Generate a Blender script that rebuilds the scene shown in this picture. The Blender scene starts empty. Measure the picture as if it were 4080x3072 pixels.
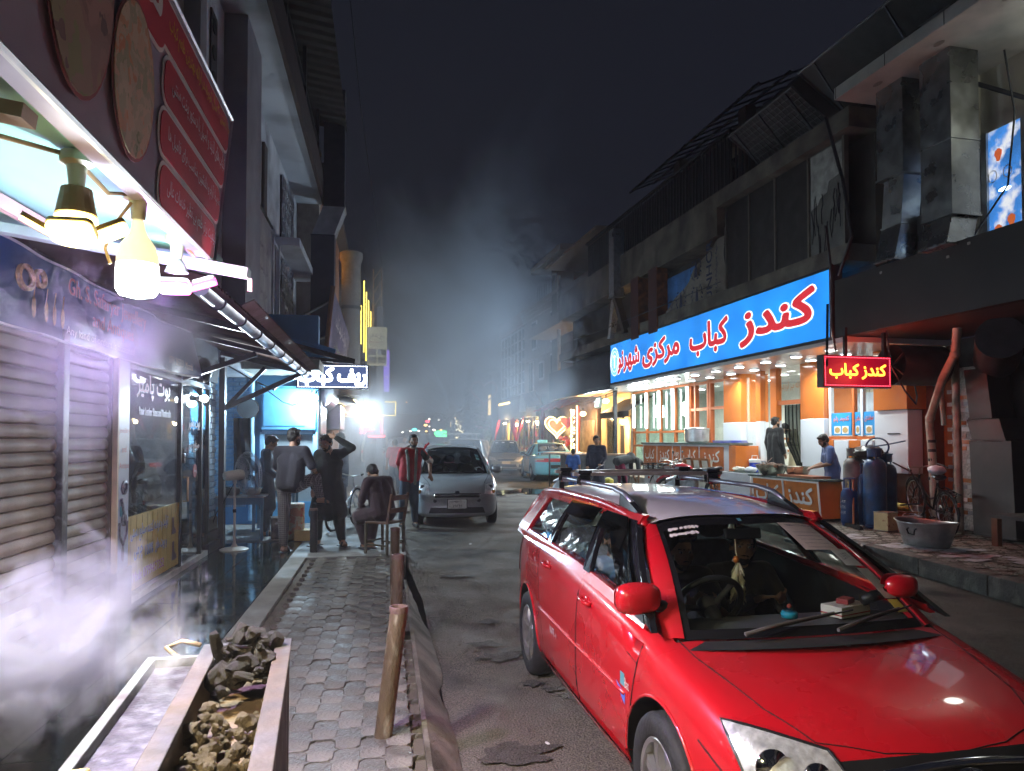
import bpy,bmesh,math,random
import numpy as np
from mathutils import Vector,Matrix,Euler,noise as mnoise
random.seed(7)
SC = bpy.context.scene
COL = SC.collection
R_ = math.radians
FPX,U0,V0 = 2850.0,2040.0,1677.4
YAW,PITCH,CAMZ = R_(9.95),R_(1.5),1.75
cam = bpy.data.cameras.new('camera')
cam.sensor_fit = 'HORIZONTAL';cam.sensor_width = 36.0
cam.lens = FPX / 4080 * 36.0
cam.shift_y = (V0 - 1536) / 4080
cam.clip_start = 0.05;cam.clip_end = 600
camo = bpy.data.objects.new('camera',cam);COL.objects.link(camo)
camo.location = (0,0,CAMZ)
camo.rotation_euler = (math.pi/2 + PITCH,0,-YAW)
SC.camera = camo
w = bpy.data.worlds.new('World');SC.world = w;w.use_nodes = True
bg = w.node_tree.nodes['Background']
bg.inputs[0].default_value = (0.0028,0.0031,0.0050,1)
bg.inputs[1].default_value = 1.0
SC.view_settings.view_transform = 'Standard'
SC.view_settings.look = 'None'
SC.view_settings.exposure = 1.7
SC.view_settings.gamma = 1.0
SC.view_settings.use_curve_mapping = False
cy = SC.cycles
SC.render.engine = 'CYCLES'
cy.use_denoising = True;cy.use_adaptive_sampling = True;cy.adaptive_threshold = .05;cy.adaptive_min_samples = 12
try: cy.denoiser = 'OPENIMAGEDENOISE'
except Exception: pass
cy.max_bounces = 7;cy.diffuse_bounces = 2;cy.glossy_bounces = 3
cy.transmission_bounces = 6;cy.transparent_max_bounces = 10;cy.volume_bounces = 0
cy.sample_clamp_indirect = 3.0;cy.sample_clamp_direct = 0
cy.caustics_reflective = False;cy.caustics_refractive = False
cy.volume_step_rate = 1.0;cy.volume_max_steps = 64
cy.use_light_tree = True
_cy,_sy,_cp,_sp = math.cos(YAW),math.sin(YAW),math.cos(PITCH),math.sin(PITCH)
FW = Vector((_sy*_cp,_cy*_cp,_sp));RT = Vector((_cy,-_sy,0));UP = Vector((-_sy*_sp,-_cy*_sp,_cp))
CAMP = Vector((0,0,CAMZ))
RM = Matrix.Translation((8.4,0,0)) @ Matrix.Rotation(R_(3.5),4,'Z')
ID = Matrix.Identity(4)
MATS = {}
def M(name,col=(.5,.5,.5),rough=.6,metal=0.0,var=.18,vs=5.0,bump=0.0,bs=30.0,emit=None,es=0.0,
      coat=0.0,trans=0.0,ior=1.45,alpha=1.0,dirt=None,ds=1.5,dt=.52,dw=.12,rvar=0.0,spec=.5,stretch=None,rnd=0.0,sheen=0.0):
 if name in MATS: return MATS[name]
 m = bpy.data.materials.new(name);MATS[name] = m
 m.use_nodes = True;nt = m.node_tree;N = nt.nodes;L = nt.links
 b = N['Principled BSDF']
 b.inputs['Roughness'].default_value = rough;b.inputs['Metallic'].default_value = metal
 b.inputs['IOR'].default_value = ior;b.inputs['Alpha'].default_value = alpha
 b.inputs['Transmission Weight'].default_value = trans
 b.inputs['Coat Weight'].default_value = coat;b.inputs['Coat Roughness'].default_value = .04
 b.inputs['Specular IOR Level'].default_value = spec
 if sheen: b.inputs['Sheen Weight'].default_value = sheen
 c = (col[0],col[1],col[2],1)
 b.inputs['Base Color'].default_value = c
 if var or bump or dirt or rvar or rnd:
  tc = N.new('ShaderNodeTexCoord');vec = tc.outputs['Object']
  if stretch:
   mp = N.new('ShaderNodeMapping');mp.inputs['Scale'].default_value = stretch
   L.new(vec,mp.inputs[0]);vec = mp.outputs[0]
  def noise(s,d=4):
   n = N.new('ShaderNodeTexNoise');n.inputs['Scale'].default_value = s;n.inputs['Detail'].default_value = d
   L.new(vec,n.inputs['Vector']);return n.outputs['Fac']
  cur = None
  if var:
   hs = N.new('ShaderNodeMix');hs.data_type = 'RGBA'
   mr = N.new('ShaderNodeMapRange');mr.inputs[1].default_value = .3;mr.inputs[2].default_value = .7
   L.new(noise(vs),mr.inputs[0]);L.new(mr.outputs[0],hs.inputs[0])
   hs.inputs[6].default_value = tuple(max(0,x*(1-var)) for x in col) + (1,)
   hs.inputs[7].default_value = tuple(min(1,x*(1+var)) for x in col) + (1,)
   cur = hs.outputs[2]
  if dirt:
   dm = N.new('ShaderNodeMix');dm.data_type = 'RGBA'
   mr = N.new('ShaderNodeMapRange');mr.inputs[1].default_value = dt-dw;mr.inputs[2].default_value = dt+dw
   L.new(noise(ds,8),mr.inputs[0]);L.new(mr.outputs[0],dm.inputs[0])
   if cur: L.new(cur,dm.inputs[6])
   else: dm.inputs[6].default_value = c
   dm.inputs[7].default_value = tuple(dirt) + (1,);cur = dm.outputs[2]
  if rnd:
   oi = N.new('ShaderNodeObjectInfo');h = N.new('ShaderNodeHueSaturation')
   mr = N.new('ShaderNodeMapRange');mr.inputs[3].default_value = 1-rnd;mr.inputs[4].default_value = 1+rnd
   L.new(oi.outputs['Random'],mr.inputs[0]);L.new(mr.outputs[0],h.inputs['Value'])
   if cur: L.new(cur,h.inputs['Color'])
   else: h.inputs['Color'].default_value = c
   cur = h.outputs[0]
  if cur: L.new(cur,b.inputs['Base Color'])
  if rvar:
   mr = N.new('ShaderNodeMapRange');mr.inputs[1].default_value = .35;mr.inputs[2].default_value = .65
   mr.inputs[3].default_value = max(.02,rough-rvar);mr.inputs[4].default_value = min(1,rough+rvar)
   L.new(noise(ds*1.7,6),mr.inputs[0]);L.new(mr.outputs[0],b.inputs['Roughness'])
  if bump:
   bp = N.new('ShaderNodeBump');bp.inputs['Strength'].default_value = min(1,bump);bp.inputs['Distance'].default_value = .02*max(1,bump)
   L.new(noise(bs,6),bp.inputs['Height']);L.new(bp.outputs[0],b.inputs['Normal'])
 if emit:
  b.inputs['Emission Color'].default_value = tuple(emit) + (1,);b.inputs['Emission Strength'].default_value = es
 return m
def glass(name,tint=(1,1,1),rough=.02,dark=0.0,refl=.5):
 """thin sheet glass: transparent with a fresnel mirror, plus an optional grey film of dust"""
 if name in MATS: return MATS[name]
 m = bpy.data.materials.new(name);MATS[name] = m
 m.use_nodes = True;nt = m.node_tree;N = nt.nodes;L = nt.links
 N.remove(N['Principled BSDF']);out = N['Material Output']
 tr = N.new('ShaderNodeBsdfTransparent');tr.inputs[0].default_value = tuple(x*(1-dark) for x in tint) + (1,)
 gl = N.new('ShaderNodeBsdfGlossy');gl.inputs['Roughness'].default_value = rough
 lw = N.new('ShaderNodeLayerWeight');lw.inputs[0].default_value = .5
 pw = N.new('ShaderNodeMath');pw.operation = 'POWER';pw.inputs[1].default_value = 5.0;L.new(lw.outputs['Facing'],pw.inputs[0])
 mu = N.new('ShaderNodeMath');mu.operation = 'MULTIPLY_ADD';mu.inputs[1].default_value = min(1,refl*1.6);mu.inputs[2].default_value = .08*refl
 mu.use_clamp = True
 L.new(pw.outputs[0],mu.inputs[0])
 mx = N.new('ShaderNodeMixShader');L.new(mu.outputs[0],mx.inputs[0]);L.new(tr.outputs[0],mx.inputs[1]);L.new(gl.outputs[0],mx.inputs[2])
 L.new(mx.outputs[0],out.inputs[0]);return m
def EM(name,col,s):
 return M('glow_'+name,(.02,.02,.02),.5,var=0,emit=col,es=s)
WORK = bpy.data.scenes.new('work')
def evalmesh(me,mods):
 """apply modifiers given as (type, {props}) in a scratch scene and return the new mesh"""
 o = bpy.data.objects.new('tmp',me) if isinstance(me,(bpy.types.Mesh,bpy.types.Curve)) else me
 WORK.collection.objects.link(o)
 for t,pr in mods:
  md = o.modifiers.new(t,t)
  for k,v in pr.items(): setattr(md,k,v)
 vl = WORK.view_layers[0];vl.update();dg = vl.depsgraph;dg.update()
 nm = bpy.data.meshes.new_from_object(o.evaluated_get(dg))
 WORK.collection.objects.unlink(o);bpy.data.objects.remove(o)
 return nm
def basis(d):
 d = d.normalized();a = Vector((0,0,1)) if abs(d.z) < .9 else Vector((1,0,0))
 x = a.cross(d).normalized();return x,d.cross(x)
class MB:
 def __init__(s): s.v = [];s.f = []
 def add(s,vs,fs):
  o = len(s.v);s.v += [Vector(p) for p in vs];s.f += [[i+o for i in q] for q in fs];return s
 def box(s,x0,x1,y0,y1,z0,z1):
  return s.add([(x0,y0,z0),(x1,y0,z0),(x1,y1,z0),(x0,y1,z0),(x0,y0,z1),(x1,y0,z1),(x1,y1,z1),(x0,y1,z1)],
   [(0,3,2,1),(4,5,6,7),(0,1,5,4),(1,2,6,5),(2,3,7,6),(3,0,4,7)])
 def obox(s,c,size,m):
  m = m.to_4x4() if isinstance(m,Matrix) else Euler(m).to_matrix().to_4x4()
  k = MB().box(-size[0]/2,size[0]/2,-size[1]/2,size[1]/2,-size[2]/2,size[2]/2)
  return s.add([Vector(c) + m @ p for p in k.v],k.f)
 def bar(s,p0,p1,wx,wz=None):
  p0,p1 = Vector(p0),Vector(p1);wz = wz or wx;d = p1-p0;x,y = basis(d)
  r = [p + x*wx/2*i + y*wz/2*j for p in (p0,p1) for i,j in ((-1,-1),(1,-1),(1,1),(-1,1))]
  return s.add(r,[(3,2,1,0),(4,5,6,7),(0,1,5,4),(1,2,6,5),(2,3,7,6),(3,0,4,7)])
 def cyl(s,p0,p1,r0,r1=None,n=12,cap=True):
  p0,p1 = Vector(p0),Vector(p1);r1 = r0 if r1 is None else r1;x,y = basis(p1-p0);vs = []
  for p,r in ((p0,r0),(p1,r1)):
   for i in range(n):
    a = 2*math.pi*i/n;vs.append(p + x*r*math.cos(a) + y*r*math.sin(a))
  fs = [(i,(i+1)%n,n+(i+1)%n,n+i) for i in range(n)]
  if cap: fs += [tuple(range(n))[::-1],tuple(range(n,2*n))]
  return s.add(vs,fs)
 def tube(s,pts,r,n=8,closed=False):
  pts = [Vector(p) for p in pts];k = len(pts);rings = []
  rr = r if isinstance(r,(list,tuple)) else [r]*k
  px = None
  for i,p in enumerate(pts):
   a = pts[(i-1)%k] if (closed or i) else p;b = pts[(i+1)%k] if (closed or i < k-1) else p
   d = (b-a).normalized() if (b-a).length > 1e-9 else Vector((0,0,1))
   if px is None: x,y = basis(d)
   else:
    x = (px - d*px.dot(d))
    x = x.normalized() if x.length > 1e-6 else basis(d)[0]
    y = d.cross(x)
   px = x
   rings.append([p + x*rr[i]*math.cos(2*math.pi*j/n) + y*rr[i]*math.sin(2*math.pi*j/n) for j in range(n)])
  return s.loft(rings,wrap=closed,caps=not closed)
 def loft(s,rings,wrap=False,caps=True,ring_closed=True):
  n = len(rings[0]);k = len(rings);vs = [p for r in rings for p in r];fs = []
  for i in range(k if wrap else k-1):
   j2 = (i+1) % k
   for j in range(n if ring_closed else n-1):
    q = (j+1) % n;fs.append((i*n+j,i*n+q,j2*n+q,j2*n+j))
  if caps and not wrap and ring_closed: fs += [tuple(range(n))[::-1],tuple(range((k-1)*n,k*n))]
  return s.add(vs,fs)
 def lathe(s,prof,c=(0,0,0),n=20,m=None,arc=1.0):
  c = Vector(c);rings = []
  for r,z in prof:
   ring = []
   for i in range(n):
    a = 2*math.pi*i/n*arc;p = Vector((max(r,1e-4)*math.cos(a),max(r,1e-4)*math.sin(a),z));ring.append(c + (m @ p if m else p))
   rings.append(ring)
  return s.loft(rings,caps=True)
 def sphere(s,c,r,n=12,m=8,mat=None):
  r = (r,r,r) if not isinstance(r,(tuple,list)) else r;c = Vector(c);rings = []
  for i in range(m+1):
   t = math.pi*i/m;sr = max(math.sin(t),.02)
   ring = [Vector((r[0]*sr*math.cos(2*math.pi*j/n),r[1]*sr*math.sin(2*math.pi*j/n),-r[2]*math.cos(t))) for j in range(n)]
   rings.append([c + (mat @ p if mat else p) for p in ring])
  return s.loft(rings)
 def prism(s,poly,o,ex,ey,h):
  """extrude polygon (list of 2d) placed at o with axes ex, ey by vector h"""
  o,ex,ey,h = Vector(o),Vector(ex),Vector(ey),Vector(h);n = len(poly)
  a = [o + ex*p[0] + ey*p[1] for p in poly];vs = a + [p+h for p in a]
  return s.add(vs,[tuple(range(n))[::-1],tuple(range(n,2*n))] + [(i,(i+1)%n,n+(i+1)%n,n+i) for i in range(n)])
 def quad(s,*p): return s.add(p,[tuple(range(len(p)))])
 def grid(s,fn,nu,nv):
  vs = [fn(i/nu,j/nv) for i in range(nu+1) for j in range(nv+1)]
  return s.add(vs,[(i*(nv+1)+j,(i+1)*(nv+1)+j,(i+1)*(nv+1)+j+1,i*(nv+1)+j+1) for i in range(nu) for j in range(nv)])
 def xf(s,m): s.v = [m @ p for p in s.v];return s
 def mesh(s,name='m',fix=True):
  me = bpy.data.meshes.new(name);me.from_pydata([tuple(p) for p in s.v],[],s.f);me.update()
  if fix:
   bm = bmesh.new();bm.from_mesh(me);bmesh.ops.recalc_face_normals(bm,faces=bm.faces);bm.to_mesh(me);bm.free()
  return me
 def build(s,name,mat,parent=None,F=None,smooth=False,bevel=0,fix=True,segs=2):
  if F is not None: s.xf(F)
  if parent is not None:
   inv = WMAT[parent].inverted();s.xf(inv);loc = None
  else:
   xs = [p.x for p in s.v];ys = [p.y for p in s.v];zs = [p.z for p in s.v]
   loc = Vector(((min(xs)+max(xs))/2,(min(ys)+max(ys))/2,min(zs)));s.xf(Matrix.Translation(-loc))
  me = s.mesh(name,fix)
  return link(name,me,mat,parent,loc,smooth,bevel,segs)
WMAT = {}
def link(name,me,mat,parent=None,loc=None,smooth=False,bevel=0,segs=2,ml=None):
 o = bpy.data.objects.new(name,me);COL.objects.link(o)
 if mat is not None and not me.materials:
  for q in (mat if isinstance(mat,(list,tuple)) else [mat]): me.materials.append(q)
 m = ml if ml is not None else ID
 if parent is not None:
  o.parent = parent;o.matrix_local = m;WMAT[o] = WMAT[parent] @ m
 else:
  if loc is not None: m = Matrix.Translation(loc) @ m
  o.matrix_world = m;WMAT[o] = m
 if smooth:
  me.polygons.foreach_set('use_smooth',[True]*len(me.polygons))
  if smooth != 'all':
   try: me.set_sharp_from_angle(angle=R_(smooth if not isinstance(smooth,bool) else 40))
   except Exception: pass
 if bevel:
  b = o.modifiers.new('bevel','BEVEL');b.width = bevel;b.segments = segs;b.limit_method = 'ANGLE';b.angle_limit = R_(40)
 return o
def thing(name,label,cat,m=None,group=None):
 o = bpy.data.objects.new(name,None);COL.objects.link(o);o.empty_display_size = .2
 m = m if m is not None else ID
 if not isinstance(m,Matrix): m = Matrix.Translation(m)
 o.matrix_world = m;WMAT[o] = m
 return tag(o,label,cat,group)
def tag(o,label=None,cat=None,group=None,kind=None):
 if label: o['label'] = label
 if cat: o['category'] = cat
 if group: o['group'] = group
 if kind: o['kind'] = kind
 return o
def struct(o): o['kind'] = 'structure';return o
def TR(x,y,z,rz=0): return Matrix.Translation((x,y,z)) @ Matrix.Rotation(rz,4,'Z')
def Rp(a,b,z): return RM @ Vector((b,a,z))
def TRR(a,b,z,rz=0): return RM @ Matrix.Translation((b,a,z)) @ Matrix.Rotation(rz,4,'Z')
def copy_tree(o,m,parent=None,label=None,group=None):
 c = o.copy();COL.objects.link(c)
 if parent is None: c.parent = None;c.matrix_world = m;WMAT[c] = m
 else: c.parent = parent;c.matrix_local = o.matrix_local.copy();WMAT[c] = WMAT[parent] @ o.matrix_local
 if label: c['label'] = label
 if group: c['group'] = group
 for ch in [k for k in list(COL.objects) if k.parent == o]: copy_tree(ch,None,c)
 return c
def plight(parent,pos,power,col=(1,1,1),r=.05,name='bulb_light',F=None):
 l = bpy.data.lights.new(name,'POINT');l.energy = power;l.color = col;l.shadow_soft_size = r
 o = bpy.data.objects.new(name,l);COL.objects.link(o)
 p = Vector(pos) if F is None else F @ Vector(pos)
 if parent is not None:
  o.parent = parent;o.matrix_local = Matrix.Translation(WMAT[parent].inverted() @ p)
 else: o.location = p
 return o
def slight(parent,pos,power,col=(1,1,1),r=.05,name='lamp_light',F=None,cone=168,aim=None):
 """LED lamps shine downwards only"""
 l = bpy.data.lights.new(name,'SPOT');l.energy = power;l.color = col;l.shadow_soft_size = r;l.spot_size = R_(cone);l.spot_blend = .6
 o = bpy.data.objects.new(name,l);COL.objects.link(o);p = Vector(pos) if F is None else F @ Vector(pos)
 q = Vector(aim or (0,0,-1)).to_track_quat('-Z','Y').to_matrix().to_4x4()
 o.parent = parent;o.matrix_local = WMAT[parent].inverted() @ Matrix.Translation(p) @ q
 return o
AR = {'ا':'\uFE8D\uFE8E','آ':'\uFE81\uFE82','ب':'\uFE8F\uFE90\uFE91\uFE92','پ':'\uFB56\uFB57\uFB58\uFB59','ت':'\uFE95\uFE96\uFE97\uFE98','ث':'\uFE99\uFE9A\uFE9B\uFE9C',
'ج':'\uFE9D\uFE9E\uFE9F\uFEA0','چ':'\uFB7A\uFB7B\uFB7C\uFB7D','ح':'\uFEA1\uFEA2\uFEA3\uFEA4','خ':'\uFEA5\uFEA6\uFEA7\uFEA8','د':'\uFEA9\uFEAA','ذ':'\uFEAB\uFEAC','ر':'\uFEAD\uFEAE','ز':'\uFEAF\uFEB0','ژ':'\uFB8A\uFB8B',
'س':'\uFEB1\uFEB2\uFEB3\uFEB4','ش':'\uFEB5\uFEB6\uFEB7\uFEB8','ص':'\uFEB9\uFEBA\uFEBB\uFEBC','ض':'\uFEBD\uFEBE\uFEBF\uFEC0','ط':'\uFEC1\uFEC2\uFEC3\uFEC4','ظ':'\uFEC5\uFEC6\uFEC7\uFEC8','ع':'\uFEC9\uFECA\uFECB\uFECC','غ':'\uFECD\uFECE\uFECF\uFED0',
'ف':'\uFED1\uFED2\uFED3\uFED4','ق':'\uFED5\uFED6\uFED7\uFED8','ک':'\uFB8E\uFB8F\uFB90\uFB91','گ':'\uFB92\uFB93\uFB94\uFB95','ل':'\uFEDD\uFEDE\uFEDF\uFEE0','م':'\uFEE1\uFEE2\uFEE3\uFEE4','ن':'\uFEE5\uFEE6\uFEE7\uFEE8','و':'\uFEED\uFEEE','ه':'\uFEE9\uFEEA\uFEEB\uFEEC','ی':'\uFBFC\uFBFD\uFBFE\uFBFF','ئ':'\uFE89\uFE8A\uFE8B\uFE8C'}
def shape(s):
 if not any(c in AR for c in s): return s
 out = []
 for i,c in enumerate(s):
  if c not in AR: out.append(c);continue
  fm = AR[c]
  pv = i > 0 and s[i-1] in AR and len(AR[s[i-1]]) == 4
  nx = i < len(s)-1 and s[i+1] in AR and len(fm) == 4
  if len(fm) == 2: out.append(fm[1] if pv else fm[0])
  else: out.append(fm[(3 if nx else 1) if pv else (2 if nx else 0)])
 res = [];run = []
 for c in reversed(out):
  if c.isdigit() or c in '%.+-': run.insert(0,c)
  else: res += run;run = [];res.append(c)
 return ''.join(res + run)
_tx = {}
def glyphmesh(c):
 """fill every outer contour of the lettering on its own, so that joined letters never cancel out"""
 off,ext = c.offset,c.extrude;c.offset = 0;c.extrude = 0
 o = bpy.data.objects.new('tmp',c);WORK.collection.objects.link(o)
 vl = WORK.view_layers[0];vl.update();dg = vl.depsgraph;dg.update()
 cv = o.evaluated_get(dg).to_curve(dg)
 loops = []
 for sp in cv.splines:
  P = []
  if sp.type == 'BEZIER':
   bz = sp.bezier_points;n = len(bz)
   for i in range(n):
    a,b = bz[i],bz[(i+1) % n]
    for q in range(4):
     t = q/4;u = 1-t
     P.append((a.co*u**3 + a.handle_right*3*u*u*t + b.handle_left*3*u*t*t + b.co*t**3).to_2d())
  else: P = [p.co.to_2d() for p in sp.points]
  Q = [p for i,p in enumerate(P) if (p - P[i-1]).length > 1e-5]
  if len(Q) > 2: loops.append(Q)
 area = lambda L: sum(L[i-1].x*L[i].y - L[i].x*L[i-1].y for i in range(len(L)))/2
 A = [area(L) for L in loops]
 WORK.collection.objects.unlink(o);o.to_curve_clear();bpy.data.objects.remove(o)
 if not loops: return bpy.data.meshes.new('lettering')
 sg = 1 if A[max(range(len(A)),key=lambda i: abs(A[i]))] > 0 else -1
 def inside(p,L):
  r = False
  for i in range(len(L)):
   a,b = L[i-1],L[i]
   if (a.y > p.y) != (b.y > p.y) and p.x < (b.x-a.x)*(p.y-a.y)/(b.y-a.y)+a.x: r = not r
  return r
 outs = [i for i in range(len(loops)) if A[i]*sg > 0];V = [];Fc = []
 for k,i in enumerate(outs):
  holes = [j for j in range(len(loops)) if A[j]*sg < 0 and inside(loops[j][0],loops[i]) and not any(q != i and abs(A[q]) < abs(A[i]) and inside(loops[j][0],loops[q]) for q in outs)]
  nc = bpy.data.curves.new('g','CURVE');nc.dimensions = '2D';nc.fill_mode = 'BOTH' if not ext else 'BOTH';nc.offset = off;nc.extrude = ext
  for j in [i]+holes:
   s_ = nc.splines.new('POLY');s_.points.add(len(loops[j])-1);s_.use_cyclic_u = True
   for q,p in enumerate(loops[j]): s_.points[q].co = (p.x,p.y,0,1)
  m = evalmesh(nc,[]);b = len(V);V += [(v.co.x,v.co.y,v.co.z + .00025*k) for v in m.vertices];Fc += [[q+b for q in p.vertices] for p in m.polygons]
  bpy.data.meshes.remove(m);bpy.data.curves.remove(nc)
 me = bpy.data.meshes.new('lettering');me.from_pydata(V,[],Fc);me.update();return me
def textmesh(body,off=0.0,ext=0.0):
 k = (body,off,ext)
 if k not in _tx:
  c = bpy.data.curves.new('lettering','FONT');c.body = '\n'.join(shape(l) for l in body.split('\n'));c.align_x = 'CENTER'
  c.offset = off;c.extrude = ext;c.resolution_u = 2
  me = glyphmesh(c)
  a = np.array([v.co[:] for v in me.vertices]) if len(me.vertices) else np.zeros((1,3))
  _tx[k] = (me,a.min(0),a.max(0))
 return _tx[k]
def text(body,mat,parent,o,ex,ey,w,h=None,off=0.0,lift=0.003,F=None,name='lettering',ext=0.0):
 """flat lettering filling the rectangle centred on o, w wide along ex and h high along ey (h None keeps the shape)"""
 o,ex,ey = Vector(o),Vector(ex).normalized(),Vector(ey).normalized()
 me,lo,hi = textmesh(body,0,ext)
 sx = w/(hi[0]-lo[0]);sy = sx if h is None else h/(hi[1]-lo[1])
 cx,cyy = (lo[0]+hi[0])/2,(lo[1]+hi[1])/2
 n = ex.cross(ey).normalized()
 mb = MB();fs = [list(p.vertices) for p in me.polygons];nv = len(me.vertices)
 cop = [(0,0)] + ([(off*q*math.cos(i*math.pi/5),off*q*math.sin(i*math.pi/5)) for q in ((1,) if off < .03 else (.55,1)) for i in range(10)] if off else [])
 for k,(dx,dy) in enumerate(cop):
  mb.v += [o + ex*(v.co.x-cx+dx)*sx + ey*(v.co.y-cyy+dy)*sy + n*(lift + v.co.z + .00004*k) for v in me.vertices]
  mb.f += [[q + k*nv for q in f] for f in fs]
 return mb.build(name,mat,parent,F,fix=False)
def outlined(body,mat,omat,parent,o,ex,ey,w,h=None,off=.03,F=None,lift=.003,inner=0.0):
 text(body,omat,parent,o,ex,ey,w,h,off,lift,F,'lettering_outline')
 text(body,mat,parent,o,ex,ey,w,h,inner,lift+.004,F)
def rrect(w,h,r,n=5):
 pts = []
 for cx,cyy,a0 in ((w/2-r,h/2-r,0),(-w/2+r,h/2-r,90),(-w/2+r,-h/2+r,180),(w/2-r,-h/2+r,270)):
  for i in range(n+1):
   a = R_(a0 + 90*i/n);pts.append((cx + r*math.cos(a),cyy + r*math.sin(a)))
 return pts
def ellipse(rx,ry,n=32): return [(rx*math.cos(2*math.pi*i/n),ry*math.sin(2*math.pi*i/n)) for i in range(n)]
def heart(w,n=40):
 p = [(16*math.sin(t)**3,13*math.cos(t)-5*math.cos(2*t)-2*math.cos(3*t)-math.cos(4*t)) for t in [2*math.pi*i/n for i in range(n)]]
 return [(x/32*w,y/32*w) for x,y in p]
# ================================================================== ground, road, pavements
def GZ(y): return -.07 if y < 6 else (-.07+.02*(y-6) if y < 13 else .07+.0085*(y-13))
ASPH = M('asphalt',(.125,.108,.086),.8,var=.75,vs=95,bump=1.0,bs=70,dirt=(.028,.025,.022),ds=.9,dt=.63,dw=.07,rvar=.22)
CONC = M('concrete',(.20,.19,.17),.8,var=.22,vs=3,bump=.5,bs=60,dirt=(.09,.085,.075),ds=1.6,dt=.55,rvar=.12)
struct(MB().box(-200,200,-60,380,-.6,-.45).build('ground',M('earth',(.08,.07,.06),.95)))
mb = MB();ys = [-8,0,2,3,4,5,6,8,10,12,14,17,20,24,28,33,40,50,65,90,140]
def road_edges(y):
 l = .40 if y < 8.3 else (.30 if y < 20 else (-1.2 if y > 30 else .3-1.5*(y-20)/10))
 r = 6.98 if y < 12.3 else 6.98 - .061*(y-12.3)
 if y > 21: r = min(6.4 + (y-21)*.9,11)
 return l,r
NX = 24
mb.grid(lambda i,j: (lambda y: Vector((road_edges(y)[0] + (road_edges(y)[1]-road_edges(y)[0])*j,y,GZ(y) + .012*mnoise.noise(Vector((j*9,y*.7,0))) - .02*(1-min(1,abs(j-.5)*2)**2)*0)))(ys[min(len(ys)-1,round(i*(len(ys)-1)))]),len(ys)-1,NX)
road = struct(mb.build('road',ASPH,smooth=True))
sr = random.Random(5)
for x,y,s_ in ((.92,5.95,.20),(1.10,6.1,.14),(.86,6.3,.13),(1.08,5.25,.09),(1.2,5.1,.08),(1.3,4.95,.10),(1.02,7.0,.12),(.75,4.1,.22),(1.5,4.7,.08),(3.1,8.6,.3),(4.6,6.6,.35),(5.3,9.6,.3),(2.6,11.5,.25),(.9,9.2,.2)):
 mb = MB();n = 22;ph = sr.random()*9
 mb.quad(*[(x+s_*1.25*(.7+.6*mnoise.noise(Vector((ph+1.6*math.cos(a),1.6*math.sin(a),0))))*math.cos(a),y+s_*(.7+.6*mnoise.noise(Vector((ph+1.6*math.cos(a),1.6*math.sin(a),0))))*math.sin(a),GZ(y)+.0165) for a in [2*math.pi*i/n for i in range(n)]])
 mb.build('oil_stain',M('oil_stain',(.062,.054,.045),.75,var=.75,vs=90,bump=1,bs=70,rvar=.2),road)
mb = MB();
for cx,cyy,rx,ry in ((4.6,21.6,1.9,1.1),(6.0,20.3,.9,.6),(2.8,20.6,.9,.5)):
 n = 26;pts = []
 for i in range(n):
  a = 2*math.pi*i/n;k = .75 + .5*mnoise.noise(Vector((cx+2*math.cos(a),cyy+2*math.sin(a),3)))
  x,y = cx+rx*k*math.cos(a),cyy+ry*k*math.sin(a);pts.append((x,y,GZ(y)+.022))
 mb.quad(*pts)
struct(mb.build('puddle_water',M('puddle',(.02,.02,.022),.06,var=0,bump=.05,bs=14)))
for k,(x,y,s,c) in enumerate(((1.35,11.6,.07,'white'),(1.9,8.9,.08,'white'),(.95,4.2,.04,'white'),(1.05,3.75,.03,'blue'),(6.2,7.6,.06,'white'))):
 a = random.uniform(0,3)
 o = MB().prism([(s*.5*math.cos(t+.3*math.sin(3*t)),s*.28*math.sin(t)) for t in [i*math.pi/4 for i in range(8)]],(x,y,GZ(y)+.016),(math.cos(a),math.sin(a),.05),(-math.sin(a),math.cos(a),.1),(0,0,.004)).build('paper_scrap',M('scrap_'+c,(.7,.7,.68) if c == 'white' else (.25,.4,.7),.7))
 tag(o,['white paper scrap on the road in front of the grey hatchback','white scrap on the asphalt midway to the red car\'s tail','tiny pale scrap on the asphalt beside the red car','small light blue scrap on the asphalt near the red front wheel','pale scrap in the gutter by the right hand kerb'][k],'litter')
struct(MB().box(-1.08,.21,-3,10.25,-.1,.085).build('pavement_base',M('joint_dirt',(.10,.082,.06),.95,bump=.4,bs=80)))
mb = MB();rings = []
for i in range(60):
 y = -2 + i*.18
 if y > 8.5: break
 e = .41 + .05*mnoise.noise(Vector((0,y*1.3,5))) + .03*mnoise.noise(Vector((0,y*3,9)));
 if y > 6.4: e -= .06*(y-6.4)
 top = .128 + .008*mnoise.noise(Vector((0,y*2,2)))
 rings.append([Vector((.207,y,-.15)),Vector((.207,y,top)),Vector((.235,y,top-.004)),Vector((.235+(e-.235)*.5,y,top*.52+GZ(y)*.5+.01*mnoise.noise(Vector((3,y*2.5,1))))),Vector((e,y,.012+GZ(y))),Vector((e,y,-.15))])
mb.loft(rings);struct(mb.build('kerb',M('kerb_concrete',(.19,.165,.13),.8,var=.25,vs=5,bump=.7,bs=45,dirt=(.07,.058,.04),ds=3,dt=.55),smooth=22))
PD = .268
def ogee():
 c = [(PD/2,0),(0,PD/2),(-PD/2,0),(0,-PD/2)];pts = []
 for k in range(4):
  a,b = Vector(c[k]),Vector(c[(k+1)%4]);d = b-a;nn = Vector((-d.y,d.x))
  sg = 1 if k % 2 == 0 else -1
  for i in range(6):
   t = i/6;off = .17*math.sin(2*math.pi*t)*sg
   pts.append(a + d*t + nn*off)
 return pts
OG = ogee();PV = []
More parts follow.
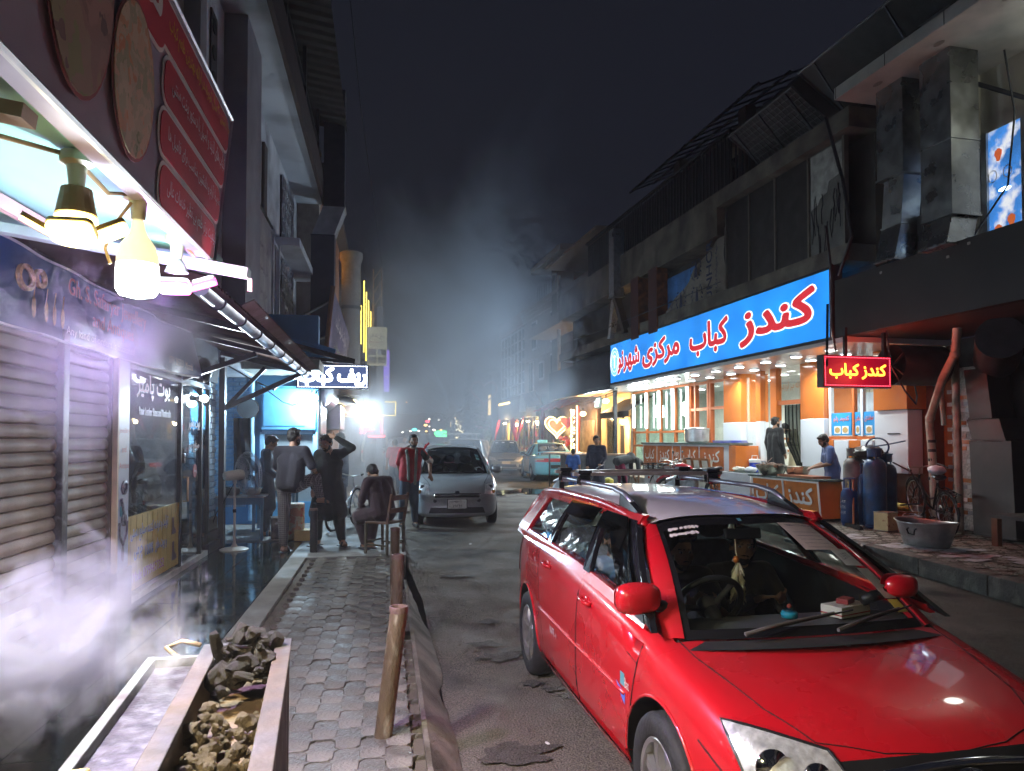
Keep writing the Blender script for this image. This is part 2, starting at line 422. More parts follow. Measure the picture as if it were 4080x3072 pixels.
base = [Vector((p.x*.988,p.y*.988)) for p in OG];inn = [Vector((p.x*.95,p.y*.95)) for p in OG];n = len(base)
vs = [(p.x,p.y,-.05) for p in base] + [(p.x,p.y,-.003) for p in base] + [(p.x,p.y,0) for p in inn]
fs = [(i,(i+1)%n,n+(i+1)%n,n+i) for i in range(n)] + [(n+i,n+(i+1)%n,2*n+(i+1)%n,2*n+i) for i in range(n)] + [tuple(range(2*n,3*n))]
pme = bpy.data.meshes.new('paving_stone');pme.from_pydata(vs,[],fs);pme.update()
PAVM = M('paving',(.095,.086,.071),.55,var=.35,vs=7,bump=.7,bs=45,dirt=(.18,.165,.135),ds=3.5,dt=.6,rvar=.25,rnd=.3)
pav = struct(MB().box(-1.08,.206,-3,10.25,.085,.092).build('pavement',M('joint_dirt')))
r = -1
for j in range(200):
 y = 2.7 + j*PD/2
 if y > 10.15: break
 for i in range(14):
  x = -1.0 + i*PD + (PD/2 if j % 2 else 0)
  if x > .205-PD/2+.03 or x < -1.08+PD/2-.02: continue
  g = (x+.45)
  m = Matrix.Translation((x,y,.125 + random.uniform(-.004,.004))) @ Euler((random.gauss(0,.012),random.gauss(0,.012),random.gauss(0,.012))).to_matrix().to_4x4()
  link('paving_stone',pme,PAVM,pav,ml=WMAT[pav].inverted() @ m)
struct(MB().box(-1.305,-1.083,-3,10.25,-.1,.131).build('pavement_strip',M('strip',(.16,.145,.12),.75,var=.2,vs=4,bump=.4,bs=50,rvar=.15),bevel=.008))
mb = MB();mb.box(-6,.28,10.255,20.5,-.2,.127);struct(mb.build('concrete_apron',M('apron',(.22,.215,.2),.72,var=.25,vs=2.5,bump=.4,bs=60,dirt=(.1,.1,.095),ds=1.4,dt=.55,rvar=.18),bevel=.01))
mb = MB();mb.box(-6,-.2,20.52,60,-.2,.16);struct(mb.build('far_pavement',CONC,bevel=.01))
fl = struct(MB().box(-2.9,-1.306,-3,11.2,-.1,.118).build('shop_floor',M('grout',(.03,.035,.035),.5)))
TILE = M('wet_tile',(.016,.024,.022),.10,var=.3,vs=3,bump=.06,bs=7,rvar=.07,ds=2.2,rnd=.25)
tme = MB().box(-.2975,.2975,-.2975,.2975,0,.012).mesh('floor_tile')
for j in range(24):
 for i in range(2):
  link('floor_tile',tme,TILE,fl,ml=WMAT[fl].inverted() @ TR(-1.606-i*.6 - .0,.3+j*.6-2.6,.119+random.uniform(0,.0015)),bevel=.002,segs=1)
rk = [(6.72,2.0),(6.78,6.7),(6.98,10.6),(6.96,12.4),(6.42,21.2)]
def kx(y):
 for (x0,y0),(x1,y1) in zip(rk,rk[1:]):
  if y <= y1: return x0 + (x1-x0)*(y-y0)/(y1-y0)
 return rk[-1][0]
KERB2 = M('kerb_dark',(.10,.095,.08),.7,var=.3,vs=4,bump=.6,bs=40,dirt=(.20,.19,.16),ds=6,dt=.62)
rk_t = None
kb = struct(MB().box(7.2,7.3,2,3,-.3,-.2).build('kerb_right',KERB2))
yy = -2.0
while yy < 21.0:
 l = 1.15;y0,y1 = yy,min(yy+l-.012,21.2)
 mb = MB();x0,x1 = kx(max(2,y0)),kx(max(2,y1));dz = random.uniform(-.008,.008)
 mb.add([(x0,y0,-.2),(x0+.2,y0,-.2),(x1+.2,y1,-.2),(x1,y1,-.2),(x0,y0,.2+dz),(x0+.2,y0,.2+dz),(x1+.2,y1,.2+dz),(x1,y1,.2+dz)],
  [(0,3,2,1),(4,5,6,7),(0,1,5,4),(1,2,6,5),(2,3,7,6),(3,0,4,7)])
 mb.build('kerb_stone',KERB2,kb,bevel=.012);yy += l
mb = MB();pts = [(kx(max(2,y))+.2,y) for y in (-3,2,6.7,10.6,12.4,21.2)]
mb.prism(pts + [(13,21.2),(13,-3)],(0,0,-.1),(1,0,0),(0,1,0),(0,0,.275))
rp = struct(mb.build('pavement_right',M('joint_mud',(.09,.08,.06),.7,bump=.5,bs=30,rvar=.25)))
STONE = M('wet_stone',(.26,.245,.20),.45,var=.3,vs=6,bump=.5,bs=22,dirt=(.45,.45,.43),ds=3,dt=.66,rvar=.28,rnd=.35)
stm = []
for k in range(5):
 n = random.choice((5,6,7));q = [(.5*math.cos(2*math.pi*i/n+k)*random.uniform(.82,1.0),.5*math.sin(2*math.pi*i/n+k)*random.uniform(.82,1.0)) for i in range(n)]
 b = MB();b.prism(q,(0,0,-.03),(1,0,0),(0,1,0),(0,0,.03));b.add([(x*.9,y*.9,.006) for x,y in q],[tuple(range(n))]);stm.append(b.mesh('stone'))
cnt = 0
for j in range(60):
 for i in range(12):
  y = 5.4 + j*.235;x = kx(y) + .34 + i*.26 + (.13 if j % 2 else 0)
  if y > 14.2 or x > 9.6 or cnt > 290: continue
  cnt += 1
  m = TR(x+random.uniform(-.02,.02),y+random.uniform(-.02,.02),.178+random.uniform(-.003,.005),random.uniform(0,6)) @ Matrix.Diagonal((.28,.26,1,1))
  link('stone',random.choice(stm),STONE,rp,ml=WMAT[rp].inverted() @ m)
mb = MB()
for cx,cyy,s in ((7.75,8.35,.42),(8.3,7.7,.5),(7.6,9.3,.3),(7.25,10.4,.28),(8.0,7.9,.35),(7.9,8.9,.22)):
 for q in range(16):
  x,y = cx+random.gauss(0,s*.5),cyy+random.gauss(0,s*.45);rr = random.uniform(.03,.12)
  n = 9;mb.quad(*[(x+rr*1.6*math.cos(2*math.pi*i/n)*random.uniform(.6,1.2),y+rr*math.sin(2*math.pi*i/n)*random.uniform(.6,1.2),.192+.004*random.random()) for i in range(n)])
tag(mb.build('soap_foam',M('foam',(.55,.57,.6),.55,var=.3,vs=20,bump=.6,bs=60)),'spread of whitish soap foam on the wet stones round the metal basin','foam',kind='stuff')
g = thing('gutter_frame','flat steel angle frame lying across the open gutter beside the right kerb','frame',(6.7,9.3,.12))
ST = M('worn_steel',(.33,.35,.38),.42,metal=.8,var=.3,vs=8,dirt=(.06,.05,.045),ds=5,dt=.55)
MB().bar((6.38,10.7,.13),(6.33,8.75,.12),.06,.05).build('rail',ST,g,bevel=.004)
MB().bar((6.94,9.55,.19),(6.37,9.05,.155),.05,.04).build('crossbar',ST,g,bevel=.004)
MB().bar((6.94,10.6,.18),(6.40,10.68,.15),.05,.04).build('crossbar',ST,g,bevel=.004)
def bollard(x,y,h,lean,label,mat,r=.049):
 t = thing('bollard',label,'bollard',TR(x,y,.125),'steel pipe bollards along the pavement')
 L = Vector((lean,0,h))
 mb = MB();rings = []
 for k,zz in enumerate((-.05,.0,.2,.4,.6,.8,.93,1.0)):
  rr = r*(1.03 if k == 0 else 1)
  rings.append([Vector((0,0,0)) + L*zz + Vector((rr*math.cos(2*math.pi*i/24),rr*math.sin(2*math.pi*i/24),0)) for i in range(24)])
 mb.loft(rings,caps=False);mb.xf(WMAT[t]);mb.build('pipe',mat,t,smooth=True)
 mb = MB();a = L*.955;ring = []
 for dz,rr in ((0,r*1.02),(.02,r*1.055),(h*.045,r*1.055),(h*.05,r*.98),(h*.047,r*.82),(h*.01,r*.80)):
  ring.append([a + Vector((rr*math.cos(2*math.pi*i/24),rr*math.sin(2*math.pi*i/24),dz)) for i in range(24)])
 mb.loft(ring,caps=True);mb.xf(WMAT[t]);mb.build('rim',M('rim_rust',(.16,.10,.08),.55,metal=.3,var=.3,vs=12,bump=.4,bs=60),t,smooth=True)
 return t
RUST = M('bollard_rust',(.12,.085,.05),.5,metal=.35,var=.35,vs=9,bump=.5,bs=70,dirt=(.32,.28,.2),ds=14,dt=.6,dw=.06,rvar=.15,stretch=(1,1,.35))
bollard(-.01,4.04,.70,.085,'nearest rusty pipe bollard leaning right at the kerb in the foreground',RUST)
bollard(.075,5.85,.70,.02,'middle rusty pipe bollard behind the leaning foreground one',RUST)
bollard(.09,7.65,.70,.005,'farthest rusty pipe bollard just in front of the wooden chair',RUST)
bollard(-1.03,10.72,.63,0,'black pipe bollard with a man resting his sandalled foot on it',M('bollard_black',(.015,.015,.018),.45,var=.3,vs=8,bump=.3,bs=50),.055)
# ================================================================== left hand side
Yv,Zv,Xv = Vector((0,1,0)),Vector((0,0,1)),Vector((1,0,0))
MINT = M('mint_paint',(.42,.58,.52),.45,var=.15,vs=3,bump=.1,dirt=(.30,.36,.33),ds=3,dt=.6)
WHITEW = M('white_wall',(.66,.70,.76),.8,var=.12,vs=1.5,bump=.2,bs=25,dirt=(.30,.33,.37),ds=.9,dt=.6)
DKST = M('dark_steel',(.03,.03,.036),.45,metal=.4,var=.3,vs=6)
GALV = M('galvanised',(.42,.45,.5),.38,metal=.85,var=.2,vs=9,bump=.15,bs=25,rvar=.12)
WHITE = M('white_print',(.8,.8,.78),.55,var=.05)
REDP = M('red_print',(.58,.05,.07),.4,var=.12,vs=3)
YELP = M('yellow_print',(.75,.55,.04),.5,var=0)
BLK = M('black_paint',(.012,.012,.014),.4,var=.2)
RUBBER = M('rubber',(.018,.018,.019),.75,var=.3,vs=20,bump=.2,bs=60)
wb = thing('white_building','tall white plastered building with projecting roof slab above the left shops','building',(-3.6,14,0))
MB().box(-7,-2.5,9.2,21,3.3,8.35).build('wall',WHITEW,wb)
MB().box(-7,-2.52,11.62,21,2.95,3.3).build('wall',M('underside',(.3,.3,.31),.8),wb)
MB().box(-7,-2.5,-4,9.2,3.5,8.35).build('wall',WHITEW,wb)
MB().box(-7,-1.78,-4,20.6,8.36,8.62).build('roof_slab',M('slab_white',(.62,.68,.74),.75,var=.1,vs=1,dirt=(.25,.29,.33),ds=.6,dt=.62),wb,bevel=.02)
MB().box(-1.777,-1.70,-4,20.65,8.25,8.95).build('fascia',M('fascia_brown',(.06,.04,.04),.7),wb)
MB().box(-2.498,-2.15,11.5,12.75,3.4,8.357).build('pillar',M('pillar_grey',(.30,.30,.34),.8,var=.15,vs=2),wb)
MB().box(-2.498,-2.30,9.3,9.6,3.5,8.357).build('pillar',M('pillar_grey'),wb)
MB().box(-7,-1.9,20.65,21.1,3.3,9.0).build('end_wall',M('end_cream',(.35,.31,.27),.85),wb)
for y0 in (8.0,9.75,10.6):
 s = MB().box(-2.497,-2.47,y0,y0+.34,4.4,7.9).build('vent_panel',M('vent_dark',(.07,.065,.075),.8),wb)
 for k in range(9):
  MB().cyl((-2.468,y0+.13,4.65+k*.38),(-2.455,y0+.13,4.65+k*.38),.105,n=16).build('vent_hole',M('hole',(.012,.011,.013),.9),s)
MB().box(-2.499,-2.44,14.9,15.25,5.7,7.75).build('slot_window',M('slot',(.10,.085,.09),.8),wb)
lat = MB().box(-2.497,-2.46,17.4,19.6,5.0,8.0).build('lattice_screen',M('lattice_dark',(.05,.05,.06),.9),wb)
mb = MB()
for i in range(7):
 for j in range(9):
  cy0,cz0 = 17.55+i*.3+(.15 if j%2 else 0),5.15+j*.34
  p = [(-2.45,cy0+.15*math.cos(a),cz0+.17*math.sin(a)) for a in [k*math.pi/3 for k in range(6)]]
  if cy0+.15 < 19.6: mb.tube(p,.022,4,closed=True)
mb.build('lattice_ring',M('lattice_white',(.42,.46,.5),.8),lat)
for k,y0 in enumerate((15.9,16.75,17.6,18.45,19.3)):
 wn = MB().box(-2.497,-2.45,y0,y0+.62,3.75,6.0 if k<2 else 4.95).build('window',M('win_dark',(.035,.04,.05),.15),wb)
 MB().box(-2.495,-2.38,y0-.13,y0-.01,3.6,6.1 if k<2 else 5.0).build('mullion',WHITEW,wn)
 MB().box(-2.496,-2.40,y0,y0+.62,4.9 if k>1 else 5.98,4.98 if k>1 else 6.06).build('lintel',WHITEW,wn)
MB().box(-2.498,-1.95,16.6,20.4,6.12,6.3).build('ledge',WHITEW,wb)
pb = thing('faded_billboard','faded pale printed billboard panel on the first floor of the white building','billboard',(-2.4,13.9,3.4))
MB().box(-2.49,-2.40,12.9,15.6,3.4,6.2).build('panel',M('faded',(.36,.33,.33),.7,var=.2,vs=2,dirt=(.22,.2,.24),ds=1.2,dt=.55),pb)
MB().box(-2.397,-2.392,13.1,13.9,5.1,6.0).build('print',M('faded_dark',(.16,.13,.15),.7,var=.4,vs=5),pb)
for k in range(4): text('هتل و رستورانت',M('faded_text',(.15,.13,.15),.8),pb,(-2.398,14.5,5.55-k*.45),Yv,Zv,1.3-.1*k,.2)
MB().tube([(-2.39,12.9,3.4),(-2.39,12.9,6.2),(-2.39,15.6,6.2)],.03,6).build('frame',DKST,pb)
rt = thing('roof_shed','dark corrugated roof shed with posts on top of the white building','shed',(-2.2,14,8.6))
mb = MB()
mb.grid(lambda i,j: Vector((-3.4+2.3*j,6+14*i,10.6-.35*j+.05*math.sin(i*14*2*math.pi/.35))),200,2);mb.build('corrugated_sheet',M('shed_sheet',(.07,.065,.06),.7),rt)
for y in (7,10,13,16,19): MB().bar((-1.8,y,8.6),(-1.8,y,10.35),.08).build('post',DKST,rt)
for z in (9.1,9.5): MB().bar((-1.8,6,z),(-1.8,20,z),.05).build('rail',DKST,rt)
def ceil(x): return 2.655 + (-.83-x)*.16
cn = thing('shop_canopy','mint green canopy ceiling over the charcoal grill','canopy',(-1.6,2,2.6))
MB().add([(-2.48,-2.5,ceil(-2.48)),(-.86,-2.5,ceil(-.86)),(-.86,3.98,ceil(-.86)),(-2.48,3.98,ceil(-2.48)),(-2.48,-2.5,ceil(-2.48)+.05),(-.86,-2.5,ceil(-.86)+.05),(-.86,3.98,ceil(-.86)+.05),(-2.48,3.98,ceil(-2.48)+.05)],
   [(0,3,2,1),(4,5,6,7),(0,1,5,4),(1,2,6,5),(2,3,7,6),(3,0,4,7)]).build('ceiling_panel',M('ceiling_sheet',(.30,.62,.48),.28,var=.12,vs=2,bump=.15,bs=4),cn)
MB().bar((-2.45,3.62,2.83),(-.66,3.62,2.555),.09,.045).build('end_beam',MINT,cn,bevel=.004)
MB().bar((-.655,3.62,2.53),(-.655,3.62,2.47),.02,.02).build('beam_tip',M('tip',(.6,.5,.35),.6),cn)
MB().bar((-2.3,2.1,2.83),(-.95,2.1,2.62),.08,.04).build('cross_beam',M('beam_brown',(.35,.25,.2),.6),cn)
MB().bar((-1.9,-1,2.78),(-1.5,3.6,2.70),.03,.06).build('rafter',M('beam_brown'),cn)
mb = MB();mb.tube([(-.87,-1,2.66),(-.87,1.2,2.655),(-.868,2.2,2.64),(-.868,3.1,2.65),(-.868,4.0,2.65)],.018,6);mb.build('edge_trim',M('trim_orange',(.75,.42,.16),.5),cn)
sb = thing('kebab_signboard','large red and purple printed kebab shop signboard with oval food pictures at top left','signboard',(-.82,1,2.6))
def SX(z): return -.845 + .03*(z-2.6)/.8
def SP(y,z,l=0): return Vector((SX(z)+l,y,z))
MB().add([SP(-3,2.62),SP(3.70,2.62),SP(3.93,3.43),SP(-3,3.43),SP(-3,2.62,-.07),SP(3.70,2.62,-.07),SP(3.93,3.43,-.07),SP(-3,3.43,-.07)],
  [(0,1,2,3),(4,7,6,5),(0,4,5,1),(1,5,6,2),(2,6,7,3),(3,7,4,0)]).build('panel',M('sign_purple',(.30,.26,.34),.4,var=.35,vs=1.6,dirt=(.55,.52,.60),ds=1.1,dt=.55),sb)
mb = MB();mb.tube([SP(-3,3.435),SP(3.93,3.435),SP(3.70,2.62),SP(-3,2.615)],.012,6);mb.build('frame',M('alu',(.6,.6,.62),.35,metal=.7),sb)
def plate(y,z,w,h,mat,outline=True,r=.06):
 if outline: MB().prism(rrect(w+.03,h+.03,r+.012),SP(y,z,.003),Yv,Vector((.037,0,1)),(.003,0,0)).build('outline',WHITE,sb)
 return MB().prism(rrect(w,h,r),SP(y,z,.007),Yv,Vector((.037,0,1)),(.003,0,0)).build('red_box',mat,sb)
sup = Vector((.037,0,1))
for k,(s,mt) in enumerate((('با داشتن ۲۰ سال تجربه در ارائه بهترین طعم کباب',YELP),('کباب های لذیذ و اصیل با دستور پخت سنتی',WHITE),('محیط آرام و دلنشین مناسب برای فامیل ها',WHITE),('کیفیت برتر طعم بی نظیر خدمات عالی',WHITE))):
 z = 3.30-k*.198;y1 = 3.84-k*.055;wdt = (1.12,.98,.94,.86)[k]
 plate(y1-wdt/2,z,wdt,.165,REDP)
 text(s,mt,sb,SP(y1-wdt/2,z,.012),Yv,sup,wdt*.84,.085,off=.008)
plate(2.48,3.32,.62,.30,REDP,r=.07);text('شیر',WHITE,sb,SP(2.46,3.32,.012),Yv,sup,.5,.26,off=.03)
pass
FOOD = []
def food(name,a,b,c,sc):
 m = M(name,a,.6,var=0);nt = m.node_tree;N=nt.nodes;L=nt.links
 v = N.new('ShaderNodeTexVoronoi');v.inputs['Scale'].default_value = sc;n = N.new('ShaderNodeTexNoise');n.inputs['Scale'].default_value = sc*.6;n.inputs['Detail'].default_value = 6
 tc = N.new('ShaderNodeTexCoord');L.new(tc.outputs['Object'],n.inputs['Vector'])
 mxv = N.new('ShaderNodeVectorMath');mxv.operation='ADD';L.new(tc.outputs['Object'],mxv.inputs[0]);L.new(n.outputs['Color'],mxv.inputs[1]);L.new(mxv.outputs[0],v.inputs['Vector'])
 r = N.new('ShaderNodeValToRGB');L.new(v.outputs['Color'],r.inputs[0])
 e = r.color_ramp.elements;e[0].color = a+(1,);e[1].color = c+(1,);e2 = e.new(.5);e2.color = b+(1,)
 L.new(r.outputs[0],N['Principled BSDF'].inputs['Base Color']);return m
F1 = food('food_meat',(.10,.06,.05),(.38,.22,.17),(.24,.30,.10),6.5);F2 = food('food_rice',(.60,.22,.08),(.60,.50,.32),(.16,.22,.08),9)
for y,z,ry,rz_,mt in ((1.62,3.05,.21,.30,F2),(2.08,3.02,.21,.33,F1),(2.50,2.93,.185,.25,F2),(.9,3.0,.3,.34,F1)):
 MB().prism(ellipse(ry+.012,rz_+.012),SP(y,z,.011),Yv,sup,(.002,0,0)).build('oval_rim',M('rim_red',(.28,.06,.06),.5),sb)
 MB().prism(ellipse(ry,rz_),SP(y,z,.014),Yv,sup,(.002,0,0)).build('food_picture',mt,sb)
def ceiling_socket(t,x,y,z0):
 MB().lathe([(.035,0),(.05,-.005),(.05,-.035),(.03,-.045),(.024,-.10),(.024,-.11)],(x,y,z0),16).build('socket',M('socket_cream',(.62,.62,.45),.5),t,smooth=True)
t = thing('floodlight_bulb','folding LED lamp glowing warm yellow under the mint green ceiling','lamp',(-.99,2.5,2.4))
ceiling_socket(t,-.99,2.5,ceil(-.99)-.002)
WARM = EM('warm',(1,.74,.22),4.5)
def leaf(t,c,ax,nr,mat,body):
 ax,nr = Vector(ax).normalized(),Vector(nr).normalized();sd = ax.cross(nr)
 MB().prism(rrect(.13,.085,.02),Vector(c),ax,sd,nr*.012).build('led_panel',mat,t)
 MB().prism(rrect(.135,.09,.02),Vector(c)-nr*.016,ax,sd,nr*.014).build('heat_sink',body,t)
HSK = M('heatsink',(.25,.18,.08),.5)
MB().cyl((-.99,2.5,2.56),(-.99,2.5,2.475),.045,.06,n=16).build('lamp_body',HSK,t)
MB().lathe([(.05,0),(.062,-.01),(.062,-.085),(.05,-.095)],(-.99,2.5,2.475),18).build('led_column',WARM,t)
leaf(t,(-.905,2.52,2.425),(.8,.2,.45),(.45,0,-.8),WARM,HSK);leaf(t,(-1.075,2.48,2.42),(.8,.2,-.45),(-.45,0,-.8),WARM,HSK);leaf(t,(-.97,2.42,2.40),(.9,0,0),(0,-.5,-.8),WARM,HSK)
slight(t,(-.97,2.47,2.37),75,(1,.76,.40),.06)
t = thing('globe_bulb','big white LED bulb hanging in a socket under the mint green canopy','lamp',(-.9,2.8,2.25))
ceiling_socket(t,-.9,2.8,ceil(-.9)-.002)
MB().lathe([(.02,.16),(.024,.13),(.035,.105),(.058,.07),(.07,.03),(.071,.0)],(-.9,2.8,2.39),24).build('bulb_neck',M('bulb_neck_mat',(.8,.74,.55),.4,emit=(1,.85,.5),es=.35),t,smooth=True)
MB().lathe([(.0705,0),(.073,-.03),(.073,-.09),(.06,-.112),(.02,-.122),(.001,-.123)],(-.9,2.8,2.39),24).build('bulb_globe',EM('cool',(.85,.95,1),6),t,smooth=True)
slight(t,(-.9,2.8,2.25),80,(.86,.95,1),.07);plight(t,(-.9,2.8,2.2),30,(.80,.92,1),.07)
MB().tube([(-.905,2.74,2.6),(-.96,2.72,2.5),(-.975,2.70,2.42),(-.96,2.71,2.37)],.006,6).build('wire',M('wire_tan',(.5,.36,.2),.6),t)
t = thing('floodlight_bulb','unseen warm LED lamp added to the canopy row beside the camera','lamp',(-.97,.75,2.4))
ceiling_socket(t,-.97,.75,ceil(-.97)-.002);MB().cyl((-.97,.75,2.56),(-.97,.75,2.475),.045,.06,n=16).build('lamp_body',HSK,t);MB().lathe([(.05,0),(.062,-.01),(.062,-.085),(.05,-.095)],(-.97,.75,2.475),18).build('led_column',WARM,t)
slight(t,(-.97,.75,2.36),130,(1,.80,.52),.06)  # added lamp out of frame, lights the red car's cabin and the foreground
t = thing('party_lamp','folding LED lamp glowing pink and violet beyond the white bulb','lamp',(-.93,3.4,2.4))
ceiling_socket(t,-.93,3.4,ceil(-.93)-.002)
MB().lathe([(.02,.06),(.035,.04),(.05,0)],(-.93,3.4,2.50),16).build('lamp_body',M('lamp_white',(.7,.7,.72),.5),t)
PINK = EM('pink',(1,.07,.45),2.4);VIO = EM('violet',(.35,.22,1),3)
leaf(t,(-.83,3.42,2.455),(.85,.1,.3),(.3,0,-.8),PINK,M('lamp_white'));leaf(t,(-1.02,3.38,2.45),(.85,.1,-.45),(-.4,0,-.8),VIO,M('lamp_white'));leaf(t,(-.925,3.35,2.425),(.95,0,0),(0,-.4,-.8),PINK,M('lamp_white'))
slight(t,(-.97,3.37,2.38),60,(.60,.44,1),.06);plight(t,(-.97,3.37,2.36),22,(.55,.36,1),.06);plight(t,(-.80,3.45,2.40),6,(1,.2,.5),.04)
tag(MB().tube([(-1.9,1.6,2.78),(-1.5,2.0,2.68),(-1.15,2.35,2.66),(-1.0,2.5,2.665),(-.95,2.65,2.60),(-.9,2.8,2.65),(-.92,3.1,2.63),(-.93,3.4,2.66),(-.88,3.5,2.6)],.008,6).build('lamp_cable',M('cable_brown',(.3,.2,.1),.6)),'brown lamp cable looping along the mint green canopy ceiling','cable')
jb = thing('jewellery_banner','long blue printed jewellery shop banner with red English lettering above the shutter','banner',(-2.45,6,2.5))
def JP(y,t,l=0):
 out = .04*math.sin(y*3.1)*t*(1-t)*2 + .015*math.sin(y*7+3*t) + (.22*max(0,(y-7.7)/1.5)**2*(1-.4*t))
 return Vector((-2.44+out+l,y,2.50 + (.56-.02*(y>8))*t))
mb = MB();mb.grid(lambda i,j: JP(2.2+7.0*i,j),90,8);mb.build('cloth',M('banner_blue',(.045,.10,.24),.30,var=.3,vs=1.2,bump=.25,bs=8,dirt=(.12,.15,.2),ds=1,dt=.6),jb,smooth=True)
mb = MB();mb.tube([JP(2.2+.1*i,0,.012) for i in range(70)],.012,5);mb.build('hem',M('hem',(.7,.72,.75),.5),jb)
mb = MB();mb.tube([JP(2.2+.1*i,1,.012) for i in range(70)],.010,5);mb.build('hem',M('hem'),jb)
RL = M('banner_red',(.55,.10,.13),.45,var=0);GOLD = M('gold_print',(.5,.33,.18),.4,metal=.3,var=.4,vs=30)
outlined('Gh. S. Safaryar Jewellery',RL,M('peach',(.65,.45,.4),.5),jb,JP(6.78,.72,.05),Yv,Zv,1.75,.17,off=.015)
outlined('and Antiques',RL,M('peach'),jb,JP(6.85,.40,.05),Yv,Zv,.95,.15,off=.015)
text('Any kind of orders is accepted',WHITE,jb,JP(6.6,.13,.04),Yv,Zv,1.45,.085)
text('0791 365513   Mustafa',M('peach'),jb,JP(8.35,.16,.16),Yv,Zv,.9,.08)
for y,t_,rr in ((5.3,.62,.10),(5.55,.7,.07)):
 c = JP(y,t_,.035);MB().tube([c+Vector((0,rr*math.cos(a),rr*.75*math.sin(a))) for a in [2*math.pi*i/18 for i in range(18)]],.02,5,closed=True).build('bracelet_picture',GOLD,jb)
for y in (5.42,5.62,5.78,5.92):
 c = JP(y,.3,.035);MB().prism(ellipse(.028,.075,14),c,Yv,Zv,(.003,0,0)).build('pendant_picture',GOLD,jb);MB().tube([c+Vector((0,.0,.07)),c+Vector((0,.02,.17))],.004,4).build('chain_picture',GOLD,jb)
sh = thing('roller_shutter','brown ribbed metal roller shutter, closed, behind the smoke','shutter',(-2.5,5.2,.13))
SLM = M('shutter_slat',(.30,.24,.17),.6,metal=.05,var=.2,vs=3,bump=.12,bs=18,dirt=(.17,.13,.10),ds=2,dt=.6,rnd=.1)
def slatmesh(L):
 mb = MB();prof = [(0,0),(.018,.012),(.028,.04),(.024,.07),(.008,.095),(.0,.098)]
 mb.loft([[Vector((x-.01,0,z)) for x,z in prof+[(-.01,.098),(-.01,0)]],[Vector((x-.01,L,z)) for x,z in prof+[(-.01,.098),(-.01,0)]]]);return mb.mesh('slat')
for y0,y1 in ((2.9,5.99),(6.10,7.02)):
 sm = slatmesh(y1-y0)
 for k in range(24): link('slat',sm,SLM,sh,ml=WMAT[sh].inverted()@TR(-2.5,y0,.16+k*.1),smooth=35)
MB().box(-2.55,-2.44,5.99,6.10,.13,2.6).build('post',M('post_dark',(.035,.032,.04),.4,metal=.3,var=.3,dirt=(.25,.26,.3),ds=9,dt=.68),sh,bevel=.008)
MB().box(-2.6,-2.46,7.02,7.055,.13,2.6).build('guide_rail',M('rail_brown',(.1,.07,.05),.5),sh)
MB().box(-2.6,-2.47,2.2,11.2,2.58,3.5).build('lintel',M('lintel_dark',(.03,.028,.035),.7),sh)
js = thing('pillar_sign','narrow white pillar sign with jewellery pictures beside the shutter','sign',(-2.45,7.2,.15))
MB().box(-2.56,-2.43,7.058,7.40,.55,2.5).build('panel',M('pillar_print',(.52,.60,.70),.35,var=.06,vs=2),js,bevel=.004)
MB().box(-2.56,-2.415,7.05,7.085,.53,2.5).build('edge_trim',M('cream_trim',(.72,.58,.36),.5),js)
MB().box(-2.58,-2.40,7.05,7.43,.125,.545).build('base',BLK,js,bevel=.01)
for s,z,w in (('Jewellery',1.83,.26),('and',1.66,.11),('Antique',1.50,.24)): text(s,RL,js,(-2.428,7.25,z),Yv,Zv,w)
SILV = M('silver_print',(.22,.22,.26),.4,metal=.3,var=.5,vs=60)
for z,rr in ((1.30,.055),(1.0,.05)): MB().tube([(-2.425,7.27+rr*math.cos(a),z+rr*math.sin(a)) for a in [2*math.pi*i/16 for i in range(16)]],.014,5,closed=True).build('ring_picture',SILV,js)
MB().tube([(-2.425,7.19+.02*i,1.2-.045*i) for i in range(6)],.018,6).build('bracelet_picture',SILV,js)
MB().tube([(-2.425,7.14,.98),(-2.425,7.16,.86),(-2.425,7.25,.76),(-2.425,7.34,.86),(-2.425,7.36,.98)],.012,5).build('necklace_picture',SILV,js)
MB().prism(ellipse(.035,.07),(-2.428,7.25,.68),Yv,Zv,(.004,0,0)).build('pendant_picture',SILV,js)
MB().prism(ellipse(.03,.05),(-2.428,7.2,1.08),Yv,Zv,(.004,0,0)).build('gem_picture',M('gem_teal',(.1,.35,.45),.3),js)
ss = thing('shoe_shop_front','glass shoe shop front with yellow poster and white outlined lettering on the left','shop front',(-2.5,9,.13))
FR = M('frame_dark',(.03,.035,.035),.4,metal=.5,var=.2)
GL = glass('shop_glass',(.93,.96,.97),.01,.12,.75)
MB().box(-2.512,-2.504,7.44,9.34,.95,2.55).build('window_pane',GL,ss)
MB().box(-2.512,-2.504,9.40,10.33,.20,2.45).build('door_pane',GL,ss)
MB().box(-2.512,-2.504,10.40,10.72,.20,2.9).build('side_pane',GL,ss)
for y in (7.42,9.37,10.36,10.76): MB().box(-2.55,-2.48,y-.028,y+.028,.15,2.9 if y>10 else 2.58).build('frame_post',FR,ss)
MB().box(-2.56,-2.47,7.4,10.8,.127,.20).build('sill',M('sill_white',(.55,.52,.46),.5,var=.2,vs=6),ss,bevel=.006)
MB().box(-2.56,-2.47,7.4,10.8,2.45,2.52).build('transom',FR,ss)
po = MB().box(-2.53,-2.497,7.45,9.34,.24,.985).build('poster',M('poster_yellow',(.60,.44,.10),.5,var=.12,vs=2),ss)
for k in range(11): MB().box(-2.4968,-2.4945,7.5+k*.17,7.506+k*.17,.25,.975).build('poster_stripe',M('stripe_br',(.38,.24,.06),.6),po)
BLU = M('blue_print',(.03,.06,.30),.5,var=0)
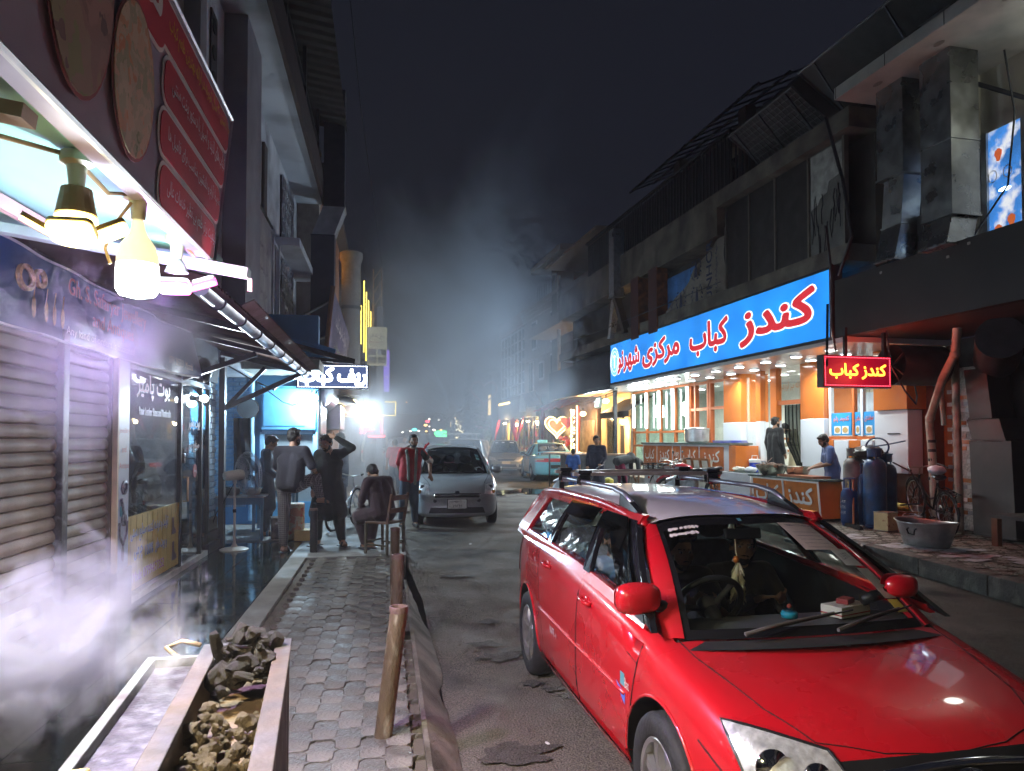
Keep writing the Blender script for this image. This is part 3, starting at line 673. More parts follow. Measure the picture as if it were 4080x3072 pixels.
outlined('تولید و عرضه کننده صنایع دستی',BLU,WHITE,po,(-2.493,8.25,.80),Yv,Zv,1.2,.17,off=.035)
outlined('و بوت های',BLU,WHITE,po,(-2.493,8.62,.59),Yv,Zv,.40,.15,off=.03);outlined('100%',BLU,WHITE,po,(-2.493,8.22,.59),Yv,Zv,.26,.11,off=.03);outlined('چرمی',BLU,WHITE,po,(-2.493,7.88,.59),Yv,Zv,.26,.14,off=.03)
outlined('Mob: 0799457352',M('mag_print',(.45,.05,.25),.5,var=0),WHITE,po,(-2.493,8.22,.37),Yv,Zv,1.0,.10,off=.015)
def boot(y,z,s,mt):
 MB().prism([(q[0]*s,q[1]*s) for q in ((-.3,.5),(.0,.5),(.05,.0),(.35,-.2),(.4,-.38),(.0,-.42),(-.35,-.40),(-.3,0))],(-2.494,y,z),Yv,Zv,(.004,0,0)).build('boot_picture',mt,po)
boot(9.12,.72,.22,M('leather_pr',(.12,.06,.05),.4));boot(9.14,.42,.24,M('leather_pr2',(.14,.08,.07),.35))
outlined('بوت پامیر',M('brick_print',(.4,.1,.08),.5),WHITE,ss,(-2.50,8.35,2.30),Yv,Zv,1.1,.26,off=.025)
outlined('Pamir Leather Shoes and Handicrafts',BLU,WHITE,ss,(-2.50,8.4,2.05),Yv,Zv,1.05,.085,off=.015)
outlined('بوت پامیر',M('brick_print'),WHITE,ss,(-2.50,10.0,1.95),Yv,Zv,.55,.17,off=.025)
outlined('صنایع چرم',M('brick_print'),WHITE,ss,(-2.50,10.0,1.66),Yv,Zv,.5,.15,off=.02)
MB().prism(ellipse(.09,.09),(-2.50,10.08,1.34),Yv,Zv,(.003,0,0)).build('round_sticker',M('sticker_red',(.5,.08,.08),.5),ss)
text('پوما',WHITE,ss,(-2.495,10.08,1.34),Yv,Zv,.12,.06)
h = MB().tube([(-2.50,9.55,.98),(-2.45,9.55,.98),(-2.45,9.55,1.28),(-2.50,9.55,1.28)],.014,8).build('door_handle',M('brass',(.55,.42,.25),.3,metal=.9),ss,smooth=True)
lk = MB().box(-2.50,-2.46,9.41,9.49,1.46,1.58).build('padlock',M('lock_metal',(.1,.09,.09),.4,metal=.7),ss,bevel=.01)
MB().tube([(-2.48,9.42,1.58),(-2.48,9.43,1.64),(-2.48,9.47,1.64),(-2.48,9.48,1.58)],.006,6).build('shackle',M('lock_metal'),lk)
si = thing('shoe_shop_room','dim bluish shoe shop room behind the glass','room',(-3.6,9,.1))
RW = M('room_wall',(.20,.23,.28),.85,var=.15,vs=2)
MB().box(-4.7,-4.6,7.3,11,.1,2.7).build('back_wall',RW,si);MB().box(-4.6,-2.6,7.1,7.3,.1,2.7).build('side_wall',RW,si);MB().box(-4.6,-2.6,10.95,11.05,.1,2.7).build('side_wall',RW,si)
MB().box(-4.6,-2.6,7.3,10.95,.02,.1).build('floor',M('room_floor',(.15,.14,.13),.6),si);MB().box(-4.6,-2.6,7.3,10.95,2.62,2.7).build('ceiling',RW,si)
MB().box(-3.0,-2.6,7.45,9.3,.80,.86).build('display_shelf',M('shelf_wood',(.12,.08,.06),.5),si)
LEA = M('black_leather',(.02,.016,.016),.28,var=.3,vs=6,bump=.5,bs=14)
for k in range(9):
 y = 7.6+k*.19
 mb = MB();mb.loft([[Vector((-2.62-.26*tt,y+w*math.cos(a),.86+max(0,hh*math.sin(a)*(1 if math.sin(a)>0 else .05)))) for a in [2*math.pi*i/10 for i in range(10)]] for tt,w,hh in ((0,.02,.03),(.12,.045,.06),(.4,.05,.08),(.7,.04,.13),(1,.035,.14))])
 tag(mb.build('shoe',LEA,smooth=True),'dark leather shoe in the row on the display shelf behind the yellow poster','shoe','shoes lined up on the display shelf')
for k,(y,h_,wd) in enumerate(((7.62,1.5,.42),(8.95,.95,.95))):
 mb = MB();rg = []
 for i in range(9):
  tt = i/8;w_ = wd*.5*(.35+.65*min(1,tt*2.2));rg.append([Vector((-2.75+.07*math.sin(a)*(1+.4*math.sin(5*a+tt*6)),y+w_*math.cos(a)*(1+.06*math.sin(9*a)),1.05+.55*(k==0)+ (h_-.6*(k==0))*(.45-.45*tt)*1.0 + .0)) for a in [2*math.pi*j/18 for j in range(18)]])
 mb.loft(rg);tag(mb.build('leather_jacket',LEA,smooth=True),['black leather jacket hanging at the left end of the shoe shop window','wide dark leather garment spread above the shoes behind the glass'][k],'jacket')
mb = MB();mb.grid(lambda i,j: Vector((-2.9+.06*math.sin(i*23+4*j)+.05*math.sin(j*9),8.0+1.2*i,1.25+1.2*j)),26,14)
tag(mb.build('plastic_sheet',glass('plastic_film',(.8,.85,.9),.25,.25,.9),smooth=True),'crumpled clear plastic sheet hung inside the shoe shop window','plastic sheet')
plight(si,(-3.7,9.3,2.45),9,(.8,.9,1),.1)
aw = thing('corrugated_awning','brown corrugated metal awning with a light gutter over the shoe shop','awning',(-1.9,8.4,2.8))
def awz(x): return 2.86 + (-1.3-x)*.22
mb = MB();mb.grid(lambda i,j: Vector((-2.5+1.32*j,5.0+6.75*i,awz(-2.5+1.32*j)+.016*math.sin(2*math.pi*i*6.75/.09))),300,1)
mb.build('corrugated_sheet',M('awn_brown',(.13,.085,.075),.5,metal=.3,var=.3,vs=4,dirt=(.05,.035,.04),ds=2,dt=.55),aw,smooth=True)
mb = MB();mb.grid(lambda i,j: Vector((-1.19+.10*j,6.2+5.55*i,2.86+.05*j+.016*math.sin(2*math.pi*i*5.55/.09))),250,1)
mb.build('edge_sheet',M('awn_edge',(.30,.22,.2),.5,metal=.3,var=.2),aw,smooth=True)
mb = MB();mb.loft([[Vector((-1.27+.06*math.cos(a),y,2.80+.06*math.sin(a))) for a in [math.pi+ i*math.pi/8 for i in range(9)]]+[Vector((-1.22,y,2.80)),Vector((-1.32,y,2.80))] for y in (5.2,11.75)]);mb.build('gutter',M('gutter_zinc',(.45,.48,.56),.4,metal=.6,var=.25,vs=5,dirt=(.15,.14,.17),ds=5,dt=.6),aw,smooth=True)
for k in range(8): MB().tube([(-1.27+.066*math.cos(a),5.7+k*.8,2.80+.066*math.sin(a)) for a in [math.pi*.95+i*math.pi*1.1/8 for i in range(9)]],.008,5).build('gutter_strap',DKST,aw)
for y in (7.2,9.3,11.5): MB().bar((-2.5,y,awz(-2.5)-.05),(-1.3,y,2.80),.06).build('rafter',DKST,aw)
MB().bar((-2.46,11.5,2.22),(-1.30,11.5,2.78),.07).build('bracket',DKST,aw);MB().bar((-2.42,11.5,2.24),(-1.85,11.5,2.86),.055).build('bracket',DKST,aw)
MB().bar((-2.46,9.3,2.5),(-1.6,9.3,2.82),.06).build('bracket',DKST,aw)
MB().box(-2.5,-2.42,11.42,11.56,.13,3.0).build('post',M('post_black',(.02,.02,.025),.5),aw)
bp = thing('brick_pillar','pillar of pale blue painted bricks on black stone plinth beside the shoe shop','pillar',(-2.65,11.2,.13))
MB().box(-2.86,-2.552,10.82,11.40,.13,3.0).build('core',M('blue_mortar',(.13,.24,.33),.8),bp)
BB = M('blue_brick',(.22,.40,.55),.55,var=.2,vs=8,bump=.3,bs=40,dirt=(.10,.2,.3),ds=6,dt=.62,rnd=.12)
bm1 = MB().box(-.115,.115,-.035,.035,-.036,.036).mesh('brick')
def brick(par,m): link('brick',bm1,BB,par,ml=WMAT[par].inverted()@m,bevel=.006,segs=1)
for k in range(26):
 z = .66+k*.086
 for q in range(2): brick(bp,TR(-2.56,10.96+q*.26+(.06 if k%2 else -.02),z,R_(90)))
 brick(bp,TR(-2.70+(.05 if k%2 else -.04),10.815,z))
for k,(s,z0,z1) in enumerate(((.06,.13,.27),(.035,.275,.42),(.01,.425,.60))): MB().box(-2.90,-2.52+s,10.76-s,11.44+s,z0,z1).build('plinth_stone',M('plinth',(.03,.03,.035),.4,var=.3,vs=5),bp,bevel=.012)
bw = thing('blue_wall','light blue painted wall with brickwork, pipes and boxed panel behind the standing fan','wall',(-2.3,14.6,.13))
BLW = M('blue_paint',(.10,.34,.62),.5,var=.15,vs=1.5,bump=.1,dirt=(.11,.30,.48),ds=1.2,dt=.6)
MB().box(-3.9,-1.33,14.5,14.8,.13,4.2).build('wall',BLW,bw)
MB().box(-3.95,-3.85,11.62,14.5,.13,3.3).build('return_wall',BLW,bw)
for k in range(30):
 z = .5+k*.086
 for q in range(5):
  x = -3.78+q*.25+(.12 if k%2 else 0)
  if x < -2.62: link('brick',bm1,M('blue_brick2',(.16,.40,.62),.5,var=.15,vs=8,bump=.2,bs=40,rnd=.1),bw,ml=WMAT[bw].inverted()@TR(x,14.495,z),bevel=.006,segs=1)
MB().cyl((-2.55,14.42,.2),(-2.55,14.42,2.95),.055,n=14).build('pipe',M('pipe_blue',(.35,.62,.85),.35),bw,smooth=True)
MB().cyl((-3.3,14.42,.2),(-3.3,14.42,2.95),.04,n=12).build('pipe',M('pipe_blue'),bw,smooth=True)
MB().box(-2.38,-1.36,14.36,14.499,1.93,2.80).build('boxed_panel',BLW,bw,bevel=.02)
MB().box(-2.33,-1.56,14.352,14.358,2.02,2.74).build('panel_sheet',M('blue_sheet',(.12,.38,.66),.4,var=.1),bw)
for x in (-2.36,-1.37): MB().box(x-.04,x+.04,14.40,14.499,.13,1.90).build('door_jamb',M('pipe_blue'),bw)
MB().box(-2.36,-1.37,14.40,14.49,1.86,1.93).build('door_head',M('pipe_blue'),bw)
d = MB().box(-2.31,-1.42,14.46,14.497,.55,1.85).build('door_panel',M('grey_door',(.36,.40,.42),.55,var=.15,vs=2),bw)
for k in range(4): MB().box(-2.24+.02*k,-2.22+.02*k+.08,14.45,14.459,1.4+.0*k,1.75).build('louvre',M('louvre',(.6,.62,.6),.5),d)
MB().box(-2.31,-1.42,14.44,14.497,.13,.55).build('kick_panel',M('blue_sheet'),bw)
MB().cyl((-2.62,14.35,2.35),(-2.62,14.45,2.35),.20,n=20).build('round_duct_cover',M('cover_grey',(.08,.09,.1),.6),bw)
MB().box(-3.9,-1.2,13.2,14.9,3.0,3.2).build('lintel',M('lintel_old',(.28,.28,.24),.8,var=.25,vs=3),bw)
tag(MB().tube([(-2.5,11.45,2.95),(-2.2,12.2,2.75),(-1.9,12.7,2.6),(-1.8,13,2.75)],.012,6).build('hanging_cable',BLK),'black electric cable drooping from the awning above the fan','cable')
tag(MB().tube([(-2.2,13.4,2.7),(-1.9,13.8,2.45),(-1.75,14.0,2.4),(-1.5,14.1,2.5),(-1.25,14.2,2.75)],.010,6).build('hanging_cable',BLK),'thin black cable drooping to the white LED sign','cable')
mb = MB();mb.grid(lambda i,j: Vector((-2.78+.30*i,13.9+.03*math.sin(i*12+5*j),1.0+1.15*j)),10,10)
tag(mb.build('hanging_cloth',M('cloth_dark',(.02,.022,.026),.9,bump=.3,bs=20),smooth=True),'dark hanging cloth strip in front of the blue wall','cloth')
sp = thing('loudspeaker','black loudspeaker hanging in the corner of the shoe shop front','loudspeaker',(-2.4,10.3,2.45))
MB().sphere((-2.38,10.0,2.67),(.10,.12,.17),16,12).build('housing',BLK,sp,smooth=True);MB().sphere((-2.30,10.03,2.64),(.02,.03,.035),10,8).build('grille_dome',M('grey_dome',(.4,.4,.42),.4),sp,smooth=True)
MB().tube([(-2.5,10.0,2.85),(-2.42,10.0,2.85),(-2.4,10.0,2.8)],.012,6).build('bracket',DKST,sp)
t = thing('small_floodlight','small bright white floodlight under the loudspeaker','lamp',(-2.4,10.15,2.2))
MB().sphere((-2.40,10.12,2.30),(.05,.09,.05),12,8).build('lens',EM('cool2',(.9,.97,1),10),t);MB().box(-2.48,-2.44,10.02,10.22,2.27,2.33).build('housing',M('lamp_white'),t)
slight(t,(-2.30,10.12,2.28),70,(.82,.93,1),.05,cone=165,aim=(1,-.5,-.1))
def fan():
 t = thing('standing_fan','cream standing fan with wire cage on the wet floor in front of the blue wall','fan',TR(-2.2,11.12,.127))
 CR = M('fan_cream',(.62,.56,.46),.4,var=.08)
 W = WMAT[t]
 MB().lathe([(.20,0),(.205,.015),(.17,.03),(.05,.05),(.03,.09),(.022,.1),(.022,.12)],n=24).xf(W).build('base',CR,t,smooth=True)
 MB().cyl((0,0,.1),(0,0,1.0),.018,n=12).xf(W).build('pole',CR,t,smooth=True)
 MB().cyl((0,0,.55),(0,0,.60),.026,n=12).xf(W).build('collar',BLK,t,smooth=True)
 d = Vector((.80,.62,.06)).normalized();c = Vector((0,0,1.10));x,y = basis(d)
 mb = MB();mb.loft([[c + d*p + (x*math.cos(a)+y*math.sin(a))*r for a in [2*math.pi*i/16 for i in range(16)]] for p,r in ((-.17,.03),(-.16,.06),(-.10,.075),(.06,.08),(.12,.07),(.14,.04))]);mb.xf(W).build('motor_housing',CR,t,smooth=True)
 MB().cyl((0,0,.98),(0,0,1.06),.03,n=12).xf(W).build('neck',CR,t)
 mb = MB();Rr = .335
 for k in range(72):
  a = 2*math.pi*k/72;e = x*math.cos(a)+y*math.sin(a)
  mb.tube([c+d*.13+e*.05,c+d*.11+e*.2,c+d*.15+e*.30,c+d*.21+e*Rr],.0022,4)
  mb.tube([c+d*.30+e*.04,c+d*.30+e*.2,c+d*.27+e*.31,c+d*.21+e*Rr],.0022,4)
 for rr,dp in ((Rr,.21),(.26,.125),(.26,.285),(.16,.115),(.16,.30),(.08,.13)):
  mb.tube([c+d*dp+(x*math.cos(a)+y*math.sin(a))*rr for a in [2*math.pi*i/40 for i in range(40)]],.004 if rr>.3 else .0028,5,closed=True)
 mb.xf(W).build('cage',M('cage_wire',(.35,.38,.42),.35,metal=.5,var=0),t)
 MB().lathe([(.05,0),(.055,.02),(.05,.05),(.02,.06)],n=14,m=Matrix((x,y,d)).transposed()).xf(Matrix.Translation(c+d*.15)).xf(W).build('hub',M('hub_grey',(.2,.22,.25),.4),t)
 for k in range(5):
  a0 = 2*math.pi*k/5;mb = MB();n = 6;fr = [];
  for i in range(n+1):
   r = .05+.25*i/n;wd = .32+.28*math.sin(math.pi*i/n)
   fr.append([c+d*(.20+.03*s_)+(x*math.cos(a0+wd*s_)+y*math.sin(a0+wd*s_))*r for s_ in (-1,-.3,.3,1)])
  mb.loft(fr,caps=False,ring_closed=False);mb.xf(W).build('blade',glass('blade',(.45,.5,.55),.2,.2,.6),t)
 MB().tube([Vector((0,0,1.0)),Vector((-.1,-.02,.8)),Vector((-.25,-.02,.55)),Vector((-.35,.1,.3))],.006,6).xf(W).build('cable',BLK,t)
fan()
def table(x,y,w,d,h,label,col,rz=0):
 t = thing('table',label,'table',TR(x,y,.127,rz));W=WMAT[t]
 m_ = M('table_blue',(.12,.22,.30),.5,var=.2,vs=4)
 MB().box(-w/2,w/2,-d/2,d/2,h-.03,h).xf(W).build('top',M('table_top',(.35,.36,.33),.5,var=.2,vs=6),t,bevel=.004)
 for sx in (-1,1):
  for sy in (-1,1): MB().box(sx*w/2-.025-.02*(sx>0),sx*w/2+.025-.03*(sx>0),sy*d/2-.025,sy*d/2+.02,0,h-.03).xf(W).build('leg',m_,t)
 MB().box(-w/2,w/2,-d/2+.0,-d/2+.02,h-.14,h-.03).xf(W).build('apron',m_,t)
 return t
table(-2.32,12.35,.75,.55,.72,'small blue legged table carrying two steel bowls behind the fan',0)
table(-1.95,13.5,.7,.5,.75,'blue legged work table close to the blue wall under the man\'s elbow',0)
def bowl(x,y,z,r,h,label,mat=None,name='bowl',cat='bowl'):
 o = MB().lathe([(.001,0),(r*.6,0),(r*.72,h*.12),(r*.95,h*.8),(r,h),(r*1.04,h),(r*.97,h*.97),(r*.9,h*.75),(r*.68,h*.16),(.001,h*.06)],(x,y,z),24).build(name,mat or M('steel_bowl',(.55,.52,.45),.28,metal=.9,var=.15,rvar=.1),smooth=True)
 return tag(o,label,cat)
bowl(-2.48,12.3,.85,.17,.12,'steel bowl on the left of the small blue table');bowl(-2.15,12.35,.85,.15,.11,'steel bowl on the right of the small blue table');bowl(-2.0,13.5,.88,.22,.13,'wide cream bowl on the work table by the blue wall',M('enamel',(.6,.57,.5),.35))
def tin(x,y,z,w,h,label,mat,name='oil_tin',rz=0.2):
 t = thing(name,label,'tin',TR(x,y,z,rz));W=WMAT[t]
 b = MB().box(-w/2,w/2,-w/2,w/2,0,h).xf(W).build('body',mat,t,bevel=.012)
 mb = MB();mb.tube([(-w/2,-w/2,h),(w/2,-w/2,h),(w/2,w/2,h),(-w/2,w/2,h)],.008,6,closed=True);mb.tube([(-w/2,-w/2,.01),(w/2,-w/2,.01),(w/2,w/2,.01),(-w/2,w/2,.01)],.008,6,closed=True);mb.xf(W).build('rim',M('tin_rim',(.35,.33,.28),.35,metal=.8),t)
 return t
t = tin(-1.72,12.2,.127,.25,.36,'dark square oil tin on the pavement between the fan and the standing men',M('tin_dark',(.06,.055,.05),.4,var=.4,vs=9,dirt=(.3,.26,.2),ds=7,dt=.55))
text('شاهانه',WHITE,t,WMAT[t]@Vector((0,-.127,.28)),(1,.2,0),(0,0,1),.13,.05,lift=.004)
# ================================================================== right hand side, in the (b, a, z) frame RM
NA = Vector((0,-1,0))
ORA = M('orange_panel',(.62,.17,.03),.16,var=.08,vs=2,coat=.4);WPA = M('white_panel',(.70,.73,.78),.18,var=.04,vs=2,coat=.3)
ORW = M('orange_frame',(.50,.13,.035),.35,var=.1);SOF = M('soffit_white',(.62,.62,.60),.22,var=.08,vs=2)
ks = thing('kebab_shop','brightly lit corner kebab shop with orange and white glossy panels','shop',TRR(16,2,.2))
def kb_(name,b0,b1,a0,a1,z0,z1,mat,par=None,bevel=0): return MB().box(b0,b1,a0,a1,z0,z1).build(name,mat,par or ks,RM,bevel=bevel)
kb_('floor_platform',.95,5.2,15.1,24.2,.15,.55,M('step_tile',(.42,.40,.37),.35,var=.2,vs=5));kb_('floor_platform',1.75,5.2,11.4,15.098,.15,.548,M('step_tile'))
kb_('soffit',.02,5.2,11.05,24.3,3.43,3.52,SOF)
kb_('side_wall',1.7,5.2,24.2,24.4,.2,3.43,M('inner_wall',(.62,.60,.52),.5,var=.1));kb_('side_wall',2.9,5.2,11.2,11.38,.2,3.43,M('inner_wall'))
back = kb_('back_wall',4.6,4.8,11.4,24.2,.5,3.43,M('inner_wall'))
tcol = [M('tile_grey',(.30,.31,.33),.25,var=.3,vs=9),M('tile_white',(.68,.68,.66),.25,var=.1),M('tile_rust',(.42,.16,.06),.25,var=.25,vs=8),M('tile_stone',(.42,.40,.37),.4,var=.4,vs=30)]
tm3 = MB().box(-.008,.0,-.145,.145,-.034,.034).mesh('wall_tile')
tmm = []
for mt in tcol:
 q = tm3.copy();q.materials.append(mt);tmm.append(q)
for row in range(16):
 for c in range(12):
  a = 11.7+c*.3+(.15 if row%2 else 0)
  link('wall_tile',random.choice(tmm),None,back,ml=WMAT[back].inverted()@TRR(a,4.598,1.55+row*.072))
for row in range(7):
 for c in range(18):
  a = 16.4+c*.3+(.15 if row%2 else 0)
  link('wall_tile',random.choice(tmm),None,back,ml=WMAT[back].inverted()@TRR(a,4.598,1.35+row*.072))
for k in range(16): kb_('wood_strip',4.57,4.598,15.3+k*.22,15.48+k*.22,2.0,3.4,M('wood_panel',(.50,.42,.30),.5,var=.3,vs=6,stretch=(6,6,.5),rnd=.15),back)
kb_('wall_picture',4.56,4.596,15.7,16.4,2.2,2.95,M('picture_pale',(.55,.6,.68),.4,var=.2,vs=5),back,.01)
for nm,a0,a1,b0,b1 in (('p1',16.84,17.68,1.5,2.3),('p2',13.62,14.34,1.5,2.3)):
 kb_('pillar_upper',b0,b1,a0,a1,2.2,3.43,ORA,bevel=.01);kb_('pillar_lower',b0-.01,b1,a0-.01,a1+.01,.55,2.197,WPA,bevel=.01)
kb_('corner_upper',1.5,2.3,11.35,12.18,2.30,3.43,ORA,bevel=.01)
wx = kb_('white_cabinet',1.58,1.9,11.42,12.25,1.13,2.297,WPA,bevel=.01)
for a,z,al in ((11.6,1.85,.5),(11.9,1.5,.9)): kb_('cable_clip',1.565,1.579,a,a+.3,z,z+.02,BLK,wx)
for k,(a0,a1) in enumerate(((13.40,13.62),(12.95,13.38),(12.62,12.93),(12.28,12.60))):
 kb_('striped_panel',1.55,1.9,a0,a1,.35,1.74,(ORA,WPA,ORA,WPA)[k],bevel=.006)
kb_('striped_panel',1.56,1.9,13.42,13.62,1.0,1.75,ORA)
kb_('wall_base',1.7,1.9,11.4,13.62,.2,.4,M('base_dark',(.05,.04,.035),.5))
pw = kb_('window_frame',1.6,1.68,12.22,13.60,1.76,1.82,ORW)
for a in (13.56,12.86,12.62,12.24): kb_('window_post',1.6,1.68,a-.03,a+.03,1.82,3.42,(ORW if a in(12.86,) else WPA),pw)
kb_('window_pane',1.635,1.642,12.27,13.53,1.82,3.42,glass('clean_glass',(.96,.98,.98),.01,.03,.5))
PBL = M('poster_blue',(.03,.28,.62),.4,var=.15,vs=4)
for a0,a1,s in ((12.93,13.52,'کنجد پلو'),(12.66,12.83,'ماهی'),(12.28,12.58,'سفندی')):
 p = kb_('window_poster',1.612,1.63,a0,a1,1.84,2.30,PBL);w_ = (a1-a0)
 outlined(s,M('poster_red',(.55,.03,.05),.5),WHITE,p,(1.612,(a0+a1)/2,2.17),NA,Zv,w_*.8,.13,off=.03,F=RM)
 for q in range(2 if w_>.4 else 1):
  ac = a0+w_*(.3+.4*q if w_>.4 else .5)
  MB().prism(rrect(min(.2,w_*.6),.16,.02),(1.611,ac,1.95),NA,Zv,(-.003,0,0)).build('dish_picture',WHITE,p,RM)
  MB().prism(ellipse(min(.08,w_*.24),.06),(1.607,ac,1.95),NA,Zv,(-.002,0,0)).build('food_picture',food('food_plov',(.45,.25,.08),(.6,.4,.15),(.25,.15,.08),40),p,RM)
gl2 = glass('clean_glass')
for a0,a1,z0 in ((15.62,16.82,1.25),):
 kb_('window_pane',1.655,1.662,a0,a1,z0,3.42,gl2)
for a,wd in ((16.15,.10),(15.52,.12),(14.42,.07)):
 kb_('door_post_upper',1.56,1.70,a-wd,a+wd,2.2,3.43,ORA);kb_('door_post_lower',1.555,1.70,a-wd,a+wd,1.25,2.197,WPA)
kb_('ledge',1.2,1.75,15.9,16.9,1.18,1.25,ORA,bevel=.008);kb_('ledge',1.2,1.75,15.62,15.88,1.18,1.25,WPA)
kb_('ledge_front',1.30,1.6,16.2,16.84,.5,1.178,ORA);kb_('ledge_front',1.31,1.6,15.62,16.19,.5,1.177,WPA)
kb_('transom',1.6,1.68,14.45,15.45,2.56,2.66,ORW);kb_('door_pane',1.64,1.646,14.5,15.42,2.66,3.42,gl2)
text('والله خیر الرازقین',M('orange_text',(.5,.2,.06),.5),ks,(1.63,14.95,2.98),NA,Zv,.8,.22,F=RM)
mb = MB()
mb.grid(lambda i,j: Vector((1.78+.04*math.sin(i*40)+.02*math.sin(j*5),14.5+.9*(i if j>.55 else i*(.25+.75*(j/.55)**1.5)),.56+2.0*j)),40,14)
tag(mb.build('mesh_curtain',glass('net_black',(.14,.16,.16),.6,.15,.1),None,RM,smooth=True),'dark net curtain tied aside in the doorway of the kebab shop','curtain')
for a in (17.72,18.55,18.68,19.42,19.72): kb_('window_post',1.58,1.70,a-.045,a+.045,.9,3.42,ORW)
for z in (1.65,2.62,3.36): kb_('window_rail',1.59,1.69,17.7,19.75,z-.04,z+.04,ORW)
kb_('window_pane',1.64,1.647,17.72,19.7,.95,3.4,gl2)
for a in (20.75,21.8,22.85,23.95): kb_('window_post',1.6,1.7,a-.03,a+.03,1.0,3.42,ORW)
for z in (1.55,2.0,3.38): kb_('window_rail',1.6,1.69,19.75,24.0,z-.03,z+.03,ORW)
kb_('window_pane',1.64,1.647,19.76,23.95,1.0,3.4,glass('green_glass',(.80,.93,.90),.02,.08,.8))
for k,a in enumerate((19.75,20.7,21.7,22.65,23.7)):
 t = thing('tube_light',['vertical white tube light nearest the glazed orange frame, rightmost of the five','second vertical tube light from the right in the kebab shop window','middle vertical tube light of the five in the kebab shop window','second vertical tube light from the left in the kebab shop window','leftmost vertical tube light at the far end of the kebab shop window'][k],'tube light',TRR(a,1.5,2.1),'vertical tube lights in the shop window')
 MB().cyl((1.50,a,2.05+.03*k),(1.50,a,3.30),.028,n=12).build('tube',EM('tube',(.86,1,.97),6),t,RM,smooth=True)
 MB().box(1.53,1.57,a-.025,a+.025,2.03+.03*k,3.32).build('fitting',WPA,t,RM)
 if k in (1,3): plight(t,(1.30,a,2.7),26,(.86,1,.98),.25,F=RM)
t = thing('tube_light','single vertical tube light inside the middle bay right of the first orange pillar','tube light',TRR(16.5,1.9,2),'vertical tube lights in the shop window')
MB().cyl((1.9,16.55,2.1),(1.9,16.55,3.35),.025,n=12).build('tube',EM('tube',(1,1,1),1),t,RM)
n = 0
dm = MB().lathe([(.001,0),(.10,0),(.105,-.012),(.10,-.035),(.001,-.04)],n=18).mesh('lens');dm.materials.append(EM('disc',(.92,1,.98),7))
rm_ = MB().lathe([(.105,.0),(.125,0),(.12,-.03),(.106,-.03)],n=18).mesh('rim');rm_.materials.append(WPA)
for b in (.45,1.15):
 for k in range(10):
  a = 12.0+k*1.05+(.5 if b>1 else 0);n += 1
  t = thing('ceiling_lamp','%s round lamp from the near end of the %s soffit lamp row'%(['first','second','third','fourth','fifth','sixth','seventh','eighth','ninth','tenth'][k],('front','rear')[b>1]),'lamp',TRR(a,b,3.428),'round lamps under the kebab shop soffit')
  link('lens',dm,None,t);link('rim',rm_,None,t)
  if k in (1,4,7): slight(t,(b,a,3.36),52,(.9,1,.98),.1,F=RM)
for k,(a,b) in enumerate(((12.6,3.2),(15.0,3.2),(18.2,3.2),(22,3.2),(14.9,2.4),(16.6,2.6))):
 t = thing('ceiling_lamp',['round lamp inside behind the poster window','round lamp inside behind the doorway','round lamp inside behind the framed orange window','round lamp inside behind the tube light window','round lamp just inside the shop door','round lamp inside above the glazed ledge'][k]+' of the kebab shop','lamp',TRR(a,b,3.428),'lamps inside the kebab shop')
 link('lens',dm,None,t);link('rim',rm_,None,t)
 if k < 4: slight(t,(b,a,3.36),120,(.92,1,.98),.12,F=RM)
bs_ = thing('blue_shop_sign','long glowing blue sign with red white-edged kebab shop lettering','sign',TRR(16.7,0,3.55))
SBL = M('sign_blue',(.02,.22,.6),.3,var=.08,vs=1.2,emit=(.015,.27,.92),es=.42)
MB().box(0,.16,11.44,22.0,3.56,4.76).build('light_box',SBL,bs_,RM)
_n = SBL.node_tree.nodes;_l = SBL.node_tree.links;_t = _n.new('ShaderNodeTexNoise');_t.inputs['Scale'].default_value = .9;_c = _n.new('ShaderNodeTexCoord');_r = _n.new('ShaderNodeMapRange');_r.inputs[1].default_value = .3;_r.inputs[2].default_value = .7;_r.inputs[3].default_value = .22;_r.inputs[4].default_value = .42
_l.new(_c.outputs['Object'],_t.inputs['Vector']);_l.new(_t.outputs['Fac'],_r.inputs[0]);_l.new(_r.outputs[0],_n['Principled BSDF'].inputs['Emission Strength'])
MB().box(-.012,.20,11.36,11.437,3.5,4.84).build('end_cap',M('cap_brown',(.08,.02,.015),.5),bs_,RM);MB().box(-.01,.2,11.4,22.05,3.5,3.557).build('lower_rail',BLK,bs_,RM);MB().box(-.01,.2,11.4,22.05,4.763,4.80).build('upper_rail',BLK,bs_,RM)
SRD = M('sign_red',(.5,.02,.03),.4,var=0,emit=(.75,.03,.045),es=.24);SWH = M('sign_edge',(.8,.8,.8),.4,var=0,emit=(.9,.95,1),es=.42)
for s,a,w_,h_ in (('کندز',13.1,2.45,.80),('کباب',15.75,1.75,.72),('مرکزی',18.35,2.25,.70),('شهرنو',20.55,1.65,.66)):
 zc = 4.15
 text(s,SWH,bs_,(0,a,zc),NA,Zv,w_,h_,off=.075,F=RM,name='lettering_outline');text(s,SRD,bs_,(-.006,a,zc),NA,Zv,w_,h_,off=.04,F=RM)
MB().prism(ellipse(.36,.46),(-.004,21.63,4.2),NA,Zv,(-.004,0,0)).build('emblem_disc',M('emblem_blue',(.1,.35,.6),.4,emit=(.12,.4,.75),es=.6,var=0),bs_,RM)
for rr in (.34,.25): MB().tube([(-.011,21.63-rr*math.cos(a),4.2+rr*1.28*math.sin(a)) for a in [2*math.pi*i/36 for i in range(36)]],.012,4,closed=True).build('emblem_ring',SWH,bs_,RM)
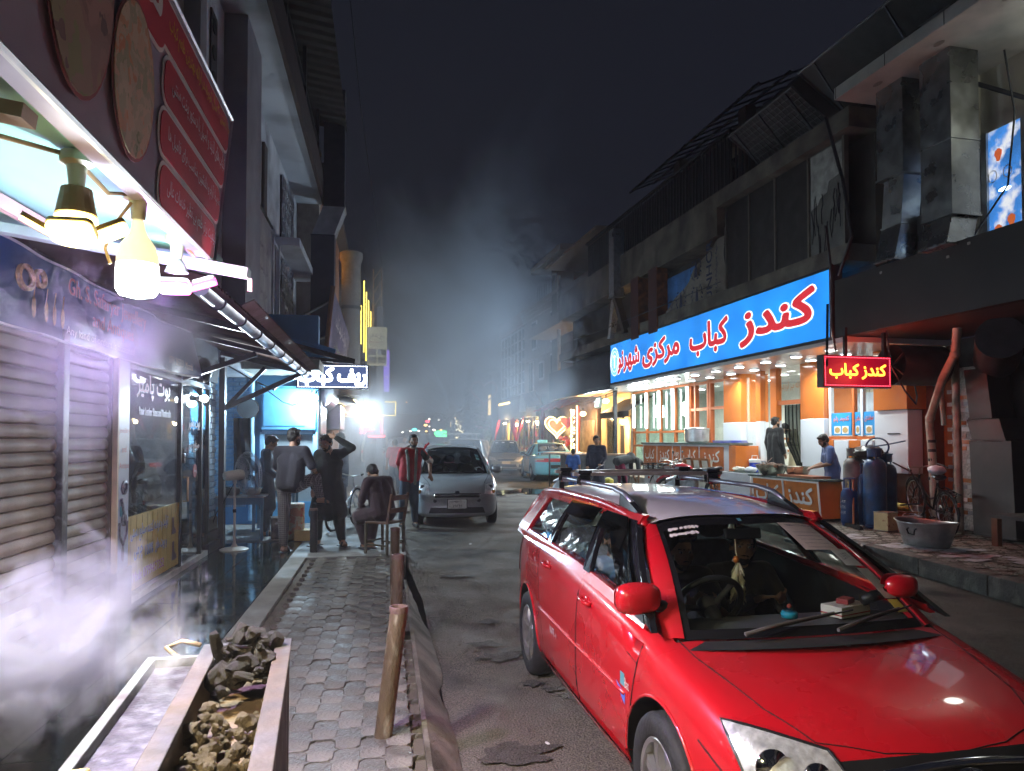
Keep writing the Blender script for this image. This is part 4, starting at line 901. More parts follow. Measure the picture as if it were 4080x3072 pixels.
MB().prism([(-.05,-.2),(.05,-.2),(.05,.1),(.12,.18),(0,.22),(-.12,.18),(-.05,.1)],(-.012,21.63,4.2),NA,Zv,(-.003,0,0)).build('emblem_figure',SWH,bs_,RM)
def led_sign(name,label,o,ex,w,h,txt,mat,dotm,back,thick,F=None,tw=.8,th=.5,zoff=0,dots=True,rev=None,toff=.03):
 ex = Vector(ex);o = Vector(o);n_ = ex.cross(Zv)
 t = thing(name,label,'LED sign',(F or ID)@Matrix.Translation(o))
 MB().prism([(-w/2,-h/2),(w/2,-h/2),(w/2,h/2),(-w/2,h/2)],o,ex,Zv,-n_*thick).build('cabinet',BLK,t,F)
 MB().prism([(-w/2+.015,-h/2+.015),(w/2-.015,-h/2+.015),(w/2-.015,h/2-.015),(-w/2+.015,h/2-.015)],o,ex,Zv,n_*.004).build('display',back,t,F)
 text(txt,mat,t,o+Zv*zoff,ex,Zv,w*tw,h*th,off=toff,F=F,lift=.008)
 if dots:
  mb = MB();P = []
  nx,nz = int(w/.032),int(h/.032)
  P += [(-w/2+.035+(w-.07)*i/nx,s_*(h/2-.035)) for i in range(nx+1) for s_ in (-1,1)] + [(s_*(w/2-.035),-h/2+.035+(h-.07)*i/nz) for i in range(1,nz) for s_ in (-1,1)]
  for x,z in P: mb.prism([(-.008,0),(0,-.008),(.008,0),(0,.008)],o+ex*x+Zv*z+n_*.005,ex,Zv,n_*.003)
  tag(mb.build('border_lights',dotm,t,F),kind='stuff')
 return t
rs = led_sign('led_sign','red LED sign with yellow and red kebab lettering hanging at the shop corner',(-.13,10.6,2.87),(1,0,0),1.30,.53,'کندز کباب',EM('ledorange',(1,.28,.02),2.6),EM('ledred',(1,.05,.08),3),M('led_back',(.05,.002,.008),.5,emit=(.28,.0,.02),es=.25,var=0),.16,F=RM,tw=.82,th=.46)
for b in (-.3,.45): MB().bar((b,10.68,3.13),(b,10.68,3.6),.05).build('hanger',BLK,rs,RM)
MB().bar((-.75,10.55,2.95),(-.15,11.3,4.1),.04).build('brace',BLK,rs,RM)
plight(rs,(-.13,10.25,2.87),13,(1,.10,.06),.25,F=RM);plight(rs,(-.13,10.95,2.8),4,(1,.12,.05),.2,F=RM)
tag(MB().tube([(.5,10.6,3.0),(.7,10.5,2.55),(1.0,10.6,2.35),(1.3,10.9,2.5),(1.5,11.2,2.9)],.014,6).build('hanging_cable',BLK,None,RM),'black cable drooping right of the red LED sign','cable')
tag(MB().tube([(-1.0,10.2,5.1),(-.6,10.6,4.4),(-.3,11.0,3.6),(0,11.3,3.3)],.02,6).build('hanging_cable',BLK,None,RM),'thick black cable slanting down past the end of the blue sign','cable')
tag(MB().tube([(.0,10.3,4.4),(.25,10.4,3.6),(.5,10.6,3.15)],.012,6).build('hanging_cable',BLK,None,RM),'black cable running down to the right end of the red LED sign','cable')
ct = thing('serving_counter','long orange and white kebab serving counter with five white lettered boards','counter',TRR(19,1,.2))
COR = M('counter_orange',(.52,.145,.035),.35,var=.2,vs=3);
MB().box(.95,1.45,16.38,21.55,.2,1.62).build('body',M('counter_white',(.62,.64,.66),.4,var=.1),ct,RM)
MB().box(.86,1.5,16.3,21.6,1.62,1.67).build('top',M('counter_top',(.10,.14,.13),.25,var=.3),ct,RM,bevel=.005)
MB().box(.9,.948,16.38,21.55,.94,1.62).build('board',WPA,ct,RM)
aa = 21.48
for s,w_ in (('کباب',.98),('کندز',1.02),('چوپان\nکباب',.5),('کباب',1.05),('کندز',1.28)):
 p = MB().box(.885,.899,aa-w_+.05,aa-.03,.98,1.57).build('text_board',COR,ct,RM)
 text(s,WHITE,p,(.885,aa-w_/2+.01,1.28),NA,Zv,w_*.66,.38,off=.02,F=RM);aa -= w_+.015
MB().box(.88,1.5,16.05,16.37,.5,1.6).build('end_panel',ORA,ct,RM,bevel=.006)
MB().box(.9,.949,16.38,17.6,.3,.93).build('lower_panel',ORA,ct,RM);MB().box(.6,1.3,15.0,16.3,.2,.98).build('step_block',WPA,ct,RM,bevel=.008)
MB().box(.62,1.25,15.05,16.0,.98,1.0).build('step_top',M('counter_top'),ct,RM)
kt = thing('grill_stand','low orange grill stand with white kebab lettering in front of the shop','grill stand',TRR(13.5,.8,.2))
MB().add([(.52,12.40,.24),(.52,14.72,.24),(1.05,14.72,.24),(1.05,12.40,.24),(.46,12.47,.95),(.46,14.66,.95),(1.02,14.66,.95),(1.02,12.5,.95)],[(0,3,2,1),(4,5,6,7),(0,1,5,4),(1,2,6,5),(2,3,7,6),(3,0,4,7)]).build('body',M('stand_orange',(.62,.19,.035),.3,var=.12,vs=3),kt,RM)
for a in (12.44,13.56,14.68): MB().bar((.515,a,.25),(.455,a,.95),.05,.012).build('trim',WHITE,kt,RM)
for z,b in ((.26,.512),(.935,.453)): MB().bar((b,12.42,z),(b,14.70,z),.012,.045).build('trim',WHITE,kt,RM)
for s,a in (('کندز',13.02),('کباب',14.12)): text(s,WHITE,kt,(.478,a,.60),NA,Vector((-.085,0,1)),.82,.42,off=.03,lift=.008,F=RM)
MB().box(.42,1.1,12.36,14.78,.95,.985).build('top',M('counter_top'),kt,RM);MB().box(.6,1.0,12.5,14.2,.2,.239).build('foot',BLK,kt,RM)
MB().box(.55,.95,12.7,13.9,.987,1.03).build('grill_tray',M('tray_rust',(.30,.10,.05),.5,metal=.3,var=.3),kt,RM)
bk = M('steel_bowl')
def Rbowl(a,b,z,r,h,label): 
 p = Rp(a,b,z);return bowl(p.x,p.y,p.z,r,h,label)
Rbowl(14.35,.72,.99,.33,.22,'large steel bowl of skewers on the orange grill stand');
mb = MB()
for k in range(26):
 a0 = random.uniform(0,6.28);p = Vector((.72+.2*math.cos(a0)*random.random(),14.35+.25*math.sin(a0)*random.random(),1.19+.03*random.random()));e = Vector((random.uniform(-.5,.5),random.uniform(-1,1),random.uniform(-.05,.12))).normalized()*.28
 mb.bar(p-e,p+e,.02,.012)
tag(mb.build('kebab_skewers',M('skewer_meat',(.35,.25,.2),.4,metal=.3,var=.5,vs=20),None,RM),'heap of flat kebab skewers piled in the large steel bowl','skewers',kind='stuff')
Rbowl(13.75,.95,.99,.28,.2,'second steel bowl behind the cook on the grill stand')
def pot():
 t = thing('cooking_pot','big aluminium cooking pot on the serving counter','pot',TRR(18.6,1.15,1.67))
 MB().lathe([(.001,0),(.30,0),(.33,.03),(.34,.36),(.36,.37),(.33,.38),(.31,.04),(.001,.03)],(1.18,18.55,1.672),28).build('body',M('aluminium',(.55,.56,.57),.35,metal=.9,var=.2,vs=5),t,RM,smooth=True)
 MB().lathe([(.345,.0),(.34,.02),(.001,.06)],(1.18,18.55,2.045),28).build('lid',M('aluminium'),t,RM,smooth=True)
 for s_ in (-1,1): MB().tube([(1.18,18.55+s_*.34,1.9),(1.18,18.55+s_*.41,1.92),(1.18,18.55+s_*.41,1.97),(1.18,18.55+s_*.34,1.98)],.014,6).build('handle',M('aluminium'),t,RM)
pot()
t = thing('blue_tray_stack','stack of blue plastic trays on the end of the serving counter','tray stack',TRR(16.7,1.1,1.67))
for k in range(3): MB().prism(rrect(.9,.5,.06),(1.15,16.75+.03*k,1.675+.02*k),(0,1,0),(1,0,0),(0,0,.015)).build('tray',M('tray_blue',(.03,.06,.45),.35),t,RM)
t = thing('cooler_jug','blue and white cooler jug with handle on the white step','cooler',TRR(15.3,.95,1.0))
MB().lathe([(.001,0),(.11,0),(.125,.22),(.001,.225)],(.95,15.35,1.002),20).build('body',M('cooler_blue',(.02,.06,.5),.35),t,RM,smooth=True);MB().lathe([(.13,0),(.13,.06),(.11,.08),(.001,.085)],(.95,15.35,1.222),20).build('lid',WHITE,t,RM,smooth=True)
MB().tube([(.95,15.23,1.26),(.95,15.24,1.38),(.95,15.46,1.38),(.95,15.47,1.26)],.009,6).build('handle',WHITE,t,RM)
def bagmesh(c,s,seed):
 mb = MB().sphere(c,s,16,12);mb.v = [p+Vector((mnoise.noise(p*14+Vector((seed,0,0))),mnoise.noise(p*14+Vector((0,seed,0))),mnoise.noise(p*14)))*.035 for p in mb.v];return mb
tag(bagmesh((.75,15.2,1.06),(.13,.15,.07),3).build('plastic_bag',M('bag_white',(.6,.63,.68),.3,var=.1),None,RM,smooth=True),'crumpled clear plastic bag beside the cooler jug','bag')
tag(bagmesh((.85,15.85,1.05),(.12,.2,.06),9).build('paper_heap',M('bag_cream',(.68,.62,.52),.6),None,RM,smooth=True),'crumpled cream wrapping paper heap on the white step','paper')
t = thing('pallet_frame','brown wooden framed board leaning against the serving counter','board',TRR(17.6,.7,.3))
MB().obox((.78,17.75,.85),(.03,1.35,.75),(0,.12,0)).build('sheet',M('board_pale',(.55,.55,.50),.6,var=.15),t,RM)
for a in (17.1,17.55,18.0,18.4): MB().bar((.83,a,.48),(.73,a,1.24),.06,.05).build('slat',M('wood_orange',(.36,.14,.05),.6,var=.3,vs=6),t,RM)
MB().bar((.73,17.05,1.24),(.73,18.45,1.24),.06,.06).build('rail',M('wood_orange'),t,RM)
def cylinder(a,b,h,r,mat,label,collar=True,F=RM):
 t = thing('gas_cylinder',label,'gas cylinder',TRR(a,b,.185),'gas cylinders by the orange wall');W=WMAT[t]
 bd = h-.17
 MB().lathe([(r*.82,0),(r*.85,.02),(r*.85,.05),(r*.97,.07),(r,.12),(r,bd*.5),(r*1.012,bd*.5+.01),(r,bd*.5+.02),(r,bd-.16),(r*.93,bd-.08),(r*.7,bd-.02),(r*.3,bd),(.001,bd)],n=26).xf(W).build('body',mat,t,smooth=True)
 MB().lathe([(.028,bd),(.028,bd+.05),(.02,bd+.05),(.02,bd+.09),(.035,bd+.09),(.035,bd+.11),(.001,bd+.11)],n=12).xf(W).build('valve',M('valve_brass',(.4,.3,.12),.4,metal=.8),t,smooth=True)
 if collar:
  mb = MB();k = .62
  for s_ in range(3):
   a0 = s_*2.094;mb.bar((r*k*math.cos(a0),r*k*math.sin(a0),bd-.06),(r*k*math.cos(a0),r*k*math.sin(a0),h),.03,.015)
  mb.tube([(r*k*math.cos(q),r*k*math.sin(q),h) for q in [2*math.pi*i/20 for i in range(20)]],.014,6,closed=True)
  if r > .17: mb.lathe([(r*k,bd+.03),(r*k,h),(r*k-.01,h),(r*k-.01,bd+.03)],n=20)
  mb.xf(W).build('collar',mat,t,smooth=True)
 return t
CB = lambda k: M('cyl_blue%d'%k,(.015,.06+.01*k,.20),.42,var=.3,vs=5,bump=.15,bs=25,dirt=(.05,.05,.06),ds=2.2,dt=.56,rvar=.12)
CG = M('cyl_grey',(.17,.165,.155),.5,var=.25,vs=5,dirt=(.08,.075,.07),ds=3,dt=.55)
g1 = cylinder(11.40,.85,1.40,.19,CB(1),'tallest blue gas cylinder standing in front of the others')
g2 = cylinder(11.78,.62,.86,.145,CB(0),'short blue gas cylinder with white paint marks beside the broom handle')
g3 = cylinder(12.05,.95,1.40,.19,CG,'tall grey gas cylinder behind the short blue one')
g4 = cylinder(11.70,1.33,1.30,.19,CB(2),'blue gas cylinder with white numbers nearest the white cabinet')
g5 = cylinder(11.78,.98,1.12,.14,CB(1),'blue gas cylinder squeezed behind between the short and the tallest one')
for g,rr,z in ((g2,.145,.45),(g4,.19,.75)):
 for k,s in enumerate(('گاز','۹۸۲۷۲۷۱','۹۸۹۰۷۷')):
  p = WMAT[g]@Vector((-rr-.002,-.02,z-k*.10));text(s,M('chalk',(.5,.55,.6),.8),g,p,RM.to_3x3()@NA,Zv,.16,.06,lift=.006)
br = thing('broom','broom with wooden handle and black bristles leaning on the gas cylinders','broom',TRR(11.45,.5,.19))
MB().bar((.52,11.55,.22),(.66,11.72,1.05),.024).build('handle',M('broom_wood',(.45,.22,.1),.5),br,RM)
MB().add([(.36,11.2,.185),(.44,11.2,.185),(.58,11.78,.185),(.5,11.78,.185),(.38,11.22,.25),(.43,11.22,.25),(.56,11.76,.25),(.51,11.76,.25)],[(0,3,2,1),(4,5,6,7),(0,1,5,4),(1,2,6,5),(2,3,7,6),(3,0,4,7)]).build('bristles',M('bristle',(.02,.02,.02),.9,bump=1,bs=90),br,RM)
mb = bagmesh((1.0,11.75,1.52),(.2,.32,.13),5)
tag(mb.build('black_bag',LEA,None,RM,smooth=True),'crumpled black leather bag lying on top of the gas cylinders','bag')
mb = MB();mb.tube([(.95,11.45+.28*math.cos(a),1.62+.16*math.sin(a)) for a in [i*2*math.pi/24 for i in range(24)]],.016,6,closed=True);mb.tube([(.9,11.75,1.6),(1.0,11.3,1.66),(1.05,10.9,1.73)],.014,6)
tag(mb.build('gas_hose',M('hose_blue',(.03,.05,.12),.5),None,RM,smooth=True),'coiled dark hose with blue rod on top of the gas cylinders','hose')
tag(MB().tube([(1.1,11.25,1.35),(1.2,10.95,1.2),(1.25,10.8,.9),(1.3,10.9,.65),(1.2,11.2,.6)],.014,6).build('gas_hose',BLK,None,RM,smooth=True),'black hose looping down from the rightmost gas cylinder','hose')
t = tin(0,0,0,.27,.32,'pale yellow patterned oil tin in front of the gas cylinders',M('tin_yellow',(.62,.56,.28),.4,var=.12,dirt=(.35,.16,.08),ds=14,dt=.66,dw=.03));
t.matrix_world = TRR(11.0,.72,.19,.25);WMAT[t]=t.matrix_world
def bucket(a,b,r,h,mat,label):
 t = thing('bucket',label,'bucket',TRR(a,b,.19));W=WMAT[t]
 MB().lathe([(.001,0),(r*.8,0),(r,h),(r*1.05,h),(r*1.05,h-.02),(r*.97,h-.02),(r*.77,.012),(.001,.012)],n=24).xf(W).build('pail',mat,t,smooth=True)
 MB().tube([(-r*1.03,0,h-.02),(-r*.8,r*.5,h+.02),(0,r*.9,h+.03),(r*.8,r*.5,h+.02),(r*1.03,0,h-.02)],.005,5).xf(W).build('handle',M('alu'),t)
bucket(10.85,1.12,.15,.26,M('bucket_white',(.58,.60,.52),.45),'white plastic bucket between the yellow tin and the metal basin')
def basin():
 t = thing('metal_basin','large oval galvanised wash basin with side handles on the wet stones','basin',TRR(9.35,-.02,.19,.12));W=WMAT[t]
 mb = MB();rg = []
 for s_,z in ((.70,0),(.72,.01),(.80,.10),(.805,.13),(.83,.14),(.95,.30),(1.0,.34),(1.04,.345),(1.03,.355),(.97,.34),(.79,.12),(.68,.02)):
  rg.append([Vector((.30*s_*math.cos(a)*(1+.0*s_),.47*s_*math.sin(a),z+(.035*math.sin(a)**2*(s_>.9)))) for a in [2*math.pi*i/36 for i in range(36)]])
 mb.loft(rg);mb.xf(W).build('tub',M('basin_zinc',(.34,.345,.34),.38,metal=.75,var=.25,vs=5,bump=.25,bs=12,dirt=(.15,.14,.12),ds=3,dt=.6),t,smooth=True)
 for s_ in (-1,):
  MB().tube([(-.27,-.07,.27),(-.31,-.07,.26),(-.31,-.06,.19),(-.28,.06,.19),(-.31,.06,.26),(-.27,.06,.27)],.012,6).xf(W).build('handle',DKST,t)
 MB().prism(ellipse(.25,.39),(0,0,.22),(1,0,0),(0,1,0),(0,0,.004)).xf(W).build('water',M('basin_water',(.08,.085,.085),.05,var=0,bump=.1,bs=10),t)
basin()
def bicycle(label,m,col,name='bicycle',detail=True,basket=False,simple=False):
 t = thing(name,label,'bicycle',m);W=WMAT[t]
 FRM = M('bike_'+col,{'black':(.02,.022,.02),'silver':(.4,.42,.45),'rust':(.2,.08,.04)}[col],.35,metal=.5,var=.2)
 CHR = M('chrome_worn',(.5,.5,.48),.3,metal=.9,var=.2)
 r = .34
 for y in (-.52,.56):
  w = MB().tube([(0,y+r*math.cos(a),r+r*math.sin(a)) for a in [2*math.pi*i/36 for i in range(36)]],.019,8,closed=True).xf(W).build('wheel',RUBBER,t,smooth=True)
  MB().tube([(0,y+(r-.026)*math.cos(a),r+(r-.026)*math.sin(a)) for a in [2*math.pi*i/36 for i in range(36)]],.011,6,closed=True).xf(W).build('rim',CHR,w,smooth=True)
  mb = MB()
  for k in range(20):
   a = 2*math.pi*k/20;mb.tube([(.03*(-1)**k,y+.02*math.cos(a+1.4),r+.02*math.sin(a+1.4)),(0,y+(r-.03)*math.cos(a),r+(r-.03)*math.sin(a))],.0022,4)
  mb.cyl((-.05,y,r),(.05,y,r),.02,n=8);tag(mb.xf(W).build('spokes',CHR,w),kind='stuff')
  MB().tube([(0,y+(r+.04)*math.cos(a),r+(r+.04)*math.sin(a)) for a in [math.pi*(.05 if y<0 else .1)+i*math.pi*.9/12 for i in range(13)]],.016,5).xf(W).build('mudguard',FRM,t)
 bb = (0,-.06,.30);ht = (0,.40,.80);hb = (0,.44,.60);stt = (0,-.22,.80)
 MB().tube([stt,bb],.017,8).xf(W).build('seat_tube',FRM,t);MB().tube([ht,hb],.02,8).xf(W).build('head_tube',FRM,t)
 MB().tube([hb,(0,.30,.44),(0,.1,.33),bb],.018,8).xf(W).build('down_tube',FRM,t,smooth=True);MB().tube([(0,.41,.73),(0,.25,.55),(0,.05,.45),(0,-.14,.52)],.016,8).xf(W).build('top_tube',FRM,t,smooth=True)
 for s_ in (-.045,.045):
  MB().tube([hb,(s_,.5,.52),(s_,.56,r)],.012,6).xf(W).build('fork_blade',FRM,t);MB().tube([bb,(s_*1.1,-.52,r)],.011,6).xf(W).build('chain_stay',FRM,t);MB().tube([stt,(s_,-.52,r)],.010,6).xf(W).build('seat_stay',FRM,t)
 MB().tube([ht,(0,.37,.93)],.013,6).xf(W).build('stem',CHR,t)
 MB().tube([(-.29,.14,.98),(-.24,.26,1.0),(-.12,.37,.95),(0,.38,.93),(.12,.37,.95),(.24,.26,1.0),(.29,.14,.98)],.012,8).xf(W).build('handlebar',CHR,t,smooth=True)
 for s_ in (-1,1): MB().tube([(.29*s_,.14,.98),(.30*s_,.05,.97)],.017,8).xf(W).build('grip',BLK,t)
 mb = MB();mb.loft([[Vector((wd*math.cos(a),y,.90+h*math.sin(a))) for a in [2*math.pi*i/12 for i in range(12)]] for y,wd,h in ((-.36,.05,.03),(-.33,.10,.045),(-.22,.09,.04),(-.10,.035,.03),(-.05,.025,.02))]);mb.xf(W).build('saddle',BLK,t,smooth=True)
 MB().cyl((0,-.22,.78),(0,-.23,.88),.012,n=8).xf(W).build('seat_post',CHR,t)
 MB().lathe([(.09,-.004),(.095,0),(.09,.004),(.07,.004),(.07,-.004)],(.06,-.06,.30),20,Matrix.Rotation(R_(90),3,'Y')).xf(W).build('chainring',CHR,t)
 for s_ in (-1,1): MB().bar((.07*s_,-.06,.30),(.08*s_,-.06+.12*s_,.20),.02).xf(W).build('crank',CHR,t);MB().box(.08*s_-.04,.08*s_+.04,-.1+.12*s_,-.02+.12*s_,.185,.205).xf(W).build('pedal',BLK,t)
 mb = MB();mb.bar((-.06,-.82,.72),(-.06,-.3,.74),.015);mb.bar((.06,-.82,.72),(.06,-.3,.74),.015)
 for k in range(4): mb.bar((-.06,-.8+.16*k,.72),(.06,-.8+.16*k,.72),.012)
 mb.bar((-.06,-.7,.72),(-.05,-.52,r),.012);mb.bar((.06,-.7,.72),(.05,-.52,r),.012);mb.xf(W).build('rack',FRM,t)
 MB().box(-.02,.02,-.90,-.87,.55,.61).xf(W).build('reflector',M('refl_red',(.6,.08,.02),.3),t)
 if basket:
  mb = MB()
  for k in range(5): mb.tube([(-.17,-.9,.74+.05*k),(.17,-.9,.74+.05*k),(.17,-.5,.74+.05*k),(-.17,-.5,.74+.05*k)],.012,4,closed=True)
  for x in (-.17,0,.17):
   for y in (-.9,-.7,-.5): mb.bar((x,y,.73),(x,y,.95),.02)
  mb.xf(W).build('crate',BLK,t)
 return t
p0 = Rp(10.25,1.28,.2);p1 = Rp(11.3,1.62,.38);d = (p1-p0).normalized();xx = d.cross(Zv).normalized();
mm = Matrix((xx,d,xx.cross(d))).transposed().to_4x4();mm = Matrix.Translation((p0+p1)/2) @ mm @ Matrix.Rotation(R_(-5),4,'Y')
bicycle('black roadster bicycle with chrome handlebar parked by the drain pipes on the right',mm,'black')
tag(bagmesh((0,0,0),(.12,.14,.10),2).xf(mm).xf(Matrix.Translation((0,0,.0))).build('saddle_bag',M('bag_white'),None) if False else bagmesh(tuple(mm@Vector((0,-.2,1.0))),(.13,.14,.09),2).build('saddle_cover',M('bag_white'),smooth=True),'crumpled clear plastic bag wrapped over the saddle of the black bicycle','plastic bag')
pl = thing('wooden_pallet','orange brown wooden pallet lying behind the black bicycle','pallet',TRR(11.7,1.75,.19))
for k in range(4): MB().box(1.45,2.1,11.35+.25*k,11.52+.25*k,.42,.45).build('slat',M('wood_orange'),pl,RM)
for b in (1.5,1.78,2.06): MB().box(b-.04,b+.04,11.35,12.27,.19,.417).build('bearer',M('wood_orange'),pl,RM)
tag(bagmesh((1.7,11.75,.5),(.18,.25,.07),8).build('fruit_heap',M('yellow_heap',(.55,.38,.05),.6,var=.5,vs=20),None,RM,smooth=True),'low yellow heap of scraps on the wooden pallet','scraps')
rwl = thing('dark_wall','dark sooty wall with orange door at the right edge','wall',TRR(8,2.3,.2))
SOOT = M('soot_wall',(.045,.04,.035),.75,var=.3,vs=2,bump=.3,bs=20,dirt=(.08,.07,.06),ds=1.2,dt=.6)
MB().box(2.2,2.5,-2,11.2,.15,3.52).build('wall',SOOT,rwl,RM)
MB().box(2.15,2.198,11.0,12.1,.55,2.95).build('door',M('door_orange',(.38,.10,.025),.35,var=.2,vs=2,dirt=(.2,.05,.02),ds=1.5,dt=.6),rwl,RM)
MB().box(1.92,2.2,11.2,12.2,.15,3.42).build('recess_wall',M('red_brown',(.16,.035,.015),.4),rwl,RM)
MB().box(2.08,2.198,10.35,10.95,.2,3.0).build('tile_panel',M('tile_stone'),rwl,RM)
for row in range(20):
 for q in range(2): link('wall_tile',random.choice(tmm),None,rwl,ml=WMAT[rwl].inverted()@TRR(10.5+.3*q+(.1 if row%2 else 0),2.075,.5+row*.11))
MB().box(2.12,2.19,8.9,9.6,.6,2.6).build('dark_panel',M('panel_black',(.02,.018,.017),.6),rwl,RM)
PVC = M('pvc_beige',(.40,.36,.27),.45,var=.2,vs=5,dirt=(.16,.13,.10),ds=2,dt=.58)
pv = thing('drain_pipe','beige plastic drain pipe bending outwards in front of the dark wall','drain pipe',TRR(10.7,1.5,.2))
MB().tube([(1.0,9.75,3.5),(1.0,9.8,3.1),(1.15,10.2,2.75),(1.45,10.75,2.2),(1.5,10.85,2.05),(1.5,10.8,1.5),(1.5,10.75,.3)],.065,14).build('pipe',PVC,pv,RM,smooth=True)
for p in ((1.0,9.8,3.1),(1.47,10.8,2.12)): MB().sphere(p,.078,14,8).build('elbow',PVC,pv,RM,smooth=True)
for k in range(5): MB().cyl((1.5,10.8,1.75-.16*k),(1.5,10.8,1.70-.16*k),.067,n=14).build('black_mark',BLK,pv,RM)
pv = thing('drain_pipe','straight beige drain pipe running down the dark wall behind the bent one','drain pipe',TRR(10.35,1.7,.2))
MB().tube([(1.75,10.55,3.3),(1.75,10.5,.2)],.06,14).build('pipe',PVC,pv,RM,smooth=True);MB().tube([(1.85,11.0,3.2),(1.85,10.9,2.0)],.04,10).build('pipe',PVC,pv,RM,smooth=True)
dcm = M('duct_dark',(.085,.082,.075),.5,metal=.5,var=.25,vs=4,bump=.15,bs=10,dirt=(.06,.055,.05),ds=2,dt=.55)
dt_ = thing('wall_duct','grey sheet metal duct widening towards the pavement on the dark right wall','duct',TRR(9.7,1.8,.2))
def duct(par,pts,wb,wa,mat,F=RM,name='duct_section'):
 for (p,q) in zip(pts,pts[1:]):
  mb = MB();r0 = [Vector(p)+Vector((sb_*wb/2,sa*wa/2,0)) for sb_,sa in ((-1,-1),(1,-1),(1,1),(-1,1))];r1 = [Vector(q)+Vector((sb_*wb/2,sa*wa/2,0)) for sb_,sa in ((-1,-1),(1,-1),(1,1),(-1,1))]
  mb.loft([r0,r1]);mb.build(name,mat,par,F,bevel=.006)
  z = q[2];MB().loft([[Vector((q[0]+sb_*(wb/2+.015),q[1]+sa*(wa/2+.015),z+dz)) for sb_,sa in ((-1,-1),(1,-1),(1,1),(-1,1))] for dz in (-.015,.015)]).build('flange',mat,par,F)
duct(dt_,[(1.85,10.05,2.9),(1.85,9.95,2.1)],.45,.42,dcm);duct(dt_,[(1.80,9.85,2.08),(1.75,9.7,1.75)],.5,.6,dcm);duct(dt_,[(1.75,9.68,1.73),(1.75,9.62,.25)],.5,.75,dcm)
MB().cyl((1.0,9.0,3.25),(1.9,9.9,3.05),.32,n=20).build('fan_drum',M('drum',(.06,.055,.055),.5,metal=.4),dt_,RM,smooth=True)
ho = thing('extractor_hood','dark round extractor fan housing under the black fascia','extractor',TRR(10.6,1.2,2.7))
MB().cyl((.55,10.65,3.0),(1.5,10.65,3.0),.34,n=24,cap=False).build('casing',M('casing',(.10,.10,.11),.4,metal=.6),ho,RM,smooth=True);MB().cyl((1.45,10.65,3.0),(1.46,10.65,3.0),.33,n=24).build('back',BLK,ho,RM)
for k in range(5): MB().bar((.6,10.65,3.0),(.6,10.65+.32*math.cos(k*1.256),3.0+.32*math.sin(k*1.256)),.05,.012).build('blade',DKST,ho,RM)
bn = thing('low_bench','low dark table with brown leg at the right edge of the pavement','table',TRR(8.6,1.5,.2))
MB().box(.95,1.9,7.6,9.2,.60,.65).build('top',M('bench_dark',(.05,.048,.045),.6,var=.3),bn,RM)
for b,a in ((1.0,9.12),(1.85,9.12),(1.0,7.7),(1.85,7.7)): MB().box(b-.04,b+.04,a-.05,a+.05,.19,.6).build('leg',M('leg_brown',(.20,.08,.035),.6),bn,RM)
MB().box(1.5,1.52,7.8,9.0,.25,.58).build('panel',M('bench_dark'),bn,RM)
fs_ = thing('black_fascia','wide plain black fascia board above the dark right hand shop','fascia',TRR(5.5,0,3.5))
MB().box(0,.14,-3,11.30,3.53,4.53).build('board',M('fascia_black',(.016,.014,.012),.6,var=.3,vs=2),fs_,RM)
MB().box(.14,2.2,-3,11.3,3.54,3.62).build('soffit',M('soffit_dark',(.05,.03,.025),.5),fs_,RM)
for a,z in ((8.9,4.35),(10.2,4.42),(8.55,4.45)): MB().prism(rrect(.05,.04,.008),(-.004,a,z),NA,Zv,(-.004,0,0)).build('patch',M('patch',(.3,.28,.25),.6),fs_,RM)
ub = thing('old_upper_storey','old dark upper storey with boarded windows over the kebab shop','building',TRR(16,1.5,4.8))
OLD = M('old_concrete',(.075,.068,.055),.85,var=.3,vs=1.5,bump=.4,bs=18,dirt=(.035,.03,.026),ds=1,dt=.52)
BEA = M('old_beam',(.155,.135,.105),.85,var=.25,vs=2,bump=.4,bs=18,dirt=(.07,.06,.05),ds=1.5,dt=.55)
MB().box(.6,5,11.0,27.6,4.53,7.1).build('wall',OLD,ub,RM)
MB().box(.02,.6,11.0,27.6,4.82,5.12).build('sill_beam',BEA,ub,RM);MB().box(.0,.62,10.9,27.6,6.95+.15,7.45).build('top_beam',BEA,ub,RM)
MB().box(.0,.618,15.3,27.6,6.45,7.098).build('drop_beam',BEA,ub,RM)
mtP = M('board_black',(.02,.018,.016),.55,var=.35,vs=3,dirt=(.035,.032,.03),ds=4,dt=.6)
for k,(a0,a1) in enumerate(((12.28,13.3),(13.34,14.25),(14.29,15.2))):
 MB().box(.2,.25,a0,a1,5.15,7.08).build('boarded_panel',mtP,ub,RM)
pe = MB().box(.2,.25,11.3,12.22,5.15,7.08).build('peeling_panel',M('peel_grey',(.11,.11,.10),.7,var=.25,vs=3),ub,RM)
MB().prism([(0,0),(.85,0),(.85,-.55),(.5,-.62),(.45,-.8),(.25,-.85),(.2,-.95),(0,-1.0)][::-1],(.196,12.18,7.05),NA,Zv,(-.004,0,0)).build('whitewash',M('whitewash',(.32,.32,.29),.8,var=.3,vs=6),pe,RM)
for k in range(15):
 a = 12.15-k*.055-random.random()*.02;z = 6.0+random.uniform(-.5,.35);zz=z;pts=[]
 for q in range(4): pts.append((.194,a+random.uniform(-.03,.03),zz));zz -= random.uniform(.12,.28)
 MB().tube(pts,.011,4).build('crack',BLK,pe,RM)
for a in (11.26,12.25,13.32,14.27,15.22): MB().box(.17,.26,a-.025,a+.025,5.12,7.1).build('window_bar',M('bar_grey',(.14,.125,.10),.7),ub,RM)
tp = thing('printed_tarpaulin','torn grey tarpaulin with dark relief agency lettering and laurel leaves on the upper storey','tarpaulin',TRR(16.5,.2,5.1))
